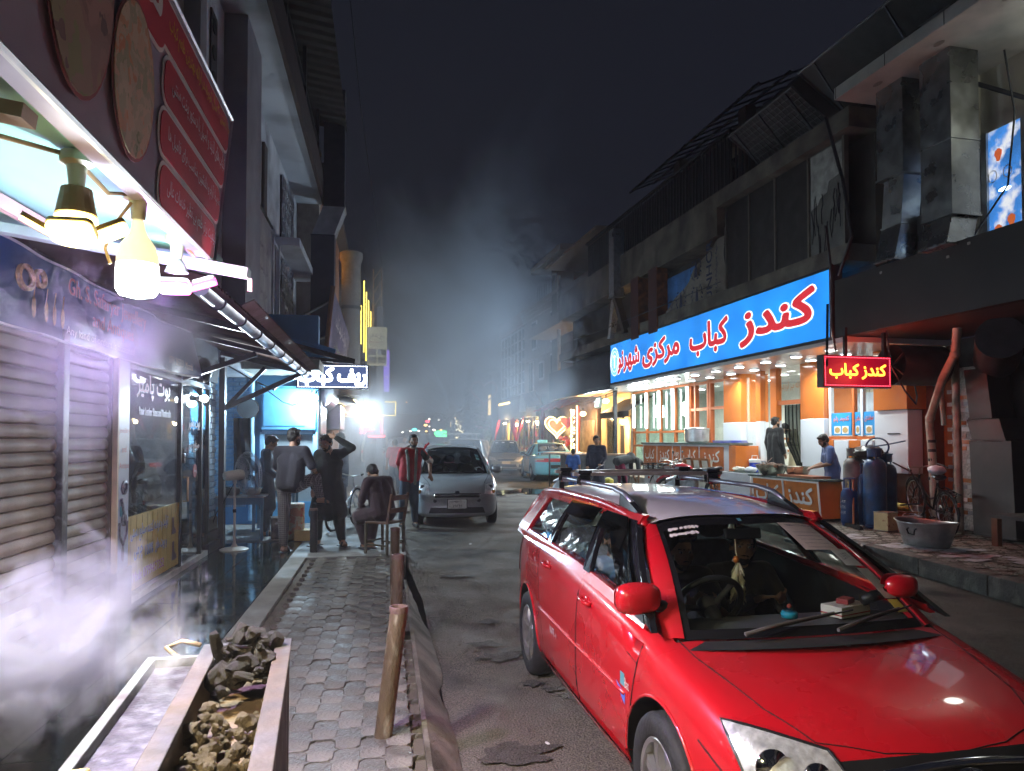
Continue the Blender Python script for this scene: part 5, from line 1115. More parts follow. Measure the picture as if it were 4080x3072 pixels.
def TPp(i,j):
 a = 15.28+2.9*i;top = 6.65-1.35*i**1.1;return Vector((.18+.05*math.sin(a*5+j*3)+.04*math.sin(j*8),a,4.98+(top-4.98)*j))
mb = MB();mb.grid(lambda i,j: TPp(i,j),34,16);mb.build('sheet',M('tarp_grey',(.22,.20,.165),.75,var=.15,vs=3,dirt=(.14,.125,.1),ds=2,dt=.6),tp,RM,smooth=True)
NAV = M('tarp_navy',(.03,.04,.08),.7,var=0)
text('UNHCR',NAV,tp,(.10,15.85,5.75),Zv,Vector((0,1,0)),1.45,.26,off=.015,F=RM);text('The UN Refugee Agency',NAV,tp,(.10,15.5,5.75),Zv,Vector((0,1,0)),1.5,.13,F=RM)
text('UNHCR',NAV,tp,(.10,17.85,5.2),Zv,Vector((0,1,0)),.5,.16,F=RM)
for cz,ca in ((5.95,16.5),(5.3,16.45),(5.35,17.3)):
 for s_ in (-1,1):
  for k in range(6):
   an = -1.2+k*.42;c = Vector((.095,ca+s_*(.26*math.cos(an)),cz+.26*math.sin(an)))
   MB().prism([(0,-.055),(.025,0),(0,.055),(-.025,0)],c,Vector((0,math.cos(an+s_*.6),math.sin(an+s_*.6))),Vector((0,-math.sin(an+s_*.6)*1,math.cos(an+s_*.6))),(-.003,0,0)).build('laurel_leaf',NAV,tp,RM)
 MB().prism([(-.08,-.2),(.08,-.2),(.05,.08),(0,.2),(-.05,.08)],(.095,ca,cz),NA,Zv,(-.003,0,0)).build('figure_print',NAV,tp,RM)
MB().box(.3,.34,16.9,18.5,5.0,6.15).build('blue_sheet_behind',M('tarp_blue',(.05,.18,.45),.5,var=.3,vs=3),tp,RM)
for k,(a0,a1) in enumerate(((19.75,20.3),(18.5,19.05))):
 r_ = thing('rusty_column',['rusty brown box column on the upper storey, the one nearer the tarpaulin','rusty brown box column on the upper storey, the one farther from the tarpaulin'][1-k],'column',TRR((a0+a1)/2,.2,4.7),'rusty columns above the blue sign')
 MB().box(-.02,.32,a0,a1,4.70,6.5).build('casing',M('maroon',(.075,.025,.022),.6,var=.2),r_,RM);MB().box(-.02,.3,a0-.006,a0-.001,4.71,6.49).build('rust_face',M('rust_face',(.30,.10,.035),.7,var=.5,vs=6,dirt=(.12,.05,.03),ds=4,dt=.5),r_,RM)
du = thing('vent_duct','grey vertical exhaust duct splitting in two above the far end of the blue sign','duct',TRR(21.5,-.1,4.8))
duct(du,[(-.05,21.35,8.3),(-.05,21.35,6.2)],.35,.4,GALV);duct(du,[(-.05,21.35,6.15),(.0,20.7,5.0)],.2,.22,dcm);duct(du,[(-.05,21.45,6.15),(.0,21.9,5.0)],.2,.22,GALV)
for k,(a,pts,lab) in enumerate(((10.1,[(.35,10.1,7.7),(.35,10.1,5.95)],'tall sheet metal exhaust duct beside the peeling window panel'),(9.2,[(.35,9.2,8.2),(.35,9.2,6.1),(.35,9.2,5.0)],'tall sheet metal exhaust duct nearest the lit upper window'))):
 t = thing('exhaust_duct',lab,'duct',TRR(a,.35,4.5),'sheet metal exhaust ducts')
 SM = M('sheet_metal',(.30,.31,.30),.33,metal=.85,var=.25,vs=3,bump=.12,bs=7,dirt=(.14,.14,.13),ds=1.8,dt=.55,rvar=.12)
 duct(t,pts,.5,.56,SM)
 if k == 0: duct(t,[(.35,10.1,5.93),(.42,10.25,5.2),(.15,10.1,4.58)],.35,.42,SM);duct(t,[(.6,9.92,5.3),(.45,9.75,4.55)],.18,.16,SM)
 else: duct(t,[(.35,9.2,4.98),(.05,9.0,4.5)],.45,.5,SM)
ul = thing('upper_shop','upper floor shop with cream walls, posters and lit windows at the top right','shop',TRR(8,1.5,4.6))
CRM = M('cream_wall',(.50,.47,.38),.7,var=.1,vs=2)
MB().box(-.4,1.4,-2,10.75,7.42,7.62).build('cornice',M('cornice_tile',(.42,.40,.35),.5,var=.15,vs=3),ul,RM,bevel=.01)
for k in range(7): MB().box(-.406,-.401,10.7-k*1.1,10.71-k*1.1,7.42,7.62).build('joint',BLK,ul,RM)
for a in (10.1,8.9,7.8): MB().prism(ellipse(.09,.05),(-.1,a,7.416),(0,1,0),(1,0,0),(0,0,-.004)).build('downlight',M('dl_dark',(.2,.18,.15),.5),ul,RM)
MB().box(1.5,4.5,9.55,10.9,4.55,7.42).build('side_wall',OLD,ul,RM)
MB().box(1.25,1.5,-2,9.6,6.45,7.42).build('upper_wall',CRM,ul,RM);MB().box(1.2,1.5,9.5,9.75,4.55,7.42).build('corner_wall',CRM,ul,RM)
for a in (9.42,8.75,7.9): MB().box(1.2,1.32,a-.05,a+.05,4.55,6.45).build('window_post',M('post_alu',(.42,.42,.40),.4,metal=.4),ul,RM)
pg = MB().box(1.24,1.26,8.82,9.38,4.6,6.45).build('poster',M('sky_poster',(.05,.22,.62),.25,var=.3,vs=3,emit=(.06,.25,.75),es=.30,dirt=(.75,.78,.85),ds=3.2,dt=.56,dw=.06),ul,RM)
_m = M('sky_poster').node_tree;_p = _m.nodes['Principled BSDF'];_m.links.new(_p.inputs['Base Color'].links[0].from_socket,_p.inputs['Emission Color'])
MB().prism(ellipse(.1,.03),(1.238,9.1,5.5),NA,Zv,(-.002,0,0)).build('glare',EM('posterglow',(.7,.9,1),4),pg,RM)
for a,z,c in ((9.2,6.05,'red'),(9.0,5.0,'or'),(9.22,4.9,'or')): MB().prism([(.06*math.cos(t)*(1+.3*math.sin(3*t)),.1*math.sin(t)) for t in [i*.6 for i in range(10)]],(1.238,a,z),NA,Zv,(-.002,0,0)).build('print_figure',M('pf_'+c,(.65,.08,.04) if c=='red' else (.75,.25,.03),.5,emit=(.5,.1,.03),es=.3),pg,RM)
for a in (9.3,9.05): MB().tube([(1.237,a+.07*math.cos(t),5.75+.09*math.sin(t)) for t in [i*.52 for i in range(12)]],.008,4,closed=True).build('print_ring',WHITE,pg,RM)
text('EXPRESS',BLK,ul,(1.235,8.45,6.1),NA,Zv,.5,.12,F=RM)
MB().box(1.26,1.27,7.95,8.7,4.6,6.45).build('lit_pane',M('pane_lit',(.5,.52,.55),.4,emit=(.6,.66,.72),es=.22,var=.3,vs=2),ul,RM)
MB().box(1.5,4.0,-2,9.5,4.5,4.58).build('floor',OLD,ul,RM)
tl = thing('tube_fitting','unseen white ceiling tube added to light the upper shop at the top right','lamp',TRR(8.9,.6,7.2));MB().box(1.9,1.96,7.0,8.2,7.0,7.04).build('tube',EM('added_tube',(.95,1,.95),3),tl,RM);plight(tl,(.9,7.2,6.6),7,(.95,1,.92),.2,F=RM)  # out-of-view tube added so its point light brightens the upper shop
tag(MB().bar((.2,9.5,7.4),(1.2,8.6,6.6),.05).build('steel_strut',DKST,None,RM),'dark steel strut slanting across the cream wall at the top right','strut')
tag(MB().tube([(.6,8.5,7.2),(.9,8.62,6.4),(.9,8.75,5.4),(.5,8.95,4.7),(.3,9.1,4.55)],.014,6).build('hanging_cable',BLK,None,RM),'black cable hanging in front of the sky blue poster window','cable')
tag(MB().tube([(-.3,11.1,7.3),(-.1,10.95,6.2),(0,10.85,5.2),(0,11.2,4.6)],.03,8).build('roof_hose',BLK,None,RM),'thick black hose hanging beside the peeling panel','hose')
for k,(a0,a1,z0) in enumerate(((11.9,14.1,0),(7.5,11.7,.15))):
 t = thing('roof_panel',['tilted wire mesh roof panel over the boarded windows','tilted dark sheet roof panel over the cream cornice'][k],'roof panel',TRR((a0+a1)/2,0,7.5),'tilted roof panels')
 def RPp(i,j): return Vector((.55-.95*i,a0+(a1-a0)*j,7.55+.65*i+z0+.5*(1-j)*0))
 mb = MB();mb.tube([RPp(0,0),RPp(1,0),RPp(1,1),RPp(0,1)],.025,6,closed=True);mb.build('frame',M('panel_frame',(.12,.12,.12),.5,metal=.4),t,RM)
 MB().add([RPp(.01,.01)+Vector((0,0,.02)),RPp(.99,.01)+Vector((0,0,.02)),RPp(.99,.99)+Vector((0,0,.02)),RPp(.01,.99)+Vector((0,0,.02))],[(0,1,2,3)]).build('sheet',M('panel_sheet',(.03,.028,.026),.6,var=.3),t,RM)
 if k == 0:
  for q in range(1,18): MB().bar(RPp(0,q/18),RPp(1,q/18),.012).build('mesh_bar',M('mesh_wire',(.10,.10,.095),.5),t,RM)
  for q in range(1,9): MB().bar(RPp(q/9,0),RPp(q/9,1),.012).build('mesh_bar',M('mesh_wire'),t,RM)
 for j in (.1,.5,.9): MB().bar(RPp(1,j),Vector((.3,a0+(a1-a0)*j,7.45)),.03).build('strut',DKST,t,RM)
tr = thing('terrace_house','dark set-back roof terrace house with window and pergola above the old storey','building',TRR(19,3,7.4))
MB().box(3.2,7,14.5,24,7.4,11.2).build('wall',M('terr_wall',(.07,.055,.04),.85,var=.2,vs=1),tr,RM)
MB().box(.6,7,11,27,7.1,7.4).build('deck',OLD,tr,RM)
w_ = MB().box(3.15,3.198,18.2,20.2,9.3,10.5).build('window',M('terr_pane',(.03,.03,.035),.2),tr,RM);MB().box(3.12,3.149,18.1,20.3,10.3,10.6).build('lintel',M('terr_lintel',(.14,.12,.09),.8),w_,RM)
for a in (18.85,19.5): MB().box(3.12,3.149,a-.03,a+.03,9.3,10.3).build('mullion',M('terr_lintel'),w_,RM)
for a in (17.6,21.5): MB().box(2.2,2.5,a,a+.4,7.4,10.8).build('post',M('terr_post',(.045,.03,.025),.8),tr,RM)
for k in range(14): MB().bar((1.6,16.4+.6*k,10.6),(3.6,16.4+.6*k,11.5),.05).build('pergola_slat',M('perg',(.04,.04,.048),.7),tr,RM)
for b in (1.7,2.6,3.5): MB().bar((b,16.2,10.6+.45*(b-1.6)),(b,24.4,10.6+.45*(b-1.6)),.06).build('pergola_beam',DKST,tr,RM)
MB().box(5,5.5,13.2,13.8,11.6,13.2).build('chimney',M('terr_wall'),tr,RM)
rl = thing('balcony_railing','dark vertical bar railing along the roof terrace','railing',TRR(19,.7,7.4))
for k in range(56): MB().bar((.5,15.6+.18*k,7.42),(.5,15.6+.18*k,9.0),.045,.02).build('bar',M('rail_black',(.022,.02,.02),.5),rl,RM)
for k in range(14): MB().bar((.5+.18*k,15.6,7.42),(.5+.18*k,15.6,9.0),.02,.045).build('bar',M('rail_black'),rl,RM)
MB().box(.46,.56,15.5,25.7,9.0,9.07).build('rail',M('rail_black'),rl,RM);MB().box(.46,3.1,15.5,15.6,9.0,9.07).build('rail',M('rail_black'),rl,RM)
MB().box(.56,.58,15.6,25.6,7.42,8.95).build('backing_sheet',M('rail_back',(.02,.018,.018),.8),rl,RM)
tag(MB().box(.585,.6,20.95,21.6,5.3,6.3).build('lit_window',M('warm_pane',(.5,.35,.15),.4,emit=(1,.62,.2),es=.5),None,RM),'small warm lit window behind the far exhaust duct','window')
# ================================================================== vehicles
from mathutils.bvhtree import BVHTree
CAR_BLACK = M('trim_black',(.012,.012,.013),.45,var=.15);CHROME = M('chrome',(.75,.75,.75),.08,metal=1,var=0);DGLASS = glass('car_glass_dark',(.28,.32,.34),.01,.15,.8)
CGLASS = glass('car_glass',(.86,.92,.90),.005,.06,.42);LENS = glass('lamp_lens',(.95,.97,1),.02,.02,.7)
MIRR = M('reflector',(.72,.72,.69),.3,metal=.45,var=.35,vs=30,bump=.22,bs=45,stretch=(1,1,.15));SEAM = M('seam',(.015,.004,.004),.7,var=0)
INTERIOR = M('car_interior',(.06,.06,.062),.6,var=.2,vs=8)
def wheel_meshes(r,w,style):
 ty = MB().lathe([(r*.66,-w*.42),(r*.70,-w*.5),(r*.86,-w*.52),(r*.965,-w*.46),(r,-w*.36),(r,-w*.05),(r*.985,-w*.04),(r*.985,w*.04),(r,w*.05),(r,w*.36),(r*.965,w*.46),(r*.86,w*.52),(r*.70,w*.5),(r*.66,w*.42),(r*.64,0)],n=44,m=Matrix.Rotation(R_(90),3,'Y')).mesh('tyre')
 mb = MB();mx = Matrix.Rotation(R_(90),3,'Y')
 mb.lathe([(r*.60,w*.1),(r*.60,w*.44),(r*.655,w*.47),(r*.675,w*.44),(r*.665,w*.36),(r*.62,w*.30),(r*.62,-w*.4),(r*.60,-w*.4)],n=44,m=mx)
 ns = {'seven':7,'five':5,'cap':8}[style]
 for k in range(ns):
  a = 2*math.pi*k/ns;e = Vector((0,math.cos(a),math.sin(a)));s_ = Vector((0,-math.sin(a),math.cos(a)))
  rg = []
  for t_,wd,o in ((.10,.36,.34),(.3,.22,.40),(.45,.20,.41),(.62,.34,.36)):
   c = e*r*t_ + Vector((w*o,0,0));h = r*wd*.35
   rg.append([c-s_*h-Vector((w*.14,0,0)),c-s_*h*.8,c+s_*h*.8,c+s_*h-Vector((w*.14,0,0))])
  mb.loft(rg)
 mb.lathe([(.001,w*.40),(r*.12,w*.39),(r*.17,w*.34),(r*.17,w*.1)],n=20,m=mx)
 if style == 'cap': mb.lathe([(.001,w*.33),(r*.62,w*.33)],n=30,m=mx)
 ri = mb.mesh('rim')
 br = MB().lathe([(.001,w*.05),(r*.5,w*.05),(r*.5,-w*.1),(.001,-w*.1)],n=24,m=mx).mesh('brake_disc')
 return ty,ri,br
def make_car(name,label,m,S,paint,roofpaint=None,wheels='seven',glassmat=None,hero=False):
 """S: dict of shape numbers; forward is local +Y, the driver sits on local +X"""
 t = thing(name,label,S.get('cat','car'),m);W = WMAT[t];G_ = glassmat or DGLASS
 st = S['st'];rings = []
 for (y,w_,zb,zs,zt) in st:
  h = [(0,zb),(.80*w_,zb),(.965*w_,zb+.06),(1.0*w_,zb+.22*(zs-zb)+.04),(1.0*w_,zb+.62*(zs-zb)),(.985*w_,zs-.13*(zs-zb)),(.93*w_,zs),(.78*w_,zs+(zt-zs)*.45),(.42*w_,zs+(zt-zs)*.9),(0,zt)]
  k = S.get('nose',.10)*max(0,(abs(y)-S['L']+.5)/.5)
  sg = 1 if y > 0 else -1
  pts = [Vector((x,y-sg*k*(x/max(w_,.1))**2*w_,z)) for x,z in h]
  rings.append(pts + [Vector((-p.x,p.y,p.z)) for p in pts[-2:0:-1]])
 mb = MB();mb.loft(rings);base = mb.mesh('body');base.materials.append(paint)
 sub = evalmesh(base,[('SUBSURF',{'levels':2,'render_levels':2})])
 cut = MB();r = S['r']
 for y in (S['yf'],S['yr']):
  for s_ in (-1,1): cut.cyl((s_*S['hw']*.62,y,r+.01),(s_*1.3,y,r+.01),r+S.get('gap',.055),n=40)
 c0,c1 = S['cab'];c1 = S['cowl'][0]-.10;cw = S['hw']*.82
 cut.box(-cw,cw,c0,c1,.42,2.5)
 cm = cut.mesh('cut');cm.materials.append(CAR_BLACK)
 co = bpy.data.objects.new('cutter',cm);WORK.collection.objects.link(co)
 body = evalmesh(sub,[('BOOLEAN',{'object':co,'operation':'DIFFERENCE','solver':'EXACT','material_mode':'TRANSFER'})]);WORK.collection.objects.unlink(co);bpy.data.objects.remove(co)
 bvh = BVHTree.FromPolygons([v.co for v in sub.vertices],[tuple(p.vertices) for p in sub.polygons])
 link('body',body,None,t,smooth=35)
 def hit(p,d):
  d = Vector(d).normalized();q = bvh.ray_cast(Vector(p)+d*3,-d)
  if q[0] is None: q = bvh.find_nearest(Vector(p))
  return q[0],(q[1] if q[1].dot(d) > 0 else -q[1])
 def patch(c,d,off,nu=10,nv=6):
  """c: four 3d corners; projected on the body along d and lifted by off"""
  c = [Vector(q) for q in c]
  def fn(u,v):
   p = (c[0]*(1-u)+c[1]*u)*(1-v)+(c[3]*(1-u)+c[2]*u)*v;h,n_ = hit(p,d);return h+n_*off
  return MB().grid(fn,nu,nv)
 def seam(pts,d,rr=.004,mat=SEAM,nm='panel_gap',par=None,nsub=8):
  P = []
  for a,b in zip(pts,pts[1:]):
   for i in range(nsub): P.append(Vector(a).lerp(Vector(b),i/nsub))
  P.append(Vector(pts[-1]));P = [hit(p,d)[0] for p in P]
  return MB().tube(P,rr,5).xf(W).build(nm,mat,par or t)
 xb,xr = S['xb'],S['xr']
 def Zb(y):
  a = S['belt'];
  for (y0,z0),(y1,z1) in zip(a,a[1:]):
   if y1 <= y <= y0: return z0+(z1-z0)*(y0-y)/(y0-y1)
  return a[0][1] if y > a[0][0] else a[-1][1]
 zr_ = S['zr']
 def SX(y,z):
  b = Zb(y);k = (z-b)/(zr_-b);return xb-(xb-xr)*k + .03*max(0,k*(1-k))*4*.5
 def side(poly,mat,nm,off=0,th=.02,par=None,sides=(1,-1),nsub=6):
  res = []
  for s_ in sides:
   P = []
   for i in range(len(poly)):
    a,b = poly[i],poly[(i+1)%len(poly)]
    for q in range(nsub): P.append((a[0]+(b[0]-a[0])*q/nsub,a[1]+(b[1]-a[1])*q/nsub))
   o_ = [Vector((s_*(SX(y,z)+off),y,z)) for y,z in P];i_ = [Vector((s_*(SX(y,z)+off-th),y,z)) for y,z in P];n_ = len(P)
   mb = MB();mb.add(o_+i_,[tuple(range(n_)),tuple(range(n_,2*n_))[::-1]]+[(i,(i+1)%n_,n_+(i+1)%n_,n_+i) for i in range(n_)])
   res.append(mb.xf(W).build(nm,mat,par or t))
  return res
 for poly in S['pillars']: side(poly,paint,'pillar',0,.035)
 for poly in S.get('blackpillars',[]): side(poly,M('gloss_black',(.01,.01,.012),.12,var=0,coat=.5),'pillar_trim',.004,.03)
 for poly in S['wins']: side(poly,(CGLASS if hero else G_),'side_window',-.012,.006)
 yr0,yr1 = S['roof'];cr = S.get('crown',.055)
 def RZ(y): 
  k = (y-yr1)/(yr0-yr1);return zr_ - S.get('drop_f',.04)*max(0,(k-.6)/.4)**2 - S.get('drop_r',.03)*max(0,(.3-k)/.3)**2
 rs_ = S.get('roofw',.97)
 mb = MB();mb.grid(lambda u,v: Vector(((2*v-1)*xr*rs_,yr0+(yr1-yr0)*u + .05*(1-(2*v-1)**2)*(1 if u<.01 else 0),RZ(yr0+(yr1-yr0)*u)+cr*(1-(2*v-1)**4)+.012)),16,14)
 mb.xf(W).build('roof',roofpaint or paint,t,smooth='all')
 mb = MB();mb.grid(lambda u,v: Vector(((2*v-1)*xr*.98,yr0+(yr1-yr0)*u,RZ(yr0+(yr1-yr0)*u)+cr*(1-(2*v-1)**4)-.03)),8,8);mb.xf(W).build('headliner',M('headliner',(.2,.19,.17),.9),t)
 for s_ in (-1,1):
  P = [(s_*(xr*.985),yr0+(yr1-yr0)*i/14,RZ(yr0+(yr1-yr0)*i/14)+.004) for i in range(15)]
  MB().tube(P,.03,8).xf(W).build('roof_edge',paint,t,smooth='all')
 yc,zc = S['cowl'];bulge = S.get('bulge',.14)
 def ws(u,v):
  xx = (2*u-1);xb_ = xx*(S['wsb']*(1-v)+S['wst']*v);y0 = yc - bulge*(xx**2);y1 = yr0+.04-.04*xx**2
  z1 = RZ(yr0)+cr*(1-xx**4)*.95;cv = .035*math.sin(math.pi*v)
  return Vector((xb_,y0+(y1-y0)*v+cv*.5,zc-.02*xx**2+(z1-zc+.02*xx**2)*v+cv))
 MB().grid(lambda u,v: ws(u,v),18,12).xf(W).build('windscreen',(CGLASS if hero else G_),t,smooth='all')
 e = .03
 for nm,fn in (('top',lambda u,v: ws(u,1-.10*v)),('bottom',lambda u,v: ws(u,.06*v)),('l',lambda u,v: ws(.035*u,v)),('r',lambda u,v: ws(1-.035*u,v))):
  mb = MB();mb.grid(fn,18 if nm in('top','bottom') else 3,3 if nm in('top','bottom') else 14);mb.v = [p+Vector((0,.004,.004)) for p in mb.v]
  mb.xf(W).build('screen_edge',M('frit',(.008,.008,.009),.25,var=0),t)
 for s_ in (-1,1):
  mb = MB();rg = []
  for i in range(9):
   v = i/8;p = ws(.5+.5*s_,v);q = Vector((s_*(abs(p.x)+.085-.025*v),p.y-.06,p.z-.012))
   rg.append([p+Vector((-s_*.01,.012,.012)),p+Vector((s_*.03,0,.014)),q+Vector((0,0,.0)),q+Vector((-s_*.03,-.03,-.02)),p+Vector((-s_*.01,-.03,-.03))])
  mb.loft(rg);mb.xf(W).build('front_pillar',paint,t,smooth=50)
 if 'rear' in S:
  (yb,zb_,wb_),(yt,wt_) = S['rear'];zt_ = RZ(yr1)+cr*.7
  def rg_(u,v):
   xx = 2*u-1;return Vector((xx*(wb_*(1-v)+wt_*v),yb+(yt-yb)*v + .06*xx**2*(1-v),zb_+(zt_-zb_)*v+.03*math.sin(math.pi*v)))
  MB().grid(rg_,12,8).xf(W).build('rear_window',(CGLASS if hero else G_),t,smooth='all')
  S['rgfn'] = rg_
  for s_ in (-1,1):
   mb = MB();rgs = []
   for i in range(7):
    v = i/6;p = rg_(.5+.5*s_,v);rgs.append([p+Vector((-s_*.02,-.008,.01)),p+Vector((s_*.04,.03,.012)),Vector((s_*(SX(p.y,p.z)),p.y+.10,p.z)),p+Vector((-s_*.02,.04,-.03))])
   mb.loft(rgs);mb.xf(W).build('rear_pillar',paint,t,smooth=50)
  MB().grid(lambda u,v: rg_(u,1-.07*v)+Vector((0,-.004,.004)),12,2).xf(W).build('rear_edge',M('frit'),t)
 ty,ri,br = wheel_meshes(r,S.get('tw',.19),wheels)
 RIM = M('alloy',(.55,.55,.54),.3,metal=.85,var=.15,vs=6,dirt=(.25,.22,.18),ds=3,dt=.6)
 for y in (S['yf'],S['yr']):
  for s_ in (-1,1):
   mm = Matrix.Translation((s_*(S['tr']),y,r)) @ Matrix.Rotation(0 if s_>0 else math.pi,4,'Z') @ Matrix.Rotation(random.uniform(0,6),4,'X')
   wo = link('wheel',ty,RUBBER,t,ml=mm,smooth=50)
   link('rim',ri,RIM,wo,smooth=35);link('brake_disc',br,M('brake',(.06,.055,.05),.6,metal=.5),wo)
 for (c,hy,hz) in S.get('doors',[]):
  for s_ in (1,-1):
   cc = [(s_*2,y,z) for y,z in c]
   d_ = patch(cc,(s_,0,0),.0035,14,9).xf(W).build('door',paint,t,smooth='all')
   seam([(s_*2,y,z) for y,z in c+[c[0]]],(s_,0,0),.0045,SEAM,'door_gap',d_)
   p,n_ = hit((s_*2,hy,hz),(s_,0,0))
   MB().tube([p+Vector((s_*.005,-.085,-.0)),p+Vector((s_*.032,-.06,.004)),p+Vector((s_*.034,.05,.0)),p+Vector((s_*.006,.085,-.006))],.013,8).xf(W).build('handle',S.get('handlemat',paint),d_,smooth='all')
   MB().sphere(p+Vector((0,-.0,-.004)),(.012,.055,.03),12,8).xf(W).build('handle_recess',paint,d_,smooth='all')
 if 'mirror' in S:
  y,z,xo = S['mirror']
  for s_ in (1,-1):
   xo = S['mirror'][2] - (S.get('mir2',0) if s_ < 0 else 0)
   mo = MB().tube([(s_*(xo-.12),y-.02,z-.07),(s_*xo,y,z-.03)],.03,8).xf(W).build('mirror_arm',CAR_BLACK,t,smooth='all')
   mb = MB().sphere((0,0,0),(.115,.075,.075),18,12);mb.v = [Vector((p.x*(1-.15*(p.x*s_/.115)),(p.y if p.y>0 else p.y*.25),p.z)) for p in mb.v]
   mb.v = [Vector((math.copysign(abs(p.x/.115)**.7*.115,p.x),p.y,math.copysign(abs(p.z/.075)**.7*.075,p.z))) for p in mb.v]
   mb.xf(Matrix.Translation((s_*(xo+.085),y+.01,z)) @ Matrix.Scale(.78 if s_ < 0 and 'mir2' in S else 1,4)).xf(W).build('mirror_housing',S.get('mirrormat',paint),mo,smooth='all')
   MB().prism(rrect(.19,.12,.04),(s_*(xo+.085),y-.022,z),(1,0,0),(0,0,1),(0,-.003,0)).xf(W).build('mirror_glass',CHROME,mo)
 if S.get('interior',True):
  MB().loft([[Vector((x,y,z)) for y,z in ((yc-.05,zc-.04),(yc-.30,zc+.0),(yc-.52,zc-.03),(yc-.58,zc-.12),(yc-.50,zc-.40),(yc-.05,zc-.45))] for x in (-cw+.02,-cw*.5,-.1,.1,cw*.5,cw-.02)]).xf(W).build('dashboard',INTERIOR,t,smooth=40,bevel=0)
  sc_ = Vector((.27,yc-.60,zc+.015));ax = Vector((0,-.86,.5)).normalized();x_,y_ = basis(ax)
  MB().tube([sc_+(x_*math.cos(a)+y_*math.sin(a))*.185 for a in [2*math.pi*i/32 for i in range(32)]],.017,8,closed=True).xf(W).build('steering_wheel',M('wheel_leather',(.02,.02,.021),.45),t,smooth='all')
  mb = MB();mb.cyl(sc_-ax*.02,sc_-ax*.3,.04,n=12)
  for a in (0,2.2,4.1): mb.tube([sc_-ax*.03,sc_+(x_*math.cos(a)+y_*math.sin(a))*.18],.016,6)
  mb.sphere(sc_-ax*.01,(.07,.05,.06),12,8);mb.xf(W).build('steering_column',INTERIOR,t,smooth='all')
  SEAT = M('seat_fabric',(.2,.19,.18),.9,var=.25,vs=12)
  ys = S['seats']
  for k,y in enumerate(ys):
   for x in ((.34,-.34) if k == 0 else (.36,0,-.36)):
    so = MB().loft([[Vector((x+sx*.22*q,y+dy,z)) for sx,q in ((-1,1),(-1,.9),(1,.9),(1,1))] for dy,z in ((0,.42),(0,.5))]).xf(W)
    mb = MB();mb.box(x-.22,x+.22,y-.02,y+.46,.42,.56);so = mb.xf(W).build('seat',SEAT,t,bevel=.04)
    mb = MB();mb.loft([[Vector((x+.22*q*math.cos(a),y-.06-.22*tz+.05*math.sin(a),.5+.62*tz)) for a in [2*math.pi*i/16 for i in range(16)]] for tz,q in ((0,1),(.3,1.02),(.7,.95),(.95,.75),(1,.5))]);mb.xf(W).build('seat_back',SEAT,so,smooth='all')
    mb = MB();mb.sphere((x,y-.28,1.22),(.13,.05,.09),12,8);mb.xf(W).build('headrest',SEAT,so,smooth='all')
 return t,dict(W=W,hit=hit,patch=patch,seam=seam,ws=ws,SX=SX,side=side,Zb=Zb,RZ=RZ,cr=cr)
def plate(t,W,o,ex,top,bot,nm='number_plate',w=.36,h=.17):
 o,ex = Vector(o),Vector(ex);n_ = ex.cross(Zv)
 p = MB().prism(rrect(w,h,.012),o,ex,Zv,n_*.006).xf(W).build(nm,M('plate_white',(.72,.71,.66),.5,var=.06),t)
 R3 = W.to_3x3()
 if bot:
  text(bot,BLK,p,W@(o-Zv*h*.22+n_*.008),R3@ex,Zv,w*.5,h*.28);text(top,BLK,p,W@(o+Zv*h*.24+n_*.008),R3@ex,Zv,w*.5,h*.22)
  text('کابل',BLK,p,W@(o+Zv*h*.24-ex*w*.36+n_*.008),R3@ex,Zv,w*.16,h*.16);text('موقت',BLK,p,W@(o-Zv*h*.3-ex*w*.36+n_*.008),R3@ex,Zv,w*.16,h*.14);text('ش',BLK,p,W@(o+Zv*h*.22+ex*w*.38+n_*.008),R3@ex,Zv,w*.1,h*.14)
 MB().tube([o+ex*x*1.03+Zv*z*1.03+n_*.006 for x,z in rrect(w,h,.012)],.006,4,closed=True).xf(W).build('plate_frame',CAR_BLACK,p)
 return p
RED = M('red_paint',(.50,.006,.014),.28,var=.05,vs=1.5,coat=1.0,dirt=(.40,.02,.025),ds=1.3,dt=.62,rvar=.06)
WROOF = M('roof_cream',(.72,.69,.63),.4,var=.06,vs=2,coat=.3,dirt=(.6,.56,.5),ds=1.5,dt=.6)
RC = TR(1.935,4.10,-.07,math.pi+R_(1.4))
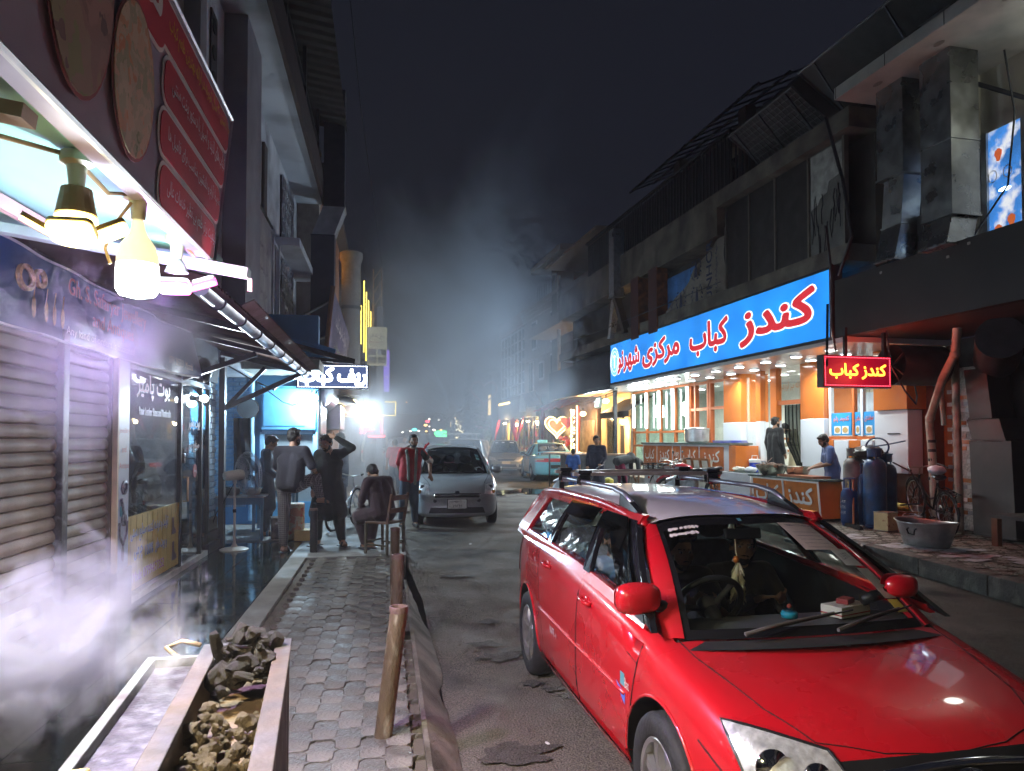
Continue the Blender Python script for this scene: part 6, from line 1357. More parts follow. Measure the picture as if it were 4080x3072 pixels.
SR = dict(L=2.1,hw=.82,r=.315,yf=1.12,yr=-1.45,tr=.715,tw=.19,cab=(-2.0,.62),xb=.765,xr=.535,zr=1.405,gap=.05,nose=.14,
  st=[(1.97,.46,.30,.50,.53),(1.94,.60,.25,.58,.63),(1.85,.70,.21,.68,.725),(1.66,.765,.18,.755,.80),(1.35,.80,.17,.83,.865),(1.12,.81,.17,.875,.905),(.86,.815,.17,.945,.95),(.5,.82,.17,.985,.99),(0,.825,.17,1.03,1.035),(-.9,.825,.17,1.085,1.09),(-1.5,.82,.18,1.10,1.11),(-1.95,.79,.20,1.08,1.09),(-2.15,.74,.24,1.0,1.02),(-2.22,.64,.32,.85,.86)],
  belt=[(.95,.975),(0,1.035),(-.9,1.09),(-1.5,1.105),(-2.1,1.09)],
  roof=(.30,-1.98),drop_f=.065,drop_r=.04,crown=.05,cowl=(1.12,.93),wsb=.64,wst=.48,bulge=.12,
  rear=((-2.12,1.08,.58),(-1.97,.48)),seats=(-.35,-1.2),mirror=(.84,1.075,.715),mir2=.17,
  pillars=[[(.30,1.352),(.30,1.402),(-1.98,1.402),(-1.98,1.352)],[(-1.62,1.09),(-1.95,1.085),(-1.98,1.38),(-1.60,1.38)],[(.9,.945),(.9,.99),(0,1.05),(-.9,1.10),(-1.9,1.11),(-1.9,1.06),(0,1.0)]],
  blackpillars=[[(1.0,.95),(.80,.99),(.14,1.37),(.27,1.37)],[(.02,1.04),(-.10,1.045),(-.30,1.37),(-.22,1.37)],[(-.86,1.09),(-.95,1.095),(-1.02,1.375),(-.96,1.375)]],
  wins=[[(.80,1.0),(.02,1.04),(-.22,1.365),(.14,1.365)],[(-.10,1.045),(-.86,1.09),(-.96,1.37),(-.30,1.37)],[(-.95,1.095),(-1.62,1.095),(-1.62,1.36),(-1.02,1.37)]],
  doors=[([(.74,.28),(-.05,.28),(-.05,1.0),(.92,.95)],.10,.90),([(-.07,.28),(-.86,.30),(-1.10,1.06),(-.07,1.0)],-.80,.955)],handlemat=None)
SR['handlemat'] = RED
car,H = make_car('estate_car','bright red estate car with cream roof and roof rails driving towards the camera',RC,SR,RED,WROOF,'seven',hero=True)
W = H['W'];hit,patch,seam = H['hit'],H['patch'],H['seam']
car['label'] = 'bright red estate car with cream roof in the right foreground'
for s_ in (1,-1):
 seam([(s_*.66,.93,2),(s_*.645,1.15,2),(s_*.56,1.55,2),(s_*.47,1.74,2)],(0,0,1),.003,SEAM,'bonnet_gap')
seam([(-.47,1.74,2),(-.25,1.82,2),(0,1.85,2),(.25,1.82,2),(.47,1.74,2)],(0,0,1),.003,SEAM,'bonnet_gap')
for x in (.27,-.25):
 p = hit((x,1.14,2),(0,0,1))[0];MB().sphere(p+Vector((0,0,.006)),(.014,.02,.01),10,6).xf(W).build('washer_nozzle',CAR_BLACK,car)
mb = MB();mb.grid(lambda u,v: H['ws'](u,0)+Vector((0,.10*v+.0,-.005-.012*v)),18,3);mb.xf(W).build('cowl_panel',M('cowl_black',(.02,.02,.02),.6),car)
for x0,x1 in ((.40,-.10),(-.05,-.52)):
 a = H['ws'](.5+x0/1.32,.02)+Vector((0,.05,.02));b = H['ws'](.5+x1/1.30,.10)+Vector((0,.015,.02));c = a.lerp(b,.55)
 wp = MB().tube([a,a.lerp(b,.25)+Vector((0,.01,.012)),c+Vector((0,0,.012)),b+Vector((0,0,.01))],[.010,.009,.006,.005],6).xf(W).build('wiper',M('wiper_grey',(.10,.095,.09),.6),car)
 MB().tube([a.lerp(b,.15),b+(b-a)*.22+Vector((0,0,.003))],.005,5).xf(W).build('wiper_blade',RUBBER,wp)
VIS = glass('visor',(.10,.09,.12),.05,.2,.9)
H['side']([(.80,1.03),(.17,1.38),(-.20,1.385),(-.20,1.29),(.06,1.285),(.34,1.15),(.62,1.01)],VIS,'window_visor',.03,.004);H['side']([(-.30,1.385),(-.94,1.385),(-.93,1.30),(-.32,1.295)],VIS,'window_visor',.03,.004)
H['side']([(.90,.965),(.62,.99),(.70,1.09)],CAR_BLACK,'mirror_triangle',.008,.02)
for s_ in (1,-1):
 x = s_*.50;zt = lambda y: H['RZ'](y)+.115
 MB().tube([(x,.02,zt(0)-.045),(x,-.10,zt(-.1)-.01),(x,-.3,zt(-.3)),(x,-1.5,zt(-1.5)),(x,-1.75,zt(-1.75)-.03)],.017,10).xf(W).build('roof_rail',M('rail_grey',(.36,.37,.40),.35,metal=.7,var=.1),car,smooth='all')
 for y0,y1 in ((.22,-.14),(-1.80,-1.55)):
  rg = []
  for k in range(6):
   q = k/5;y = y0+(y1-y0)*q;h_ = .012+.085*q**.7;rg.append([Vector((x+dx,y,H['RZ'](y)+.008+dz)) for dx,dz in ((-.032*(1-.3*q),0),(.032*(1-.3*q),0),(.018,h_),(-.018,h_))])
  MB().loft(rg).xf(W).build('rail_foot',CAR_BLACK,car,smooth=50)
for y in (-.95,-1.45):
 cb = MB().bar((.58,y,H['RZ'](y)+.165),(-.58,y,H['RZ'](y)+.165),.045,.025).xf(W).build('cross_bar',M('bar_tan',(.32,.28,.22),.45,metal=.3),car)
 for s_ in (1,-1):
  MB().obox((s_*.50,y,H['RZ'](y)+.13),(.09,.07,.09),(0,0,0)).xf(W).build('clamp',CHROME,cb,bevel=.012);MB().box(s_*.50-.05,s_*.50+.05,y-.04,y+.04,H['RZ'](y)+.172,H['RZ'](y)+.195).xf(W).build('clamp_cap',CAR_BLACK,cb)
p = Vector((-.1,-1.75,H['RZ'](-1.75)+.055));MB().tube([p,p+Vector((0,-.03,.09))],[.03,.008],8).xf(W).build('antenna_fin',CAR_BLACK,car)
for s_ in (1,-1):
 c = [(s_*.755,1.58,.80),(s_*.46,1.80,.745),(s_*.40,1.97,.60),(s_*.74,1.85,.57)];d = (s_*.45,.75,.5)
 hb = patch(c,d,.003,10,8).xf(W).build('headlamp',MIRR,car,smooth='all')
 patch(c,d,.028,10,8).xf(W).build('lens',LENS,hb,smooth='all')
 for q,(u,v,rr) in enumerate(((.30,.5,.062),(.68,.55,.05))):
  C = [Vector(k) for k in c];pp = (C[0]*(1-u)+C[1]*u)*(1-v)+(C[3]*(1-u)+C[2]*u)*v;h_,n_ = hit(pp,d);ax = Vector((0,.95,.1)).normalized();x_,y_ = basis(ax)
  MB().lathe([(rr,.0),(rr*.92,-.02),(rr*.5,-.045),(.001,-.05)],n=20,m=Matrix((x_,y_,ax)).transposed()).xf(Matrix.Translation(h_+n_*.0)).xf(W).build('lamp_bowl',CHROME,hb,smooth='all')
  MB().sphere(h_-n_*.015,.014,10,6).xf(W).build('lamp_bulb',M('bulb_clear',(.7,.6,.45),.15),hb)
 MB().tube([hit((Vector(c[i])*(1-k)+Vector(c[(i+1)%4])*k),d)[0]+hit((Vector(c[i])*(1-k)+Vector(c[(i+1)%4])*k),d)[1]*.004 for i in range(4) for k in (0,.2,.4,.6,.8)],.006,5,closed=True).xf(W).build('lamp_seal',CAR_BLACK,hb)
c = [(.44,1.9,.735),(-.44,1.9,.735),(-.36,2.0,.60),(.36,2.0,.60)];gr = patch(c,(0,.9,.35),.006,16,5).xf(W).build('grille',CAR_BLACK,car,smooth='all')
for z0 in (.725,.60): MB().tube([hit((x,2.0,z0+.012*math.cos(x*6)*(z0>.6)),(0,.9,.35))[0]+Vector((0,.010,.006)) for x in [.42-.84*i/20 for i in range(21)]],.017 if z0>.6 else .010,8).xf(W).build('grille_bar',CHROME,gr,smooth='all')
for z0 in (.685,.645): MB().tube([hit((x,2.0,z0),(0,.9,.35))[0]+Vector((0,.010,.0)) for x in [.40-.80*i/20 for i in range(21)]],.007,6).xf(W).build('grille_slat',CAR_BLACK,gr)
o,n_ = hit((0,2.0,.665),(0,.9,.35));o = o+n_*.02;ex_ = Vector((1,0,0));ey_ = n_.cross(ex_)*-1 if n_.cross(ex_).z < 0 else n_.cross(ex_)
for rx,ry,oy in ((.068,.047,0),(.022,.044,0),(.042,.018,.022)): MB().tube([o+ex_*rx*math.cos(a)+ey_*(ry*math.sin(a)+oy) for a in [2*math.pi*i/28 for i in range(28)]],.0055,6,closed=True).xf(W).build('emblem_ring',CHROME,gr,smooth='all')
seam([(.8,1.72,.50),(.6,1.95,.50),(0,2.2,.50),(-.6,1.95,.50),(-.8,1.72,.50)],(0,1,.1),.005,SEAM,'bumper_gap')
patch([(.35,2,.42),(-.35,2,.42),(-.30,2,.32),(.30,2,.32)],(0,1,0),.004,10,4).xf(W).build('lower_intake',CAR_BLACK,car)
plate(car,W,hit((0,2,.42),(0,1,0))[0]+Vector((0,.012,0)),(-1,0,0),'','')
for s_ in (1,-1):
 seam([(s_*2,1.45,.66),(s_*2,1.62,.60),(s_*2,1.78,.52)],(s_,0,0),.004,SEAM,'bumper_gap')
 sk = patch([(s_*2,.78,.30),(s_*2,-1.05,.30),(s_*2,-1.05,.19),(s_*2,.78,.17)],(s_,0,0),.02,14,4).xf(W).build('side_skirt',RED,car,smooth='all')
 MB().tube([hit((s_*2,.75-1.75*i/14,.60+.02*i/14),(s_,0,0))[0]+Vector((s_*.006,0,0)) for i in range(15)],.010,6).xf(W).build('rub_strip',RED,car,smooth='all')
 for yw in (1.12,-1.45):
  MB().tube([hit((s_*2,yw+.372*math.cos(a),.325+.372*math.sin(a)),(s_,0,0))[0]+Vector((s_*.002,0,0)) for a in [R_(-8)+i*R_(196)/20 for i in range(21)]],.008,6).xf(W).build('arch_lip',RED,car,smooth='all')
R3 = W.to_3x3()
def decal(s,y,z,w_,h_,mat,slope=0,s_=1):
 p,n_ = hit((s_*2,y,z),(s_,0,0));return text(s,mat,car,W@(p+Vector((s_*.012,0,0))),R3@Vector((0,s_*1,slope)),R3@Vector((.05*s_,0,1)),w_,h_)
decal('VVT-i',-.55,.555,.17,.055,M('decal_pale',(.6,.55,.5),.5),-.02);decal('Bat',.80,.66,.06,.05,M('decal_pale'))
p,n_ = hit((2,.72,.66),(1,0,0));MB().box(p.x+.003,p.x+.006,.69,.745,.63,.69).xf(W).build('teal_sticker',M('sticker_teal',(.10,.32,.36),.5),car)
MB().add([(p.x+.006,.63,.63),(p.x+.006,.76,.60),(p.x+.006,.75,.545),(p.x+.006,.71,.57)],[(0,1,2,3)]).xf(W).build('blue_sticker',M('sticker_blue',(.06,.16,.55),.5),car)
def WSP(u,v,l=.004): return H['ws'](u,v)+Vector((0,l*.6,l))
STK = M('sticker_white',(.72,.66,.58),.6,var=.05)
d0 = (WSP(.35,.5)-WSP(.65,.5)).normalized()
for vv,row in ((.885,((.93,.022),(.905,.03),(.87,.016),(.845,.02),(.825,.02),(.805,.02),(.785,.014))),(.82,((.935,.016),(.915,.024),(.885,.03),(.855,.03),(.825,.028),(.80,.016)))):
 for uu,wd in row:
  a = (WSP(uu-.05,vv)-WSP(uu+.05,vv)).normalized();b = (WSP(uu,vv+.05)-WSP(uu,vv-.05)).normalized();MB().prism([(wd*.62*math.cos(t_)*(1+.2*math.sin(3*t_+uu*90)),.014*math.sin(t_)*(1+.25*math.cos(2*t_+uu*50))) for t_ in [2*math.pi*i/14 for i in range(14)]],WSP(uu,vv,.008),a,b,a.cross(b)*.001).xf(W).build('sticker_stroke',STK,car)
def wsheet(u0,u1,v0,v1,mat,nm,l=-.006,par=None):
 return MB().grid(lambda a,b: WSP(u0+(u1-u0)*a,v0+(v1-v0)*b,l),6,6).xf(W).build(nm,mat,par or car)
pp = wsheet(.09,.30,.60,.90,M('paper_cream',(.62,.52,.42),.7,var=.04),'paper_permit',.008)
text('000-13169503',BLK,pp,W@WSP(.19,.85,.013),R3@(WSP(.30,.85)-WSP(.09,.85)).normalized()*-1,R3@(WSP(.19,.9)-WSP(.19,.8)).normalized(),.19,.025)
for k in range(5): wsheet(.12,.27,.78-.04*k,.783-.04*k,M('ink',(.12,.1,.09),.7),'printed_line',.011,pp)
pn = wsheet(.045,.15,.46,.62,M('paper_white',(.62,.62,.55),.6),'paper_number',.006);text('1391 x',BLK,pn,W@WSP(.10,.54,.012),R3@(WSP(.16,.50)-WSP(.04,.56)).normalized()*-1,R3@(WSP(.1,.6)-WSP(.1,.5)).normalized(),.11,.045)
wsheet(.03,.10,.20,.44,M('film_pale',(.40,.40,.34),.35,var=.3,vs=12),'plastic_sleeve',.005);wsheet(.035,.095,.10,.19,M('paper_yellow',(.60,.50,.10),.6),'yellow_slip',.006)
wsheet(.50,.525,.93,.965,M('sticker_teal'),'small_sticker',.008)
for s_ in (1,-1): patch([(s_*.80,-1.95,1.0),(s_*.55,-2.3,1.0),(s_*.55,-2.3,.72),(s_*.80,-1.98,.72)],(s_*.5,-1,0),.006,5,5).xf(W).build('tail_lamp',M('tail_red',(.45,.01,.01),.2,coat=.5),car,smooth='all')
def onDash(x,y,z): return W@Vector((x,y,z))
t = thing('dashboard_ornament','small glass domed ornament with teal base on the red car dashboard','ornament',Matrix.Translation(onDash(-.03,.80,.935)))
V = WMAT[t]
MB().lathe([(.001,0),(.04,0),(.042,.02),(.036,.03),(.001,.03)],n=20).xf(V).build('base',M('orn_teal',(.02,.25,.35),.25),t,smooth='all');MB().lathe([(.03,.03),(.03,.06),(.034,.064),(.028,.075),(.012,.092),(.004,.10),(.004,.115),(.001,.118)],n=20).xf(V).build('dome',glass('dome_glass',(.85,.95,1),.02,.05,.9),t,smooth='all');MB().sphere((0,0,.055),.012,10,6).xf(V).build('bead',M('bead_red',(.5,.08,.05),.3),t)
t = thing('tissue_box','white patterned tissue box with red stripe on the red car dashboard','tissue box',Matrix.Translation(onDash(-.36,.78,.93)) @ Matrix.Rotation(math.pi+.35,4,'Z'));V = WMAT[t]
MB().box(-.115,.115,-.06,.06,0,.055).xf(V).build('carton',M('carton_white',(.62,.60,.50),.6,var=.06,vs=40),t,bevel=.003);MB().box(-.116,.116,-.061,.061,.012,.018).xf(V).build('red_stripe',M('stripe_red',(.4,.04,.04),.6),t)
o = MB().box(-.045,.045,-.03,.03,.057,.082).xf(V @ Matrix.Rotation(.25,4,'Z')).build('cigarette_pack',M('pack_red',(.28,.03,.03),.5),None,bevel=.003);tag(o,'small dark red packet lying on the white tissue box','packet')
t = thing('mirror_pendant','pale fluffy pendant with amber bead hanging from the red car mirror','pendant',Matrix.Translation(onDash(.04,.52,.99)));
mt_ = W
MB().tube([(.05,.40,1.36),(.05,.42,1.20),(.048,.44,1.16)],.003,5).xf(mt_).build('cord',M('cord_cream',(.6,.5,.3),.7),t);MB().sphere((.055,.43,1.165),(.016,.016,.02),12,8).xf(mt_).build('amber_bead',M('amber',(.45,.12,.02),.15,coat=.6),t,smooth='all')
mb = MB()
for k in range(220):
 z = random.uniform(.97,1.15);a = random.uniform(0,6.28);rr = .022*(1-(z-.97)*2)+.012
 p = Vector((.045+.3*rr*math.cos(a),.43+.3*rr*math.sin(a),z));mb.tube([p,p+Vector((rr*math.cos(a),rr*math.sin(a),-.05))],.002,3)
tag(mb.xf(mt_).build('fluff',M('fluff',(.55,.48,.28),.9),t),kind='stuff')
MB().obox((0,.40,1.30),(.22,.03,.06),(.2,0,0)).xf(W).build('inner_mirror',CAR_BLACK,car,bevel=.01)
mb = MB();mb.grid(lambda u,v: Vector((.66-.5*u,-.62-.03*math.sin(u*9),.62+.5*v)),8,8);
fm = food('floral_cover',(.02,.018,.018),(.05,.04,.035),(.35,.24,.17),9);mb.xf(W).build('seat_cover',fm,car,smooth='all')
SILV_B = M('silver_blue',(.46,.475,.48),.30,metal=.4,var=.05,vs=2,coat=.8,dirt=(.26,.28,.29),ds=1.5,dt=.6)
SH = dict(L=1.75,hw=.83,r=.29,yf=1.15,yr=-1.27,tr=.72,tw=.175,cab=(-1.6,.70),xb=.76,xr=.56,zr=1.49,gap=.045,nose=.16,
  st=[(1.80,.55,.26,.50,.53),(1.78,.68,.20,.62,.66),(1.70,.765,.17,.76,.80),(1.5,.80,.16,.86,.90),(1.15,.82,.16,.94,.975),(.85,.83,.16,.985,1.0),(.4,.83,.16,.99,1.0),(-.5,.83,.16,1.01,1.02),(-1.3,.82,.17,1.02,1.03),(-1.65,.77,.2,1.0,1.02),(-1.78,.66,.28,.85,.86)],
  belt=[(.95,.98),(0,1.0),(-1.2,1.03),(-1.7,1.03)],roof=(.18,-1.45),drop_f=.05,drop_r=.06,crown=.06,cowl=(1.02,.985),wsb=.69,wst=.53,bulge=.20,rear=((-1.68,1.03,.58),(-1.46,.5)),seats=(-.35,-1.1),mirror=(.70,1.06,.80),
  pillars=[[(.92,.99),(.86,.99),(.12,1.45),(.18,1.46)],[(.18,1.44),(.18,1.49),(-1.46,1.49),(-1.46,1.44)],[(-1.15,1.03),(-1.6,1.03),(-1.46,1.45),(-1.1,1.45)],[(-.25,1.0),(-.33,1.0),(-.38,1.45),(-.30,1.45)]],
  wins=[[(.70,1.0),(-.25,1.01),(-.30,1.44),(.12,1.44)],[(-.33,1.01),(-1.15,1.03),(-1.1,1.44),(-.38,1.44)]],
  doors=[([(.72,.28),(-.28,.28),(-.28,.97),(.80,.95)],-.18,.88),([(-.30,.28),(-.95,.30),(-1.12,.98),(-.30,.97)],-1.0,.90)])
hb_,H2 = make_car('hatchback_car','silver grey hatchback parked facing the camera with a man leaning on it','x' and TR(1.40,15.45,GZ(14.5),math.pi-R_(2)),SH,SILV_B,None,'five',glassmat=glass('hatch_glass',(.22,.25,.26),.01,.1,.75))
W2 = H2['W'];hit2,patch2,seam2 = H2['hit'],H2['patch'],H2['seam']
for s_ in (1,-1):
 c = [(s_*.78,1.42,.86),(s_*.56,1.62,.80),(s_*.54,1.75,.64),(s_*.76,1.62,.60)];d = (s_*.35,.85,.3)
 l = patch2(c,d,.003,8,8).xf(W2).build('headlamp',MIRR,hb_,smooth='all');patch2(c,d,.03,8,8).xf(W2).build('lens',LENS,l,smooth='all')
 p,n_ = hit2((s_*.70,1.6,.66),d);MB().sphere(p,(.04,.03,.04),10,8).xf(W2).build('indicator',M('amber_lamp',(.6,.25,.03),.2,coat=.5),l);p,n_ = hit2((s_*.66,1.6,.75),d);MB().sphere(p-n_*.01,(.05,.02,.05),12,8).xf(W2).build('lamp_bowl',CHROME,l)
 seam2([(s_*.70,.9,2),(s_*.62,1.3,2),(s_*.52,1.62,2)],(0,0,1),.005,M('seam_grey',(.05,.05,.055),.6),'bonnet_gap');p,n_ = hit2((s_*.42,1.9,.50),(0,1,0));MB().cyl(p+Vector((0,.003,0)),p+Vector((0,.006,0)),.035,n=16).xf(W2).build('tow_cover',M('seam_grey'),hb_)
patch2([(.46,1.9,.655),(-.46,1.9,.655),(-.42,1.9,.575),(.42,1.9,.575)],(0,1,.1),.006,14,4).xf(W2).build('grille',CAR_BLACK,hb_)
MB().tube([hit2((.45-.9*i/16,1.9,.625),(0,1,.1))[0]+Vector((0,.015,0)) for i in range(17)],.012,8).xf(W2).build('grille_bar',CHROME,hb_,smooth='all')
patch2([(.50,1.9,.37),(-.50,1.9,.37),(-.54,1.9,.26),(.54,1.9,.26)],(0,1,0),.005,14,4).xf(W2).build('lower_intake',CAR_BLACK,hb_)
p,n_ = hit2((0,1.9,.73),(0,.8,.5));em = MB().prism(rrect(.085,.075,.015),p+n_*.006,(-1,0,0),Vector((0,-.4,.9)).normalized(),n_*.006).xf(W2).build('emblem_plate',CHROME,hb_)
text('H',CAR_BLACK,em,W2@(p+n_*.016),W2.to_3x3()@Vector((-1,0,0)),W2.to_3x3()@Vector((0,-.5,.86)),.05,.052,off=.02)
plate(hb_,W2,hit2((0,1.9,.44),(0,1,0))[0]+Vector((0,.03,0)),(-1,0,0),'۲۹۷۳۲','29732',w=.36,h=.18)
for x0,x1 in ((.45,-.15),(-.05,-.6)):
 a = H2['ws'](.5+x0/1.4,.01)+Vector((0,.04,.015));b = H2['ws'](.5+x1/1.4,.06)+Vector((0,.02,.015));MB().tube([a,b],.01,5).xf(W2).build('wiper',CAR_BLACK,hb_)
for k,(v0,v1) in enumerate(((.60,.70),(.47,.56))): MB().grid(lambda a,b: H2['ws'](.06+.06*a,v0+(v1-v0)*b)+Vector((0,.008,.006)),3,3).xf(W2).build('screen_sticker',M('sticker_teal2',(.20,.42,.42),.6),hb_)
text('صدق',WHITE,hb_,W2@(H2['ws'](.90,.90)+Vector((0,.012,.01))),W2.to_3x3()@Vector((-1,0,0)),W2.to_3x3()@Vector((0,-.6,.7)),.16,.035)
tag(MB().tube([W2@Vector((.56,-.5+.06*i,1.52+.03*math.sin(i*2))) for i in range(5)]+[W2@Vector((.60,-.1,1.44)),W2@Vector((.58,.1,1.52)),W2@Vector((.5,.12,1.6))],.025,6).build('red_ribbon',M('ribbon',(.4,.02,.03),.6),smooth='all'),'red tinsel ribbon tied on the roof edge of the grey hatchback','ribbon')
def sedan_spec(L=2.2,zr=1.38): return dict(L=L-.05,hw=.83,r=.30,yf=1.25,yr=-1.2,tr=.73,tw=.18,cab=(-1.0,.55),xb=.76,xr=.54,zr=zr,gap=.05,nose=.12,
  st=[(L,.50,.28,.50,.52),(L-.04,.66,.22,.60,.63),(L-.15,.76,.18,.68,.71),(L-.45,.80,.17,.75,.79),(1.25,.82,.17,.82,.86),(.85,.83,.17,.90,.92),(.3,.83,.17,.94,.95),(-.6,.83,.17,.96,.97),(-1.2,.82,.17,.96,1.0),(-1.6,.80,.18,.95,1.0),(-L+.1,.78,.22,.94,.985),(-L+.02,.76,.26,.88,.92),(-L,.68,.32,.75,.76)],
  belt=[(.9,.93),(0,.96),(-1.0,.98),(-1.6,.99)],roof=(.05,-.85),drop_f=.04,drop_r=.04,crown=.06,cowl=(.92,.92),wsb=.68,wst=.52,bulge=.16,rear=((-1.48,.99,.60),(-.87,.5)),seats=(-.3,-1.0),mirror=(.62,1.0,.80),
  pillars=[[(.85,.93),(.78,.93),(-.02,1.34),(.05,1.36)],[(.05,1.33),(.05,1.38),(-.87,1.38),(-.87,1.33)],[(-1.0,.98),(-1.48,.985),(-.87,1.35),(-.78,1.34)],[(-.2,.95),(-.28,.95),(-.30,1.34),(-.24,1.34)]],
  wins=[[(.62,.94),(-.2,.96),(-.24,1.33),(-.02,1.33)],[(-.28,.96),(-1.0,.98),(-.78,1.33),(-.30,1.33)]],
  doors=[([(.68,.28),(-.24,.28),(-.24,.92),(.75,.89)],-.15,.82),([(-.26,.28),(-.85,.30),(-1.0,.93),(-.26,.92)],-.88,.84)])
TQ = M('taxi_turquoise',(.18,.55,.70),.3,var=.06,vs=2,coat=.7);TXW = M('taxi_cream',(.60,.57,.50),.35,var=.06,coat=.4);TXG = M('taxi_green',(.08,.25,.25),.3,coat=.5)
tx,H3 = make_car('taxi_car','turquoise and cream taxi sedan seen from behind with lettering on its rear window','q' and TR(6.35,28.2,GZ(27),-R_(3)),sedan_spec(2.15),TQ,TXG,'five',glassmat=glass('taxi_glass',(.35,.40,.42),.01,.1,.7))
W3 = H3['W'];hit3,patch3 = H3['hit'],H3['patch']
for s_ in (1,-1): 
 for c in ([(s_*2,.68,.30),(s_*2,-.24,.30),(s_*2,-.24,.90),(s_*2,.75,.87)],[(s_*2,-.26,.30),(s_*2,-.80,.32),(s_*2,-.95,.90),(s_*2,-.26,.90)]): patch3(c,(s_,0,0),.007,10,8).xf(W3).build('door_panel',TXW,tx,smooth='all')
 p,n_ = hit3((s_*2,.2,.60),(s_,0,0));MB().prism(ellipse(.13,.15),p+Vector((s_*.012,0,0)),(0,1,0),(0,0,1),(s_*.003,0,0)).xf(W3).build('door_emblem',TXG,tx)
patch3([(.76,-2.3,.86),(-.76,-2.3,.86),(-.76,-2.3,.73),(.76,-2.3,.73)],(0,-1,0),.012,24,4).xf(W3).build('tail_lamp_strip',M('tail_dark',(.28,.02,.02),.2,coat=.6,emit=(.5,.02,.02),es=.12),tx,smooth='all')
for x0,x1 in ((.76,.44),(-.44,-.76)): patch3([(x0,-2.3,.855),(x1,-2.3,.855),(x1,-2.3,.80),(x0,-2.3,.80)],(0,-1,0),.018,6,3).xf(W3).build('tail_lens',M('tail_cream',(.5,.42,.28),.25,coat=.5),tx,smooth='all')
MB().tube([(.78,-2.0,1.06),(.6,-2.13,1.10),(0,-2.18,1.11),(-.6,-2.13,1.10),(-.78,-2.0,1.06)],.022,6).xf(W3).build('spoiler',TQ,tx,smooth='all')
for x in (.6,-.6): MB().bar((x,-2.1,.98),(x,-2.13,1.1),.05,.03).xf(W3).build('spoiler_foot',TQ,tx)
pl_ = patch3([(.24,-2.3,.66),(-.24,-2.3,.66),(-.24,-2.3,.46),(.24,-2.3,.46)],(0,-1,0),.014,4,3).xf(W3).build('plate_recess',TQ,tx);patch3([(.19,-2.3,.62),(-.19,-2.3,.62),(-.19,-2.3,.48),(.19,-2.3,.48)],(0,-1,0),.022,4,3).xf(W3).build('plate_dark',CAR_BLACK,tx)
def rgt(s,u,v,w_,h_): 
 o = SEDs['rgfn'](u,v)+Vector((0,-.012,.012));text(s,M('chalk_white',(.75,.75,.73),.6),tx,W3@o,W3.to_3x3()@Vector((1,0,0)),W3.to_3x3()@Vector((0,.72,.69)),w_,h_)
SEDs = sedan_spec(2.15);(yb_,zb2,wb2),(yt2,wt2) = SEDs['rear']
SEDs['rgfn'] = lambda u,v: Vector(((2*u-1)*(wb2*(1-v)+wt2*v),yb_+(yt2-yb_)*v,zb2+(1.38+.03-zb2)*v+.03*math.sin(math.pi*v)))
rgt('و حسبنا الله',.5,.50,.8,.2)
text('ای دنیا',WHITE,tx,W3@Vector((-.25,-2.02,1.01)),W3.to_3x3()@Vector((1,0,0)),W3.to_3x3()@Vector((0,.9,.2)),.5,.08)
tb = MB().obox((-.22,-.35,1.50),(.40,.12,.11),(0,0,0)).xf(W3).build('taxi_roof_sign',M('taxi_box',(.20,.52,.58),.4,emit=(.2,.6,.65),es=.25),tx,bevel=.02);text('TAXI',TXG,tb,W3@Vector((-.22,-.413,1.50)),W3.to_3x3()@Vector((1,0,0)),Zv,.26,.07,off=.01)
SLV = M('silver_paint',(.40,.40,.38),.3,metal=.6,var=.05,coat=.7)
sd,H4 = make_car('sedan_car','silver sedan facing the camera parked beyond the turquoise taxi','s' and TR(5.55,33.6,GZ(32),math.pi-R_(8)),sedan_spec(2.25,1.44),SLV,None,'seven')
W4 = H4['W'];hit4,patch4 = H4['hit'],H4['patch']
for s_ in (1,-1):
 c = [(s_*.78,1.75,.80),(s_*.50,2.1,.73),(s_*.48,2.2,.62),(s_*.76,2.0,.60)];patch4(c,(s_*.4,.8,.3),.006,6,6).xf(W4).build('headlamp',MIRR,sd,smooth='all');p,_ = hit4((s_*.62,2.2,.36),(0,1,0));MB().cyl(p-Vector((0,.02,0)),p+Vector((0,.02,0)),.07,n=14).xf(W4).build('fog_lamp',CAR_BLACK,sd)
patch4([(.40,2.3,.66),(-.40,2.3,.66),(-.36,2.3,.58),(.36,2.3,.58)],(0,1,.1),.006,10,3).xf(W4).build('grille',CAR_BLACK,sd);patch4([(.45,2.3,.42),(-.45,2.3,.42),(-.48,2.3,.30),(.48,2.3,.30)],(0,1,0),.006,10,3).xf(W4).build('lower_intake',CAR_BLACK,sd)
plate(sd,W4,hit4((0,2.3,.5),(0,1,0))[0]+Vector((0,.02,0)),(-1,0,0),'','',w=.4,h=.14)
for u0,u1 in ((.80,.92),(.52,.64),(.12,.30)): MB().grid(lambda a,b: H4['ws'](u0+(u1-u0)*a,.78+.12*b)+Vector((0,.008,.008)),2,2).xf(W4).build('screen_paper',WPA,sd)
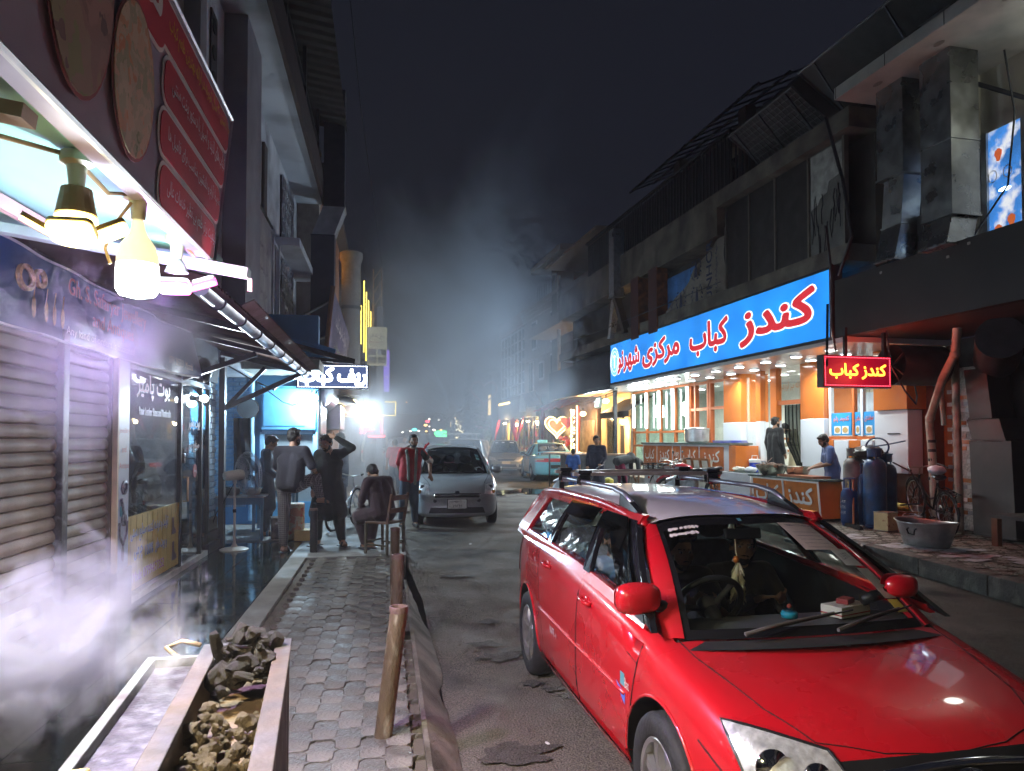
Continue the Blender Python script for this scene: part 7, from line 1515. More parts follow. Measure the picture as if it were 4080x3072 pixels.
def far_car(nm,label,m,paint,spec,front,**k):
 c,Hh = make_car(nm,label,m,spec,paint,None,'cap');Wf = Hh['W']
 for s_ in (1,-1):
  if front: Hh['patch']([(s_*.76,1.9,.80),(s_*.5,2.2,.72),(s_*.5,2.2,.60),(s_*.75,2.0,.60)],(s_*.3,1,.2),.006,4,4).xf(Wf).build('headlamp',MIRR,c)
  else: Hh['patch']([(s_*.78,-2.3,.86),(s_*.45,-2.4,.86),(s_*.45,-2.4,.72),(s_*.78,-2.3,.72)],(s_*.2,-1,0),.008,4,4).xf(Wf).build('tail_lamp',M('tail_lit',(.4,.02,.02),.25,emit=(.8,.03,.02),es=.25),c)
 y = 2.6 if front else -2.6;p,_ = Hh['hit']((0,y,.5),(0,1 if front else -1,0));plate(c,Wf,p+Vector((0,.02 if front else -.02,0)),(-1 if front else 1,0,0),'','',w=.4,h=.14)
 return c,Hh
far_car('sedan_car','old pale sedan seen from behind, beyond the white robed man',TR(6.1,48,GZ(48),R_(3)),M('pale_paint',(.42,.40,.37),.4,var=.08,coat=.4),sedan_spec(2.15),False)
w1 = sedan_spec(2.2,1.55);w1['roof']=(.05,-1.9);w1['rear']=((-2.05,1.0,.6),(-1.92,.5));w1['pillars'][1]=[(.05,1.48),(.05,1.55),(-1.92,1.55),(-1.92,1.48)];w1['pillars'][2]=[(-1.75,.98),(-2.0,.985),(-1.92,1.5),(-1.7,1.5)];w1['pillars'][0]=[(.85,.93),(.78,.93),(-.02,1.48),(.05,1.50)];w1['pillars'][3]=[(-.2,.95),(-.28,.95),(-.30,1.5),(-.24,1.5)]
w1['wins']=[[(.62,.94),(-.2,.96),(-.24,1.49),(-.02,1.49)],[(-.28,.96),(-1.75,.98),(-1.7,1.49),(-.30,1.49)]];w1['cab']=(-1.9,.55)
far_car('estate_car','white estate car in the smoke left of the grey hatchback',TR(.7,34,GZ(34),R_(2)),M('white_paint',(.62,.63,.62),.3,var=.05,coat=.6),w1,False)
w2 = dict(w1);cr2,Hc = far_car('estate_car','white roofed estate with a roof rack behind the grey hatchback',TR(2.6,26,GZ(26),R_(1)),M('pale_paint2',(.50,.50,.47),.35,var=.05,coat=.5),w2,False)
for y in (-.3,-1.2): MB().bar((.6,y,1.78),(-.6,y,1.78),.05,.04).xf(Hc['W']).build('roof_rack_bar',M('rack_white',(.6,.6,.58),.4),cr2)
van = sedan_spec(2.2,1.95);van.update(w1);van = dict(van);van['zr']=1.95
van['pillars']=[[(.85,.93),(.70,.93),(-.0,1.9),(.05,1.92)],[(.05,1.88),(.05,1.95),(-1.92,1.95),(-1.92,1.88)],[(-1.6,.98),(-2.0,.985),(-1.92,1.9),(-1.6,1.9)],[(-.2,.95),(-.30,.95),(-.32,1.9),(-.24,1.9)]];van['wins']=[[(.62,.94),(-.2,.96),(-.24,1.88),(-.02,1.88)],[(-.30,.96),(-1.6,.98),(-1.6,1.88),(-.32,1.88)]]
far_car('van','pale yellow van parked far down on the left in the smoke',TR(-.6,42,GZ(42),0),M('van_cream',(.55,.50,.36),.4,var=.05),van,False)
# ================================================================== people
SKIN = M('skin',(.34,.19,.12),.55,var=.08,vs=14);SKIN2 = M('skin_dark',(.24,.13,.085),.55,var=.08,vs=14)
HAIR = M('hair_black',(.012,.010,.009),.55,var=.3,vs=60,bump=.6,bs=120);HAIRG = M('hair_grey',(.07,.06,.055),.6,var=.4,vs=60,bump=.6,bs=120);HAIRW = M('cap_white',(.6,.6,.57),.8)
def CL(n,c=(.1,.1,.1),**k): 
 d = dict(rough=.85,var=.22,vs=7,bump=.45,bs=16,sheen=.15);d.update(k);r = d.pop('rough');return M('cloth_'+n,c,r,**d)
def caps(mb,p,q,r0,r1,n=12,fx=1.0):
 """tapered capsule; fx flattens it front to back"""
 p,q = Vector(p),Vector(q);d = q-p;L_ = max(d.length,1e-4);x,y = basis(d);dn = d/L_;rg = []
 for a in (-80,-55,-25): rg.append((p+dn*r0*math.sin(R_(a)),r0*math.cos(R_(a))))
 for t_ in (0,.33,.66,1): rg.append((p+d*t_,r0+(r1-r0)*t_))
 for a in (25,55,80): rg.append((q+dn*r1*math.sin(R_(a)),r1*math.cos(R_(a))))
 mb.loft([[c+x*r*math.cos(2*math.pi*i/n)+y*r*fx*math.sin(2*math.pi*i/n) for i in range(n)] for c,r in rg]);return mb
def fuse(mb,vox,smooth=6,wr=0.0,ws=9.0,seed=0):
 me = mb.mesh('fuse',True)
 nm = evalmesh(me,[('REMESH',{'mode':'VOXEL','voxel_size':vox}),('SMOOTH',{'factor':.5,'iterations':smooth})])
 if wr:
  co = np.zeros(len(nm.vertices)*3);nm.vertices.foreach_get('co',co);no = np.zeros(len(nm.vertices)*3);nm.vertices.foreach_get('normal',no)
  co = co.reshape(-1,3);no = no.reshape(-1,3)
  h = np.array([mnoise.noise(Vector((p[0]*ws+seed,p[1]*ws,p[2]*ws*.55)))+.5*mnoise.noise(Vector((p[0]*ws*2.3,p[1]*ws*2.3+seed,p[2]*ws*1.1))) for p in co])
  co += no*(h*wr)[:,None];nm.vertices.foreach_set('co',co.ravel());nm.update()
 return nm
J0 = dict(pelvis=(0,0,.93),chest=(0,.01,1.25),neck=(0,0,1.45),head=(0,.03,1.585),
  shR=(.175,0,1.40),elR=(.235,-.03,1.13),wrR=(.245,.05,.89),shL=(-.175,0,1.40),elL=(-.235,-.03,1.13),wrL=(-.245,.05,.89),
  hiR=(.085,0,.90),knR=(.10,.03,.50),anR=(.10,-.01,.09),hiL=(-.085,0,.90),knL=(-.10,.03,.50),anL=(-.10,-.01,.09))
def person(label,m,J=None,top='tunic',topmat=None,legmat=None,skin=None,hair=None,beard=True,face=(0,1,0),hem=.52,sleeve=1.0,foot='sandal',
           toeR=(0,1,0),toeL=(0,1,0),grip=(0,0),cap=None,scale=1.0,vox=.013,group=None,palmR=None,palmL=None,legs=True,extra=None,hairlen=0,belly=1.0):
 P = {k: Vector(v) for k,v in J0.items()}
 for k,v in (J or {}).items(): P[k] = Vector(v)
 skin = skin or SKIN;hair = hair or HAIR
 t = thing('person',label,'person',m @ Matrix.Scale(scale,4),group);W = WMAT[t]
 f = Vector(face).normalized();upv = (P['head']-P['neck']).normalized();upv = (upv*.5+Vector((0,0,1))*.5).normalized()
 rt = f.cross(upv).normalized();upv = rt.cross(f).normalized();B = Matrix((rt,f,upv)).transposed()
 def hd(x,y,z): return P['head'] + B @ Vector((x,y,z))
 b = MB()
 b.sphere(hd(0,-.012,.035),(.074,.095,.088),16,12,B);b.sphere(hd(0,.03,-.035),(.058,.068,.082),14,10,B);b.sphere(hd(0,.052,-.085),(.034,.035,.028),12,8,B)
 b.sphere(hd(0,.096,-.022),(.013,.022,.024),10,8,B);caps(b,hd(0,.088,.022),hd(0,.104,-.02),.009,.012,8)
 b.sphere(hd(0,.085,.028),(.05,.016,.012),12,6,B)
 for s_ in (-1,1): b.sphere(hd(s_*.078,-.012,-.012),(.011,.022,.034),10,8,B);b.sphere(hd(s_*.045,.06,-.03),(.024,.024,.026),10,8,B)
 b.sphere(hd(0,.088,-.062),(.023,.012,.011),10,6,B)
 caps(b,P['neck']+Vector((0,0,-.03)),hd(0,-.015,-.05),.056,.052)
 c,pv = P['chest'],P['pelvis'];shx = (P['shR']-P['shL']).normalized();hpx = (P['hiR']-P['hiL']).normalized()
 for s_ in (-1,1): caps(b,c+shx*.07*s_,pv+hpx*.06*s_,.105,.105*belly);caps(b,c+shx*.06*s_+Vector((0,0,.08)),c+shx*.09*s_,.08,.10)
 caps(b,P['shL'],P['shR'],.062,.062);caps(b,P['neck'],c,.06,.09)
 for s in 'RL':
  caps(b,P['sh'+s],P['el'+s],.055,.043);caps(b,P['el'+s],P['wr'+s],.043,.029)
  if legs: caps(b,P['hi'+s],P['kn'+s],.082,.056);caps(b,P['kn'+s],P['an'+s],.055,.036)
 for s,pd,gr in (('R',palmR,grip[0]),('L',palmL,grip[1])):
  w_ = P['wr'+s];d = (w_-P['el'+s]).normalized();
  if pd is not None: d = Vector(pd).normalized()
  sd = d.cross(Vector((0,1,0)) if abs(d.y)<.8 else Vector((0,0,1))).normalized();nr = sd.cross(d).normalized()
  pc = w_+d*.045;b.sphere(pc,(.04,.05,.022),12,8,Matrix((sd,d,nr)).transposed())
  sg = 1 if s == 'R' else -1
  for k in range(4):
   o = (k-1.5)*.019;a = w_+d*.085+sd*o;l = (.032,.037,.035,.027)[k];cu = nr*(-.6-gr*.9)
   m1 = a+(d+cu*.25).normalized()*l;m2 = m1+(d*(1-gr*.8)+cu*.9).normalized()*l*.8;caps(b,a-d*.02,m1,.0095,.009,8);caps(b,m1,m2,.009,.007,8)
  th = w_+d*.03-sd*.035*sg;t1 = th+(d*.7-sd*.7*sg).normalized()*.035;caps(b,th+sd*.015*sg,t1,.012,.010,8);caps(b,t1,t1+(d*.9-nr*.3-sd*.1*sg).normalized()*.03,.010,.008,8)
 for s,tv in (('R',toeR),('L',toeL)):
  if not legs: continue
  a = P['an'+s];tv = Vector(tv).normalized();dn = Vector((0,0,-1)) if abs(tv.z)<.6 else Vector((0,-1,0));caps(b,a-tv*.02+dn*.045,a+tv*.13+dn*.065,.036,.028);caps(b,a,a+tv*.06+dn*.03,.036,.034)
 link('body',fuse(b,min(vox,.0105),3),skin,t,smooth='all')
 for s_ in (-1,1):
  MB().sphere(hd(s_*.031,.080,.006),(.0125,.010,.007),10,8,B).xf(ID).xf(W).build('eye',M('eye_white',(.55,.52,.48),.25,var=0),t,smooth='all');MB().sphere(hd(s_*.031,.0885,.006),(.006,.004,.006),8,6,B).xf(W).build('pupil',BLK,t)
  caps(MB(),hd(s_*.015,.092,.026),hd(s_*.048,.080,.027),.006,.004,8).xf(W).build('eyebrow',hair,t,smooth='all')
 h = MB();h.sphere(hd(0,-.022,.055),(.083,.096,.082),16,12,B);h.sphere(hd(0,-.055,.0),(.075,.062,.075),14,10,B);
 for s_ in (-1,1): h.sphere(hd(s_*.068,-.015,.03),(.02,.05,.045),10,8,B)
 h.sphere(hd(0,.06,.098),(.055,.03,.022),10,8,B)
 if hairlen: h.sphere(hd(0,-.06,-.06),(.09,.07,.12),12,10,B)
 if cap is None: link('hair',fuse(h,.011,2,.006,40),hair,t,smooth='all')
 else:
  link('hair',fuse(h,.012,2,.003,40),hair,t,smooth='all');k = MB();k.sphere(hd(0,-.02,.085),(.09,.102,.07),16,10,B);link('cap',fuse(k,.012,2),cap,t,smooth='all')
 if beard:
  k = MB();k.sphere(hd(0,.055,-.088),(.044,.040,.034),12,8,B)
  for s_ in (-1,1): k.sphere(hd(s_*.05,.025,-.055),(.016,.038,.045),10,8,B);caps(k,hd(0,.098,-.047),hd(s_*.026,.084,-.056),.008,.006,8)
  link('beard',fuse(k,.008,1,.002,60),hair,t,smooth='all')
 tm = topmat;k = MB()
 for s_ in (-1,1):
  caps(k,c+shx*.075*s_,pv+hpx*.065*s_+Vector((0,0,.02)),.122,.128*belly);caps(k,c+shx*.065*s_+Vector((0,0,.09)),c+shx*.10*s_,.09,.115)
 caps(k,P['shL'],P['shR'],.076,.076);caps(k,P['neck']-Vector((0,0,.035)),c,.066,.1)
 for s in 'RL':
  e = P['el'+s];w_ = P['wr'+s]
  if sleeve >= .9: caps(k,P['sh'+s],e,.076,.060);caps(k,e,e.lerp(w_,.94),.058,.047)
  elif sleeve >= .4: caps(k,P['sh'+s],P['sh'+s].lerp(e,.85),.074,.068)
  else: caps(k,P['sh'+s],P['sh'+s].lerp(e,.5),.072,.066)
 hemp = []
 if top == 'tunic':
  mid = (P['knR']+P['knL'])/2
  for s in 'RL':
   q = P['hi'+s].lerp(P['kn'+s],min(1,(.93-hem)/.40));caps(k,P['hi'+s]+Vector((0,0,.05)),q,.125,.135);hemp.append(q)
  caps(k,pv,(hemp[0]+hemp[1])/2,.12,.125)
 else: caps(k,pv-hpx*.07,pv+hpx*.07,.125,.125)
 link('tunic' if top == 'tunic' else 'shirt',fuse(k,vox,3,.007,8,random.random()*50),tm,t,smooth='all')
 if legs:
  k = MB();loose = 1.25 if top == 'tunic' else 1.08
  for s in 'RL':
   caps(k,P['hi'+s],P['kn'+s],.10,.080*loose);caps(k,P['kn'+s],P['kn'+s].lerp(P['an'+s],.90),.080*loose,.056*loose)
  caps(k,P['hiR']+Vector((0,0,.04)),P['hiL']+Vector((0,0,.04)),.11,.11)
  link('trousers',fuse(k,vox,3,.007,9,random.random()*50),legmat,t,smooth='all')
  for s,tv in (('R',toeR),('L',toeL)):
   a = P['an'+s];tv = Vector(tv).normalized();dn = Vector((0,0,-1)) if abs(tv.z)<.6 else Vector((0,-1,0));k = MB();sd = tv.cross(dn).normalized()
   if foot == 'sandal':
    k.obox(a+tv*.055+dn*.088,(.095,.27,.022),Matrix((sd,tv,-dn)).transposed());link('sandal',k.xf(W.inverted()@W).mesh('sandal'),BLK,t,bevel=.01)
    MB().tube([a+tv*.07+dn*.085-sd*.05,a+tv*.07+dn*.03-sd*.03,a+tv*.07+dn*.022,a+tv*.07+dn*.03+sd*.03,a+tv*.07+dn*.085+sd*.05],.016,6).xf(W).build('sandal_strap',BLK,t,smooth='all')
   else:
    caps(k,a-tv*.03+dn*.045,a+tv*.14+dn*.065,.048,.040);link('shoe',fuse(k,.012,2),M('shoe_dark',(.05,.045,.045),.5,var=.2),t,smooth='all')
 return t,P
NV = CL('navy_grey',(.045,.065,.09));DKT = CL('dark_tee',(.022,.020,.030));DGRN = CL('dark_olive',(.016,.020,.019));MAR = CL('maroon',(.042,.020,.026));REDC = CL('red_polo',(.42,.025,.03));JEAN = CL('jeans',(.045,.065,.095));BLC = CL('black',(.012,.012,.014));WHC = CL('white_cloth',(.62,.60,.54));BLUC = CL('blue_tunic',(.05,.085,.22));NVY2 = CL('dark_navy',(.03,.032,.055));GRYC = CL('grey_cloth',(.11,.12,.13));BURG = CL('burgundy',(.17,.012,.05));BEI = CL('beige',(.34,.30,.19))
CHK = CL('checked',(.07,.062,.06));nt = CHK.node_tree;N_ = nt.nodes;L_ = nt.links;bs2 = N_['Principled BSDF']
tc = N_.new('ShaderNodeTexCoord');src = bs2.inputs['Base Color'].links[0].from_socket
for ax,sc in (('Z',70),('X',80)):
 wv = N_.new('ShaderNodeTexWave');wv.bands_direction = ax;wv.inputs['Scale'].default_value = sc/6.28;wv.inputs['Distortion'].default_value = .6;L_.new(tc.outputs['Object'],wv.inputs[0])
 mr = N_.new('ShaderNodeMapRange');mr.inputs[1].default_value = .82;mr.inputs[2].default_value = .95;L_.new(wv.outputs[1],mr.inputs[0])
 mx = N_.new('ShaderNodeMix');mx.data_type = 'RGBA';L_.new(mr.outputs[0],mx.inputs[0]);L_.new(src,mx.inputs[6]);mx.inputs[7].default_value = (.26,.23,.22,1);src = mx.outputs[2]
L_.new(src,bs2.inputs['Base Color'])
G1 = 'men standing on the left pavement'
person('man in dark blue-grey tunic looking down beside the standing fan',TR(-2.02,12.75,.127,R_(-75)),dict(neck=(0,.03,1.45),head=(0,.085,1.565),elR=(.22,.0,1.12),wrR=(.12,.20,.98),elL=(-.22,.0,1.12),wrL=(-.10,.22,.98)),topmat=NV,legmat=NV,face=(.0,.85,-.5),hem=.50,hair=HAIRG,beard=False)
person('man seen from behind in dark t-shirt with one foot up on the black bollard',TR(-1.37,10.75,.127,R_(-22)),dict(pelvis=(0,0,.95),hiR=(.09,0,.93),knR=(.20,.36,1.03),anR=(.30,.30,.75),hiL=(-.09,0,.92),knL=(-.10,.02,.50),anL=(-.08,-.02,.09),chest=(0,.05,1.28),neck=(0,.07,1.47),head=(.01,.10,1.615),shR=(.19,.06,1.42),shL=(-.19,.03,1.42),elR=(.30,.10,1.17),wrR=(.22,.33,1.10),elL=(-.25,.08,1.16),wrL=(-.16,.26,1.05)),top='shirt',topmat=CL('dark_tee2',(.014,.012,.020)),legmat=CHK,face=(.35,.9,-.05),sleeve=.5,toeR=(.5,.85,-.1),scale=1.03,belly=1.08)
person('man in long dark tunic holding his hand to his forehead',TR(-.86,11.35,.127,R_(172)),dict(pelvis=(0,0,.93),hiR=(.09,0,.90),knR=(.17,.06,.50),anR=(.19,-.05,.09),hiL=(-.09,0,.90),knL=(-.15,.05,.50),anL=(-.20,.05,.09),neck=(.0,.03,1.45),head=(.03,.09,1.57),shL=(-.18,0,1.41),elL=(-.36,.10,1.50),wrL=(-.12,.16,1.66),elR=(.24,-.02,1.12),wrR=(.23,.08,.88)),topmat=DGRN,legmat=DGRN,face=(.35,.85,-.3),hem=.50,toeR=(.5,.8,0),toeL=(-.6,.7,0),palmL=(.75,-.25,.25),scale=1.0,hair=HAIR)
def chair(label,m):
 t = thing('wooden_chair',label,'chair',m);V = WMAT[t];WD = M('chair_wood',(.12,.055,.035),.5,var=.3,vs=8,dirt=(.05,.03,.025),ds=5,dt=.55);MT = M('chair_metal',(.10,.085,.06),.5,metal=.4,var=.3)
 MB().box(-.20,.20,-.20,.20,.43,.46).xf(V).build('seat',WD,t,bevel=.008)
 for x in (-.19,.19):
  MB().bar((x,.19,0),(x,.19,.43),.03).xf(V).build('leg',MT,t);MB().bar((x,-.19,0),(x,-.195,.44),.03).xf(V).build('leg',MT,t);MB().bar((x,-.195,.44),(x,-.27,.86),.032).xf(V).build('back_post',WD,t)
  MB().bar((x,.19,.13),(x,-.19,.13),.022).xf(V).build('stretcher',MT,t)
 for y in (.19,-.19): MB().bar((-.19,y,.17),(.19,y,.17),.022).xf(V).build('stretcher',MT,t)
 for z,y in ((.80,-.258),(.62,-.228)): MB().bar((-.19,y,z),(.19,y,z),.02,.07).xf(V).build('back_rail',WD,t,bevel=.004)
 return t
chm = TR(-.02,10.50,.127,R_(52));chair('old wooden chair with metal legs carrying the seated man',chm)
person('man in maroon tunic seated on the wooden chair with his back to the camera',TR(-.04,10.52,.127,R_(38)),dict(pelvis=(0,0,.56),hiR=(.09,.02,.55),knR=(.15,.42,.50),anR=(.02,.32,.12),hiL=(-.09,.02,.55),knL=(-.13,.42,.50),anL=(-.02,.40,.10),chest=(.0,.10,.88),neck=(0,.18,1.06),head=(.03,.30,1.13),shR=(.18,.13,1.02),shL=(-.18,.13,1.02),elR=(.27,.14,.78),wrR=(.16,.36,.62),elL=(-.26,.16,.76),wrL=(-.12,.38,.62)),topmat=MAR,legmat=MAR,face=(.1,.75,-.6),hem=.60,belly=1.1,toeR=(-.3,.9,0),toeL=(.2,.9,0))
rp_,RP_ = person('man in red polo shirt with a striped scarf leaning on the grey hatchback',TR(.46,13.62,.10,R_(196)),dict(pelvis=(.03,0,.92),chest=(.0,.0,1.25),neck=(-.02,.0,1.45),head=(-.03,.04,1.59),hiR=(.11,0,.90),knR=(.16,.06,.50),anR=(.18,.0,.09),hiL=(-.06,0,.90),knL=(-.04,.05,.50),anL=(-.10,-.06,.09),shL=(-.19,0,1.40),elL=(-.40,-.10,1.22),wrL=(-.36,.02,.98),shR=(.17,.0,1.40),elR=(.20,-.12,1.16),wrR=(.12,-.22,.95)),top='shirt',topmat=REDC,legmat=JEAN,face=(.15,.98,.02),sleeve=.5,foot='shoe',palmL=(-.2,.3,-.9),scale=1.02,belly=1.12)
V = WMAT[rp_]
k = MB();caps(k,Vector((-.185,0,1.39)),Vector((-.31,-.06,1.29)),.080,.076);link('shirt_sleeve',fuse(k,.012,2,.004,9),BLC,rp_,smooth='all')
k = MB();caps(k,Vector((-.33,-.07,1.275)),Vector((-.40,-.10,1.215)),.072,.068);link('white_cuff',fuse(k,.012,2,.003,9),WHC,rp_,smooth='all')
SCF = CL('scarf',(.20,.19,.155));k = MB()
for pts in ([(.10,-.02,1.46),(.12,.10,1.40),(.11,.155,1.25),(.10,.16,1.05),(.10,.165,.90)],[(-.08,-.02,1.47),(-.07,.10,1.42),(-.045,.15,1.25),(-.03,.17,1.05),(-.02,.17,.82)],[(.10,-.02,1.46),(.0,-.085,1.49),(-.08,-.02,1.47)]):
 for a,b in zip(pts,pts[1:]): caps(k,a,b,.027,.031)
link('scarf',fuse(k,.010,3,.006,16),SCF,rp_,smooth='all')
person('tall man in dark blue jacket standing in the smoke by the far grill',TR(-1.05,18.2,.13,R_(100)),dict(neck=(0,.03,1.45),head=(0,.07,1.57),wrR=(.15,.30,1.08),elR=(.23,.05,1.12),wrL=(-.12,.30,1.08),elL=(-.23,.05,1.12)),topmat=CL('smoke_blue',(.05,.07,.11)),legmat=NVY2,face=(0,.9,-.3),beard=False,scale=1.06,vox=.018)
person('man with white cap serving behind the smoky grill',TR(-1.75,18.9,.13,R_(-100)),dict(wrR=(.12,.28,1.05),wrL=(-.12,.28,1.05)),topmat=GRYC,legmat=GRYC,cap=HAIRW,face=(.2,.9,-.2),vox=.018)
person('man in grey waistcoat half hidden in the smoke behind the far grill',TR(-1.4,20.4,.13,R_(170)),None,topmat=CL('waist',(.16,.15,.13)),legmat=GRYC,vox=.02)
person('boy in red t-shirt and jeans seen from behind left of the grey hatchback',TR(.25,21.5,.14,R_(5)),None,top='shirt',topmat=CL('red_tee',(.40,.04,.05)),legmat=JEAN,sleeve=.5,foot='shoe',vox=.02,scale=.95)
person('man in pale shirt walking behind the boy in red',TR(.62,24.5,.16,R_(170)),None,topmat=WHC,legmat=WHC,vox=.02)
person('older man in pale tunic and cap behind the red shirted man\'s head',TR(1.05,26,.17,R_(185)),None,topmat=BEI,legmat=BEI,cap=HAIRW,vox=.02)
person('man in long brown tunic walking in the smoke on the far left pavement',TR(-.55,26.5,.16,R_(10)),None,topmat=CL('brown_t',(.10,.075,.06)),legmat=CL('brown_t'),vox=.022)
person('man in white tunic walking away between the parked cars',TR(4.05,30.5,GZ(30),R_(-4)),dict(neck=(0,.05,1.44),head=(0,.11,1.56)),topmat=WHC,legmat=WHC,face=(0,1,-.2),vox=.018,scale=1.04)
person('man in dark jacket walking ahead of the white robed man',TR(3.7,36,GZ(36),R_(0)),None,top='shirt',topmat=BLC,legmat=BLC,vox=.022)
person('man in dark navy tunic standing in the road beside the taxi',TR(5.52,18.4,GZ(18),R_(150)),dict(elR=(.24,-.02,1.12),wrR=(.22,.14,.92),elL=(-.23,.0,1.12),wrL=(-.16,.20,.98)),topmat=NVY2,legmat=NVY2,face=(-.45,.9,-.05),hem=.45,belly=1.15,beard=False,scale=1.02,grip=(.7,.7))
tag(MB().tube([Vector((5.62,18.1,1.10)),Vector((5.4,18.0,1.02)),Vector((5.25,17.98,.75)),Vector((5.22,18.0,.4)),Vector((5.5,18.2,.16)),Vector((6.0,18.8,.16))],.018,8).build('water_hose',M('hose_grey',(.10,.11,.13),.4),smooth='all'),'grey water hose held by the man in the dark navy tunic','hose')
person('boy in bright blue shirt behind the navy clothed man',TR(5.35,20.2,GZ(20),R_(-30)),None,top='shirt',topmat=CL('bright_blue',(.05,.13,.40)),legmat=CL('bright_blue'),scale=.80,sleeve=.5,beard=False,vox=.018)
p = Rp(19.6,-.55,.2)
person('man in dark t-shirt and burgundy trousers bending down by the serving counter',Matrix.Translation(p)@Matrix.Rotation(R_(-80),4,'Z'),dict(pelvis=(0,-.16,.92),chest=(0,.22,1.02),neck=(0,.40,.97),head=(0,.50,.86),shR=(.18,.34,.98),shL=(-.18,.34,.98),elR=(.22,.36,.70),wrR=(.14,.40,.45),elL=(-.22,.36,.70),wrL=(-.12,.42,.45),hiR=(.09,-.14,.90),hiL=(-.09,-.14,.90),knR=(.12,-.04,.48),knL=(-.12,-.04,.48)),top='shirt',topmat=CL('tee_slate',(.05,.055,.06)),legmat=BURG,face=(0,.3,-.95),sleeve=.5,foot='shoe',beard=False,belly=1.1)
p = Rp(15.0,1.25,.56);person('man in long black coat standing at the kebab shop door with his back turned',Matrix.Translation(p)@Matrix.Rotation(R_(-78),4,'Z'),None,topmat=BLC,legmat=BLC,hem=.45,face=(.1,1,0),scale=1.0)
p = Rp(12.95,1.18,.2);person('cook in blue tunic working at the orange grill stand',Matrix.Translation(p)@Matrix.Rotation(R_(72),4,'Z'),dict(chest=(0,.06,1.22),neck=(0,.10,1.41),head=(0,.17,1.53),shR=(.18,.08,1.36),shL=(-.18,.08,1.36),elR=(.25,.10,1.08),wrR=(.14,.34,1.0),elL=(-.25,.12,1.08),wrL=(-.10,.36,1.0)),topmat=BLUC,legmat=BLUC,face=(0,.85,-.5),sleeve=.55,grip=(.7,.7),skin=SKIN2,belly=1.1)
p = Rp(16.2,2.6,.55);person('seated customer in beige shirt inside the kebab shop',Matrix.Translation(p)@Matrix.Rotation(R_(60),4,'Z'),dict(neck=(0,.12,1.42),head=(0,.22,1.48),wrR=(.14,.32,1.05),wrL=(-.12,.32,1.05)),topmat=BEI,legmat=BEI,face=(0,.7,-.6),vox=.018)
person('curly haired woman sitting in front of the heart shaped neon sign',TR(7.3,32.5,.25,R_(180)),dict(pelvis=(0,0,.55),chest=(0,.03,.88),neck=(0,.03,1.08),head=(0,.05,1.22),shR=(.17,0,1.03),shL=(-.17,0,1.03),elR=(.22,.05,.80),wrR=(.12,.25,.7),elL=(-.22,.05,.80),wrL=(-.12,.25,.7),hiR=(.09,0,.53),hiL=(-.09,0,.53),knR=(.11,.40,.52),knL=(-.11,.40,.52),anR=(.11,.42,.1),anL=(-.11,.42,.1)),topmat=BLC,legmat=BLC,beard=False,hairlen=1,vox=.02)
person('man in yellow shirt sitting among the plants far down on the right',TR(5.6,43.5,.30,R_(180)),dict(pelvis=(0,0,.55),chest=(0,.03,.88),neck=(0,.03,1.08),head=(0,.05,1.22),shR=(.17,0,1.03),shL=(-.17,0,1.03),elR=(.22,.05,.80),wrR=(.12,.25,.7),elL=(-.22,.05,.80),wrL=(-.12,.25,.7),hiR=(.09,0,.53),hiL=(-.09,0,.53),knR=(.11,.40,.52),knL=(-.11,.40,.52),anR=(.11,.42,.1),anL=(-.11,.42,.1)),top='shirt',topmat=CL('yellow_s',(.5,.36,.10)),legmat=JEAN,beard=False,vox=.024)
seatJ = lambda dx=0,lean=0: dict(pelvis=(0,0,.10),chest=(dx*.5,-.03+lean*.5,.42),neck=(dx,-.02+lean,.62),head=(dx,.03+lean,.755),shR=(.18+dx,-.02+lean,.57),shL=(-.18+dx,-.02+lean,.57),elR=(.24+dx,.16+lean,.36),wrR=(.12+dx,.38+lean*.5,.47),elL=(-.23+dx,.16+lean,.36),wrL=(-.06+dx,.40+lean*.5,.47),hiR=(.09,.02,.08),hiL=(-.09,.02,.08),knR=(.13,.42,.12),knL=(-.13,.42,.12),anR=(.13,.60,-.12),anL=(-.13,.60,-.12))
CW = WMAT[car]
person('driver in dark t-shirt behind the steering wheel of the red car',CW@Matrix.Translation((.20,.0,.46)),seatJ(),top='shirt',topmat=CL('driver_tee',(.035,.035,.038)),legmat=BLC,face=(0,1,-.05),sleeve=.5,grip=(.9,.9),palmR=(-.5,.4,.5),palmL=(.6,.3,.4),vox=.011,scale=.92)
person('front passenger in dark clothes beside the driver of the red car',CW@Matrix.Translation((-.34,-.10,.46)),seatJ(.08),topmat=CL('pass_dark',(.022,.022,.026)),legmat=BLC,face=(.35,.95,0),hem=.7,vox=.012,scale=.92)
person('passenger in pale blue shirt seen through the red car\'s front side window',CW@Matrix.Translation((.42,-.62,.46)),seatJ(.0,.12),top='shirt',topmat=CL('pale_blue',(.36,.42,.55)),legmat=GRYC,face=(0,1,-.05),vox=.012,scale=.92)
person('rear passenger in dark clothes behind the front passenger of the red car',CW@Matrix.Translation((-.32,-1.0,.46)),seatJ(.0),topmat=BLC,legmat=BLC,face=(.1,1,0),hem=.7,vox=.015,scale=.92)
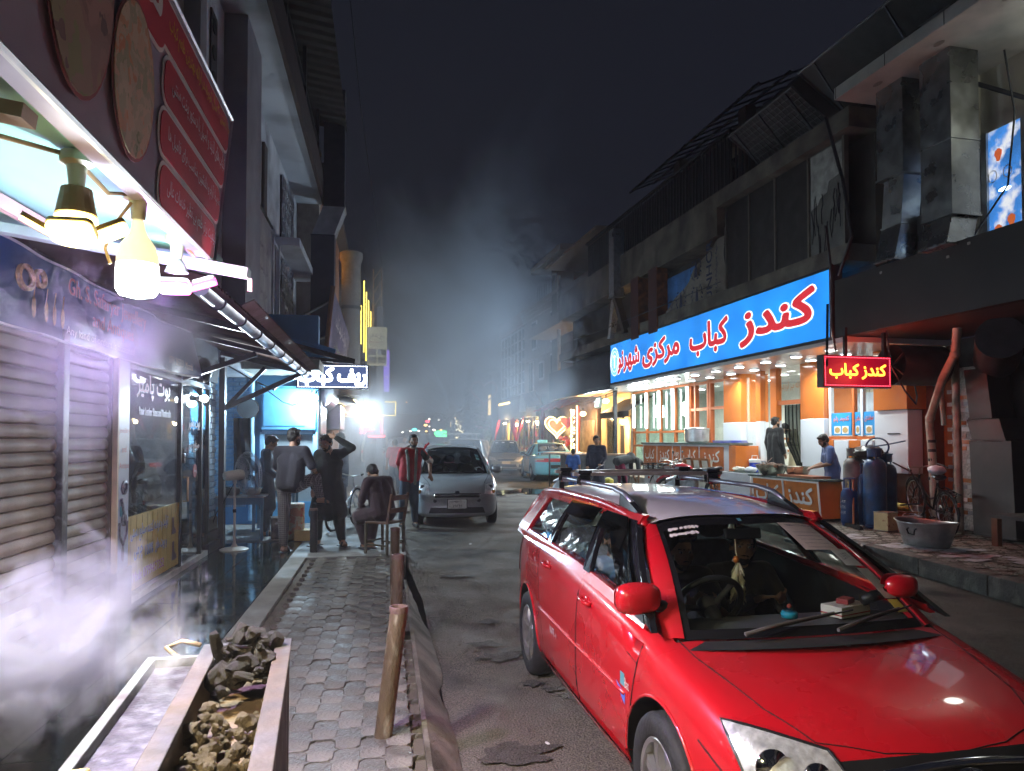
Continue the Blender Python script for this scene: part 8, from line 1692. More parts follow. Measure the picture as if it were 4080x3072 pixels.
# ================================================================== far left: second kebab shop, signs, old house
LEDW = EM('ledwhite',(.85,.93,1),4.5);LEDY = EM('ledyellow',(1,.72,.16),3)
led_sign('led_sign','bright white LED sign with kebab lettering over the left pavement',(-1.03,14.22,2.975),(1,0,0),1.36,.48,'ریف کباب',LEDW,LEDW,M('ledback_blue',(.02,.025,.05),.5,emit=(.10,.15,.35),es=.25,var=0),.12,tw=.92,th=.72,toff=.05)
lw = led_sign('led_sign','yellow LED sign with kebab lettering farther along the left pavement',(-.78,22,2.61),(1,0,0),1.06,.39,'ریف کباب',LEDY,LEDY,M('ledback_brown',(.06,.025,.008),.5,emit=(.25,.09,.02),es=.3,var=0),.10,tw=.86,th=.5,toff=.04)
gb = thing('steel_roof_frame','dark steel roof frame with blue sheets above the white LED sign','roof frame',(-1.6,13.9,3.2))
MB().bar((-2.3,13.4,3.62),(-.62,14.1,3.26),.07,.09).build('rafter',DKST,gb);MB().bar((-2.4,13.4,3.30),(-.62,14.1,3.24),.06).build('beam',DKST,gb);MB().bar((-1.85,13.6,3.30),(-1.85,13.6,3.55),.10,.05).build('post',DKST,gb);MB().bar((-2.15,13.5,3.3),(-1.9,13.6,3.52),.07,.05).build('brace',DKST,gb)
MB().add([(-2.4,13.5,3.35),(-1.0,14.05,3.30),(-1.0,14.6,3.55),(-2.4,14.6,3.95)],[(0,1,2,3)]).build('blue_sheet',M('blue_sheet'),gb)
MB().bar((-1.75,14.0,3.50),(-1.2,14.1,3.25),.02).build('tube_fitting',M('fit_white',(.75,.78,.8),.5),gb)
for a,b in (((-2.5,13.4,3.4),(-1.35,17.5,5.05)),((-1.9,13.6,3.3),(-1.45,17.5,4.2))): tag(MB().bar(a,b,.04).build('support_bar',DKST),'dark support bar running from the steel roof frame to the purple banner, %s one'%('upper' if b[2]>4.5 else 'lower'),'support bar')
for k,(p,pw,c,lab) in enumerate((((-1.42,14.2,2.56),110,(.60,.83,1),'bright white bulb hanging under the white LED sign'),((-.58,19,2.62),75,(.72,.88,1),'bright white tube lamp in front of the yellow LED sign'),((-1.6,21.5,2.25),25,(1,.62,.25),'warm orange bulb inside the far left kebab shop'))):
 t = thing('shop_bulb',lab,'lamp',p,'bulbs of the far left kebab shop')
 MB().sphere(p,(.13,.09,.06) if k<2 else (.08,.08,.07),14,8).build('globe',EM('bulbfar%d'%k,c,10),t,smooth='all');MB().cyl((p[0],p[1],p[2]+.05),(p[0],p[1],p[2]+.14),.03,n=10).build('socket',M('lamp_white'),t)
 plight(t,(p[0],p[1],p[2]-.12),pw,c,.08)
lk = thing('far_kebab_shop','smoky kebab shop with steel hoods beyond the blue wall on the left','shop',(-2.4,18,.13))
SHEET = M('hood_steel',(.42,.42,.43),.28,metal=.9,var=.15,vs=3,bump=.2,bs=6)
MB().box(-4,-2.2,14.8,22.5,.13,4.0).build('wall',M('far_wall',(.22,.22,.23),.7,var=.2),lk);MB().box(-2.19,-1.3,14.85,16.2,1.85,2.55).build('hood',SHEET,lk,bevel=.02)
mb = MB();mb.loft([[Vector((-1.55+.45*math.cos(a),y,2.75+.40*math.sin(a))) for a in [2*math.pi*i/20 for i in range(20)]] for y in (15.4,17.2)]);mb.build('hood_drum',SHEET,lk,smooth=40)
MB().box(-2.0,-1.1,17.8,19.6,2.0,2.6).build('hood',SHEET,lk,bevel=.02);MB().box(-1.5,-1.3,20,20.2,1.4,2.4).build('post',M('copper_post',(.45,.25,.15),.35,metal=.6),lk)
mb = MB();mb.grid(lambda i,j: Vector((-2.2+1.5*j,16.5+5*i,3.0-.35*j+.02*math.sin(i*120))),80,1);mb.build('corrugated_awning',M('awn_grey',(.25,.25,.26),.5,metal=.4),lk)
MB().tube([(-.72,16.6,2.66),(-.72,19,2.66),(-.72,21.4,2.62)],.02,5).build('light_strip',EM('strip',(1,.75,.35),6),lk)
MB().box(-2.1,-1.2,17.6,19.2,.13,1.0).build('grill_bench',M('bench_steel',(.25,.27,.3),.4,metal=.6,var=.2),lk,bevel=.01)
for s,x,y,z,w_,h_,mt in (('سرو',-.62,23.0,2.05,.4,.22,EM('redneon',(1,.05,.08),5)),): text(s,mt,lk,(x,y,z),(1,0,0),Zv,w_,h_)
tag(MB().tube([(-.55,22.6,1.85),(-.05,22.6,1.85)],.02,6).build('neon_bar',EM('redneon',(1,.05,.08),5)),'thin horizontal red neon bar under the yellow LED sign','neon');tag(MB().tube([(-.15,22.9,1.95),(-.15,22.9,2.5)],.02,6).build('neon_bar',EM('redneon',(1,.05,.08),5)),'thin vertical red neon bar right of the yellow LED sign','neon')
tag(MB().tube([(-.16,24,2.55),(.28,24,2.55),(.3,24,3.0),(-.06,24,3.0)],.018,6).build('neon_outline',EM('yelneon',(1,.72,.1),1.8)),'bent yellow neon outline right of the yellow LED sign','neon')
tag(MB().box(-2.15,-2.1,18.0,18.9,.3,2.0).build('steel_door',M('steel_door',(.5,.52,.55),.3,metal=.7)),'pale steel door standing in the smoke of the far kebab shop','door')
bicycle('old bicycle standing in the smoke behind the man in the long dark tunic',TR(-.75,13.6,.127,R_(-20)),'silver')
tag(MB().box(-1.62,-1.32,12.0,12.25,.127,.72).build('flour_sack',food('sack_print',(.62,.10,.06),(.60,.48,.25),(.65,.58,.42),7),bevel=.03),'red and cream printed sack standing behind the checked trousers','sack')
tag(MB().box(-1.45,-1.05,11.9,12.15,.127,.30).build('cardboard_box',M('carton_yellow',(.50,.34,.10),.6,var=.15),bevel=.01),'low yellow carton on the pavement between the standing men','box')
bn3 = thing('slanted_banner','purple printed banner with white lettering slanting over the left pavement','banner',(-1.3,20,4))
def BP(i,j): return Vector((-1.42+.10*i+.15*j,17.4+6.2*i,3.85+.15*i+(1.55-.55*i)*j))
MB().grid(BP,10,4).build('sheet',M('ban_purple',(.12,.10,.19),.6,var=.2,vs=2),bn3);MB().tube([BP(0,0),BP(0,1)],.06,6).build('pole',M('pole_wood',(.22,.12,.08),.6),bn3)
text('رستورانت شریف کباب',M('ban_white',(.5,.45,.5),.6),bn3,BP(.5,.62)+Vector((.03,0,0)),(0,1,0),(.1,0,1),4.6,.45,off=.02);text('کباب چوپان',M('ban_green',(.30,.38,.15),.6),bn3,BP(.5,.2)+Vector((.03,0,0)),(0,1,0),(.1,0,1),3.6,.25)
du2 = thing('roof_duct','tall dark square exhaust duct with a kink in front of the white building\'s end','duct',(-1.7,19.6,3.5))
DD = M('duct_blue',(.07,.075,.10),.45,metal=.4,var=.15);duct(du2,[(-1.70,19.8,3.6),(-1.70,19.8,7.2)],.6,.6,DD,F=ID);duct(du2,[(-1.70,19.8,7.2),(-1.42,19.9,8.0)],.58,.6,M('duct_pale',(.42,.44,.48),.4,metal=.4),F=ID);duct(du2,[(-1.42,19.9,8.0),(-1.42,19.9,11.2)],.55,.6,DD,F=ID)
oh = thing('orange_house','orange plastered old house with lit window beyond the white building','house',(-3,28,0))
ORH = M('orange_plaster',(.32,.17,.12),.85,var=.2,vs=1)
MB().box(-6,-1.95,21.2,30,3.2,9.5).build('wall',ORH,oh);MB().box(-6,-1.6,21.2,30.4,9.5,9.8).build('roof_slab',M('slab_grey',(.10,.09,.09),.8),oh)
w_ = MB().box(-1.94,-1.90,24.5,27,7.2,8.4).build('window',M('win_warm',(.3,.12,.05),.4,emit=(1,.35,.05),es=.3),oh);MB().tube([(-1.88,24.6,7.3),(-1.88,24.6,8.3)],.03,5).build('neon_strip',EM('yelneon',(1,.7,.1),1.8),w_)
MB().box(-1.948,-1.5,23,29,5.4,5.7).build('balcony',ORH,oh)
rd = thing('round_chimney','fat round concrete chimney flue beside the yellow neon strips','chimney',(-1.4,25.5,3));MB().lathe([(.33,0),(.33,4.6),(.40,4.8),(.40,5.0),(.3,5.05)],(-1.25,25.6,3.3),20).build('flue',M('flue',(.20,.19,.18),.8,var=.15),rd,smooth=40);MB().lathe([(.36,0),(.36,.12)],(-1.25,25.6,6.3),20).build('band',DKST,rd)
for k,(x,z0,z1) in enumerate(((-.82,4.9,7.5),(-.74,4.6,7.1),(-.66,4.5,6.8),(-.58,5.0,6.4),(-.92,5.2,6.6))): tag(MB().tube([(x,26.3,z0),(x,26.3,z1)],.022,6).build('neon_strip',EM('yelneon',(1,.7,.1),1.8)),['tallest vertical yellow neon strip beside the chimney flue','vertical yellow neon strip second from the flue','vertical yellow neon strip in the middle of the row','shortest vertical yellow neon strip nearest the guest house sign','vertical yellow neon strip right against the chimney flue'][k],'neon','vertical yellow neon strips')
tw = thing('steel_lattice','steel lattice sign tower beside the yellow neon strips','sign tower',(-.4,26.6,3.5))
for x in (-.5,-.2): MB().bar((x,26.6,4.5),(x,26.6,8.0),.05).build('chord',M('lat_steel',(.35,.25,.15),.5,metal=.4),tw)
for k in range(7): MB().bar((-.5,26.6,4.6+.5*k),(-.2,26.6,5.1+.5*k),.03).build('diagonal',M('lat_steel'),tw)
gs = thing('guest_house_sign','pale upright guest house sign with small room pictures','sign',(-.34,25.8,4.4))
MB().box(-.68,0,25.75,25.9,4.38,5.75).build('panel',M('gh_panel',(.55,.55,.42),.5,emit=(.5,.5,.36),es=.16),gs)
text('مهمان خانه کابل',BLK,gs,(-.34,25.745,5.42),(1,0,0),Zv,.5,.16);text('Kabul Guest House',M('gh_red',(.3,.05,.05),.6),gs,(-.34,25.745,5.22),(1,0,0),Zv,.56,.07);text('مهمانخانه با تمام امکانات',BLK,gs,(-.34,25.745,5.12),(1,0,0),Zv,.5,.05)
for x in (-.51,-.17):
 for z in (4.86,4.58): MB().box(x-.14,x+.14,25.742,25.748,z-.11,z+.11).build('room_picture',food('room_pic',(.25,.28,.3),(.5,.5,.45),(.1,.1,.12),5),gs)
ts = thing('purple_sign','narrow purple lit upright sign with white letters beyond the guest house sign','sign',(0,34,3.9));MB().box(-.14,.12,33.9,34.1,4.0,5.95).build('panel',M('purple_lit',(.12,.08,.4),.4,emit=(.25,.16,.75),es=.6),ts);text('TR',WHITE,ts,(-.01,33.89,4.65),(1,0,0),Zv,.2,.16);text('شرکت',WHITE,ts,(-.01,33.89,5.2),(1,0,0),Zv,.22,.14)
MB().bar((-.25,26,.16),(-.25,26,6.5),.22).build('pole',M('pole_grey',(.28,.29,.32),.7),thing('concrete_pole','pale concrete pole below the guest house sign','pole',(-.25,26,.16)))
def block(name,label,x0,x1,y0,y1,h,col,wins=0,lit=0,side='x1'):
 t = thing(name,label,'building',((x0+x1)/2,(y0+y1)/2,0));MB().box(x0,x1,y0,y1,0,h).build('wall',M('blk_%s'%label[:14].replace(' ','_'),col,.85,var=.2,vs=.6),t)
 MB().box(x0-.2,x1+.2,y0-.2,y1+.2,h,h+.25).build('roof',M('blk_roof',(.08,.08,.09),.8),t)
 for k in range(wins):
  y = y0+1+k*(y1-y0-2)/max(1,wins-1) if wins>1 else (y0+y1)/2
  for z in [3.6+3*q for q in range(int((h-4)//3)+1)]:
   lt = random.random() < lit;X_ = x1 if side == 'x1' else x0;dx = .03 if side == 'x1' else -.03
   MB().box(min(X_,X_+dx),max(X_,X_+dx),y-.6,y+.6,z,z+1.5).build('window',M('lit_w',(.4,.3,.15),.4,emit=(1,.7,.3),es=.9) if lt else M('dark_w',(.03,.035,.045),.2),t)
 return t
block('shop_house','dim far left shop house beyond the orange house',-8,-1.9,30.6,44,8.2,(.12,.11,.12),4,.2);block('shop_house','far left dark house near the end of the street',-9,-1.6,45,66,6.5,(.09,.09,.10),5,.3);block('shop_house','low dark house at the far end of the street on the left',-14,-1.5,68,100,5,(.07,.07,.08),5,.4)
block('shop_house','dark far right house behind the conifer',7.6,16,52,70,6.5,(.10,.10,.11),4,.2,'x0');block('shop_house','low dark far right house near the street end',9,20,72,110,5,(.08,.08,.09),6,.35,'x0')
block('shop_house','dark house closing the far end of the street',-20,30,150,160,7,(.05,.05,.06),0)
pts = [(4.2,110,3.3,.28,'cyan'),(7.6,108,2.7,.40,'green'),(8.3,106,2.6,.25,'green'),(5.4,96,4.2,.22,'red'),(5.2,97,3.7,.2,'orange'),(5.8,99,4.6,.13,'white'),(6.0,92,3.0,.16,'white'),(4.9,90,2.8,.12,'orange'),(6.6,112,3.8,.12,'white'),(5.2,118,3.2,.16,'white'),(6.3,84,2.9,.12,'orange'),(9.4,86,3.0,.14,'white'),(9.9,78,2.6,.2,'green'),(3.4,104,3.0,.12,'white'),(2.6,120,3.0,.14,'white'),(1.5,130,7.0,.13,'white'),(3.8,140,9,.12,'orange'),(6.9,96,4.4,.10,'white')]
CLR = dict(cyan=(.1,.9,.8),green=(.1,1,.25),red=(1,.08,.12),orange=(1,.55,.15),white=(1,.9,.75))
for k,(x,y,z,r,c) in enumerate(pts):
 o = MB().sphere((x,y,z),(r*1.4,r*.5,r*.8),10,6).build('distant_lamp',EM('far_'+c,CLR[c],2.5));tag(o,'tiny far %s light at the end of the street'%c,'light','distant lights at the end of the street')
tag(MB().box(7.3,8.9,107.5,107.9,2.2,3.1).build('green_shop_sign',EM('fargreen',(.1,1,.3),2.0)),'wide glowing green shop sign far down the street','sign')
for x,y,lab in ((5.6,60,'small lit doorway panel far down on the right'),(6.35,64,'narrow green lit strip far down on the right')): tag(MB().box(x,x+.25 if 'green' in lab else x+.8,y,y+.2,.4,3.4).build('lit_panel',EM('lp_'+lab[:5],(.2,1,.4) if 'green' in lab else (1,.85,.5),1.6)),lab,'lit panel')
# ================================================================== far right: cream house, heart shop, flower shop, brick and glass houses
def rb(name,b0,b1,a0,a1,z0,z1,mat,par,bevel=0): return MB().box(b0,b1,a0,a1,z0,z1).build(name,mat,par,RM,bevel=bevel)
CRB = M('cream_brick',(.60,.48,.30),.8,var=.15,vs=5,bump=.3,bs=18)
ch_ = thing('cream_cafe','cream plastered cafe front with dark awning and warm wall lamps','cafe',TRR(26.5,2.2,.2))
rb('wall',2.2,2.5,24.42,28.7,2.7,3.6,CRB,ch_)
for a0,a1 in ((24.42,24.9),(25.75,26.2),(26.9,27.4),(28.2,28.7)): rb('pier',2.2,2.5,a0,a1,.2,2.698,CRB,ch_)
rb('back_wall',3.0,3.1,24.4,28.7,.2,3.5,M('cafe_in',(.35,.30,.2),.7),ch_)
for a0,a1 in ((24.92,25.73),(27.42,28.18)): 
 f_ = rb('window_frame',2.25,2.32,a0,a1,.7,2.69,M('frame_brown',(.05,.03,.02),.5),ch_);rb('window_pane',2.24,2.249,a0+.06,a1-.06,.78,2.62,M('pane_dim',(.05,.055,.06),.1),f_)
d_ = rb('door',2.30,2.36,26.22,26.88,.2,2.3,M('door_navy',(.03,.04,.06),.4),ch_);rb('door_surround',2.26,2.299,26.2,26.9,2.3,2.69,M('surround',(.6,.55,.42),.6),ch_)
aw2 = thing('cafe_awning','dark blue fabric awning over the cream cafe window','awning',TRR(24.8,1.6,2.6))
MB().add([(2.2,23.4,3.3),(2.2,26.2,3.3),(1.2,26.2,2.75),(1.2,23.4,2.75)],[(0,1,2,3)]).build('canopy',M('awn_navy',(.045,.05,.065),.8,var=.15),aw2,RM);MB().add([(1.2,23.4,2.75),(1.2,26.2,2.75),(1.2,26.2,2.55),(1.2,23.4,2.55)],[(0,1,2,3)]).build('valance',M('awn_navy'),aw2,RM)
MB().add([(2.2,26.2,3.3),(1.2,26.2,2.75),(1.2,26.2,2.55),(2.2,26.2,2.55)],[(0,1,2,3)]).build('side_flap',M('awn_navy'),aw2,RM)
for k,(a,b,z,pw) in enumerate(((25.6,1.9,2.42,70),(29.3,1.6,2.85,90),(26.6,1.6,3.25,60))):
 t = thing('wall_lamp',['warm orange wall lamp under the dark cafe awning','warm orange wall lamp left of the cream cafe','warm lamp under the soffit above the cafe'][k],'lamp',TRR(a,b,z),'warm wall lamps of the cafe');MB().sphere((b,a,z),(.13,.13,.10),12,8).build('globe',EM('warmlamp',(1,.62,.22),7),t,RM,smooth='all');MB().cyl((b,a,z+.09),(b,a,z+.25),.03,n=8).build('stem',BLK,t,RM);plight(t,(b-.15,a,z-.18),pw,(1,.62,.28),.08,F=RM)
fl_ = thing('flood_lamp','square greenish floodlight hanging left of the tube light window','lamp',TRR(24.2,1.0,3.0));MB().obox((.45,24.3,3.05),(.12,.42,.36),(0,.2,0)).build('housing',M('flood_h',(.3,.35,.3),.5),fl_,RM);MB().obox((.385,24.28,3.05),(.01,.36,.30),(0,.2,0)).build('lens',M('flood_l',(.5,.65,.5),.4,emit=(.62,.85,.66),es=1.6),fl_,RM);slight(fl_,(.30,24.25,3.05),900,(.70,.86,1),.15,F=RM,cone=165,aim=(-1,-.35,.38))
ff = thing('dark_fascia','dark plain fascia continuing beyond the blue sign','fascia',TRR(25,.1,3.4));rb('board',.02,.16,22.1,29.0,3.38,4.5,M('fascia_dark',(.05,.05,.055),.7,var=.15),ff);rb('soffit',.16,2.2,22.1,29.0,3.56,3.62,M('soffit_wood',(.45,.30,.16),.45,var=.2),ff)
for k in range(4): o = rb('spot',.6,.85,25+k*1.0,25.3+k,3.52,3.555,EM('spotwarm',(1,.68,.3),6),ff)
for k,(a,b,w_) in enumerate(((21.9,-.05,1.3),(22.1,-1.1,.75))):
 t = thing('planter_box',['wide dark grey street cabinet right of the navy clothed man','narrower dark grey street cabinet left of the wide one'][k],'cabinet',TRR(a,b,.15));rb('body',b-w_/2,b+w_/2,a,a+.6,.15,1.25,M('cab_grey',(.07,.075,.085),.6,var=.2,vs=3),t,.01);rb('lid',b-w_/2-.03,b+w_/2+.03,a-.03,a+.63,1.25,1.30,M('cab_lid',(.16,.10,.07),.6),t,.008)
tb_ = thing('bar_table','tall round bar table in front of the cream cafe','table',TRR(24.0,-.9,.15));MB().cyl((-.9,24.0,1.28),(-.9,24.0,1.32),.75,n=24).build('top',M('tbl_brown',(.25,.15,.1),.4),tb_,RM)
for s_ in (-.55,.55): MB().bar((-.9+s_,24.0,.15),(-.9+s_,24.0,1.28),.05).build('leg',DKST,tb_,RM)
def motorbike(m):
 t = thing('motorcycle','red motorcycle with black seat parked before the serving counter','motorcycle',m);V = WMAT[t]
 RP2 = M('moto_red',(.32,.01,.02),.2,coat=.8,var=.05);
 for y in (-.62,.66):
  w_ = MB().tube([(0,y+.28*math.cos(a),.30+.28*math.sin(a)) for a in [2*math.pi*i/32 for i in range(32)]],.045,8,closed=True).xf(V).build('wheel',RUBBER,t,smooth='all');mb = MB();mb.cyl((-.06,y,.30),(.06,y,.30),.07,n=14)
  for k in range(14): mb.tube([(0,y,.30),(0,y+.25*math.cos(k*.449),.30+.25*math.sin(k*.449))],.004,4)
  tag(mb.xf(V).build('spokes',CHROME,w_),kind='stuff')
 mb = MB();mb.loft([[Vector((wd*math.cos(a),y,z+hh*math.sin(a))) for a in [2*math.pi*i/14 for i in range(14)]] for y,z,wd,hh in ((-.02,.80,.05,.04),(.05,.82,.11,.10),(.25,.86,.135,.12),(.40,.86,.10,.10),(.48,.84,.04,.05))]);mb.xf(V).build('fuel_tank',RP2,t,smooth='all')
 mb = MB();mb.loft([[Vector((wd*math.cos(a),y,z+hh*math.sin(a))) for a in [2*math.pi*i/14 for i in range(14)]] for y,z,wd,hh in ((-.75,.86,.06,.03),(-.70,.87,.12,.05),(-.35,.82,.13,.06),(-.05,.80,.10,.05),(.03,.82,.06,.03))]);mb.xf(V).build('seat',LEA,t,smooth='all')
 MB().box(-.11,.11,-.80,-.40,.66,.78).xf(V).build('tail_cowl',RP2,t,bevel=.03);MB().box(-.08,.08,-.86,-.80,.68,.76).xf(V).build('tail_lamp',M('tail_red'),t,bevel=.015)
 MB().box(-.13,.13,-.12,.30,.28,.62).xf(V).build('engine',M('engine',(.18,.18,.19),.4,metal=.7,var=.4,vs=14),t,bevel=.03);MB().tube([(.10,.25,.45),(.14,.3,.25),(.15,0,.2),(.16,-.6,.3),(.16,-.85,.34)],.04,10).xf(V).build('exhaust',CHROME,t,smooth='all')
 for s_ in (-.07,.07): MB().tube([(s_,.42,.98),(s_,.52,.72),(s_,.66,.30)],.022,8).xf(V).build('fork',CHROME,t,smooth='all');MB().tube([(s_*1.2,-.5,.72),(s_*1.3,-.62,.30)],.02,8).xf(V).build('shock',CHROME,t)
 MB().tube([(-.36,.26,1.08),(-.22,.36,1.06),(0,.42,1.02),(.22,.36,1.06),(.36,.26,1.08)],.013,8).xf(V).build('handlebar',CHROME,t,smooth='all');MB().sphere((0,.55,.92),(.09,.07,.09),14,10).xf(V).build('headlamp',CHROME,t,smooth='all')
 for s_ in (-1,1): MB().tube([(s_*.36,.26,1.08),(s_*.43,.22,1.08)],.02,8).xf(V).build('grip',BLK,t);MB().tube([(s_*.22,.36,1.06),(s_*.30,.38,1.22)],.006,5).xf(V).build('mirror_stem',BLK,t);MB().sphere((s_*.31,.38,1.25),(.06,.015,.04),10,6).xf(V).build('mirror',BLK,t,smooth='all')
 MB().tube([(0,.92*0+.66+.33*math.cos(a),.30+.33*math.sin(a)) for a in [R_(30)+i*R_(110)/8 for i in range(9)]],.05,6).xf(V).build('mudguard',RP2,t,smooth='all')
 return t
motorbike(TRR(16.9,.18,.19,R_(42)))
bicycle('silver bicycle with black crate parked before the serving counter',TRR(18.35,.25,.19,R_(-62)),'silver',basket=True)
tag(MB().lathe([(.15,0),(.16,.36),(.14,.40),(.05,.44),(.001,.44)],tuple(Rp(20.3,-.75,.2)),16).build('water_can',M('can_yellow',(.60,.50,.08),.5,var=.1),smooth='all'),'yellow plastic canister beside the bending man','canister')
bicycle('rusty bicycle parked beside the taxi in front of the wooden palisade',TR(8.0,29.8,.2,R_(15)),'rust')
hs = thing('gift_shop','gift shop front with red drapery and wooden wall behind the taxi','shop',TRR(34,2.2,.2))
rb('wall',2.2,2.6,29.2,38.0,.2,4.2,M('shop_plank',(.13,.10,.09),.7,var=.3,vs=3),hs)
for k in range(20): rb('plank',2.15,2.199,29.4+k*.42,29.78+k*.42,.2,2.6,M('shop_plank2',(.20,.15,.12),.75,var=.3,vs=4,rnd=.25),hs)
mb = MB();mb.grid(lambda i,j: Vector((1.9-.7*j,30.6+5.5*i,3.45-.25*j+.25*math.sin(math.pi*i)*(1-j)+.05*math.sin(i*30))),40,6);mb.build('red_canopy',M('red_drape',(.42,.06,.05),.6,var=.2,vs=4),hs,RM,smooth='all')
for a in (30.9,36.6): mb = MB();mb.loft([[Vector((1.9+.12*q*math.cos(t_),a+.16*q*math.sin(t_),z)) for t_ in [2*math.pi*i/12 for i in range(12)]] for z,q in ((3.3,.6),(2.9,1.1),(2.2,.9),(1.6,.6),(1.0,.9))]);mb.build('red_curtain',M('red_drape2',(.30,.03,.04),.7,var=.3,vs=6),hs,RM,smooth='all')
hn = thing('heart_neon','large double heart shaped yellow neon sign above the parked taxi','neon sign',TRR(34,1.9,1.7))
HC = Rp(33.6,1.75,2.42);
MB().prism(heart(1.12),HC+Vector((0,.03,0)),(1,-.05,0),Zv,(0,.02,0)).build('heart_board',M('heart_brown',(.22,.07,.02),.5),hn)
for w_ in (1.15,.80): MB().tube([HC+Vector((x,-x*.05-.02,z)) for x,z in heart(w_,48)],.030,6,closed=True).build('heart_tube',EM('heart',(1,.80,.25),2.2),hn)
plight(hn,tuple(HC+Vector((0,-.6,0))),26,(1,.72,.25),.3)
for k,(a,b,z) in enumerate(((31.9,1.75,2.55),(32.4,1.7,1.75),(31.9,1.65,1.60),(33.2,1.65,1.35),(32.2,1.6,.9))):
 tag(MB().prism(heart(.62 if k == 0 else .5),Rp(a,b,z),(1,0,0),Zv,(0,.12,0)).build('heart_balloon',M('balloon_red',(.40,.012,.03),.25,coat=.4),bevel=.03),['big red heart decoration right of the neon heart','red heart box below the neon heart, upper one','red heart box below the neon heart at the right','red heart box below the neon heart at the left','lowest red heart among the plants'][k],'heart','red heart decorations')
for k,(a,z0,z1) in enumerate(((31.2,1.0,3.1),(30.4,1.0,3.25))): tag(MB().tube([(1.7,a,z0),(1.7,a,z1)],.035,6).build('neon_strip',EM('yelneon2',(1,.75,.2),2),None,RM),['vertical yellow neon strip right of the heart decorations','outer vertical yellow neon strip of the gift shop'][k],'neon')
mb = MB()
for k in range(70): mb.sphere(Rp(30.9+random.random()*.6,1.75,1.0+random.random()*2.1),.025,5,4)
tag(mb.build('fairy_lights',EM('fairy',(1,.85,.5),6)),'curtain of tiny fairy lights beside the gift shop neon strips','fairy lights',kind='stuff')
plight(None,(0,0,-50),0) if False else None
fsb = thing('flower_shop','glass fronted flower shop glowing yellow beyond the gift shop','flower shop',TRR(43,2.2,.2))
rb('wall',2.6,3.0,38.1,48.4,.2,4.3,M('yel_wall',(.55,.40,.12),.6,var=.15),fsb);rb('fascia',2.0,2.3,38.3,48.0,3.05,4.2,M('grey_fascia',(.30,.29,.28),.6),fsb)
for k in range(9): rb('glass_post',2.2,2.3,38.4+k*1.15,38.5+k*1.15,.3,3.05,M('post_brown',(.12,.08,.05),.5),fsb)
rb('window_pane',2.24,2.25,38.5,44.5,.4,3.05,glass('clean_glass'),fsb);
for k in range(34): rb('bottle',2.45,2.55,38.6+random.random()*5.5,38.75+random.random()*5.6,.6+.45*(k%5),.85+.45*(k%5),M('goods%d'%(k%4),((.5,.1,.1),(.2,.35,.25),(.5,.45,.35),(.15,.15,.3))[k%4],.3),fsb) if False else None
gd = random.Random(3)
for k in range(40):
 a = 38.7+gd.random()*5.3;z = .6+.45*(k%5);MB().cyl((2.5,a,z),(2.5,a,z+.28),.07,.05,8).build('bottle',M('goods%d'%(k%4),((.5,.08,.08),(.12,.30,.2),(.5,.45,.3),(.12,.12,.3))[k%4],.3),fsb,RM)
for k in range(5): rb('shelf',2.42,2.58,38.5,44.4,.56+.45*k,.595+.45*k,M('shelf_w',(.5,.42,.25),.5),fsb)
rb('light_strip',1.95,1.999,44.6,47.6,4.05,4.15,EM('stripwarm',(1,.65,.15),4),fsb);rb('door',2.3,2.35,45.5,46.6,.3,2.8,M('door_yellow',(.6,.42,.08),.4,emit=(1,.7,.1),es=.25),fsb)
for k,(a,b,z,pw) in enumerate(((40,2.0,2.8,45),(45.5,1.9,2.8,60))):
 t = thing('shop_lamp',['warm lamp in the flower shop window','warm yellow lamp at the flower shop door'][k],'lamp',TRR(a,b,z));MB().sphere((b,a,z),(.08,.3,.05),10,6).build('globe',EM('warm3',(1,.8,.4),14),t,RM);plight(t,(b-.1,a,z-.1),pw,(1,.75,.35),.1,F=RM)
for k,(a,ln) in enumerate(((46.0,1),(42.3,-1),(39.8,1))):
 mb = MB();mb.loft([[Vector((1.6,a+ln*q*1.2,3.0-q*1.35))+Vector((.12*wd*math.cos(t_),.14*wd*math.sin(t_),.14*wd*math.cos(t_))) for t_ in [2*math.pi*i/12 for i in range(12)]] for q,wd in ((0,.9),(.25,1.2),(.6,.9),(.85,.35),(.9,.6),(1,.4))])
 tag(mb.build('red_drape',M('red_cloth',(.50,.02,.04),.55,var=.3,vs=5),None,RM,smooth='all'),['red tied drape left of the flower shop window','red tied drape in the middle of the flower shop window','red tied drape nearest the gift shop'][k],'drape','red drapes of the flower shop')
tag(rb('street_sign',1.4,1.5,38.0,39.2,3.4,4.4,M('sign_pale',(.5,.5,.47),.6),None) if False else MB().obox((1.3,38.4,3.75),(.06,1.3,.95),(0,.1,0)).build('tilted_sign',M('sign_pale',(.5,.5,.47),.6),None,RM),'small tilted white sign with dark lettering above the gift shop','sign')
tag(MB().obox((1.2,36.2,3.85),(.08,2.6,.8),(0,-.5,0)).build('tilted_board',M('board_br',(.20,.15,.12),.6,var=.4,vs=4),None,RM),'tilted dim brown signboard above the red canopy','signboard')
bh = thing('brick_house','pale brick two storey house with cornice above the gift shop','house',TRR(38,3,4))
BRK = M('far_brick',(.27,.245,.225),.85,var=.15,vs=2,bump=.3,bs=12);nt = BRK.node_tree
rb('wall',2.2,6,34.1,41.6,4.1,9.0,BRK,bh);rb('string_course',2.1,2.199,34.0,41.7,6.3,6.55,M('course',(.30,.28,.26),.8),bh)
for k,(z0,o) in enumerate(((8.6,.12),(8.8,.2),(9.0,.3))): rb('cornice',2.2-o,6,34.1-o,41.6,z0+.002*k,z0+.2,M('course'),bh)
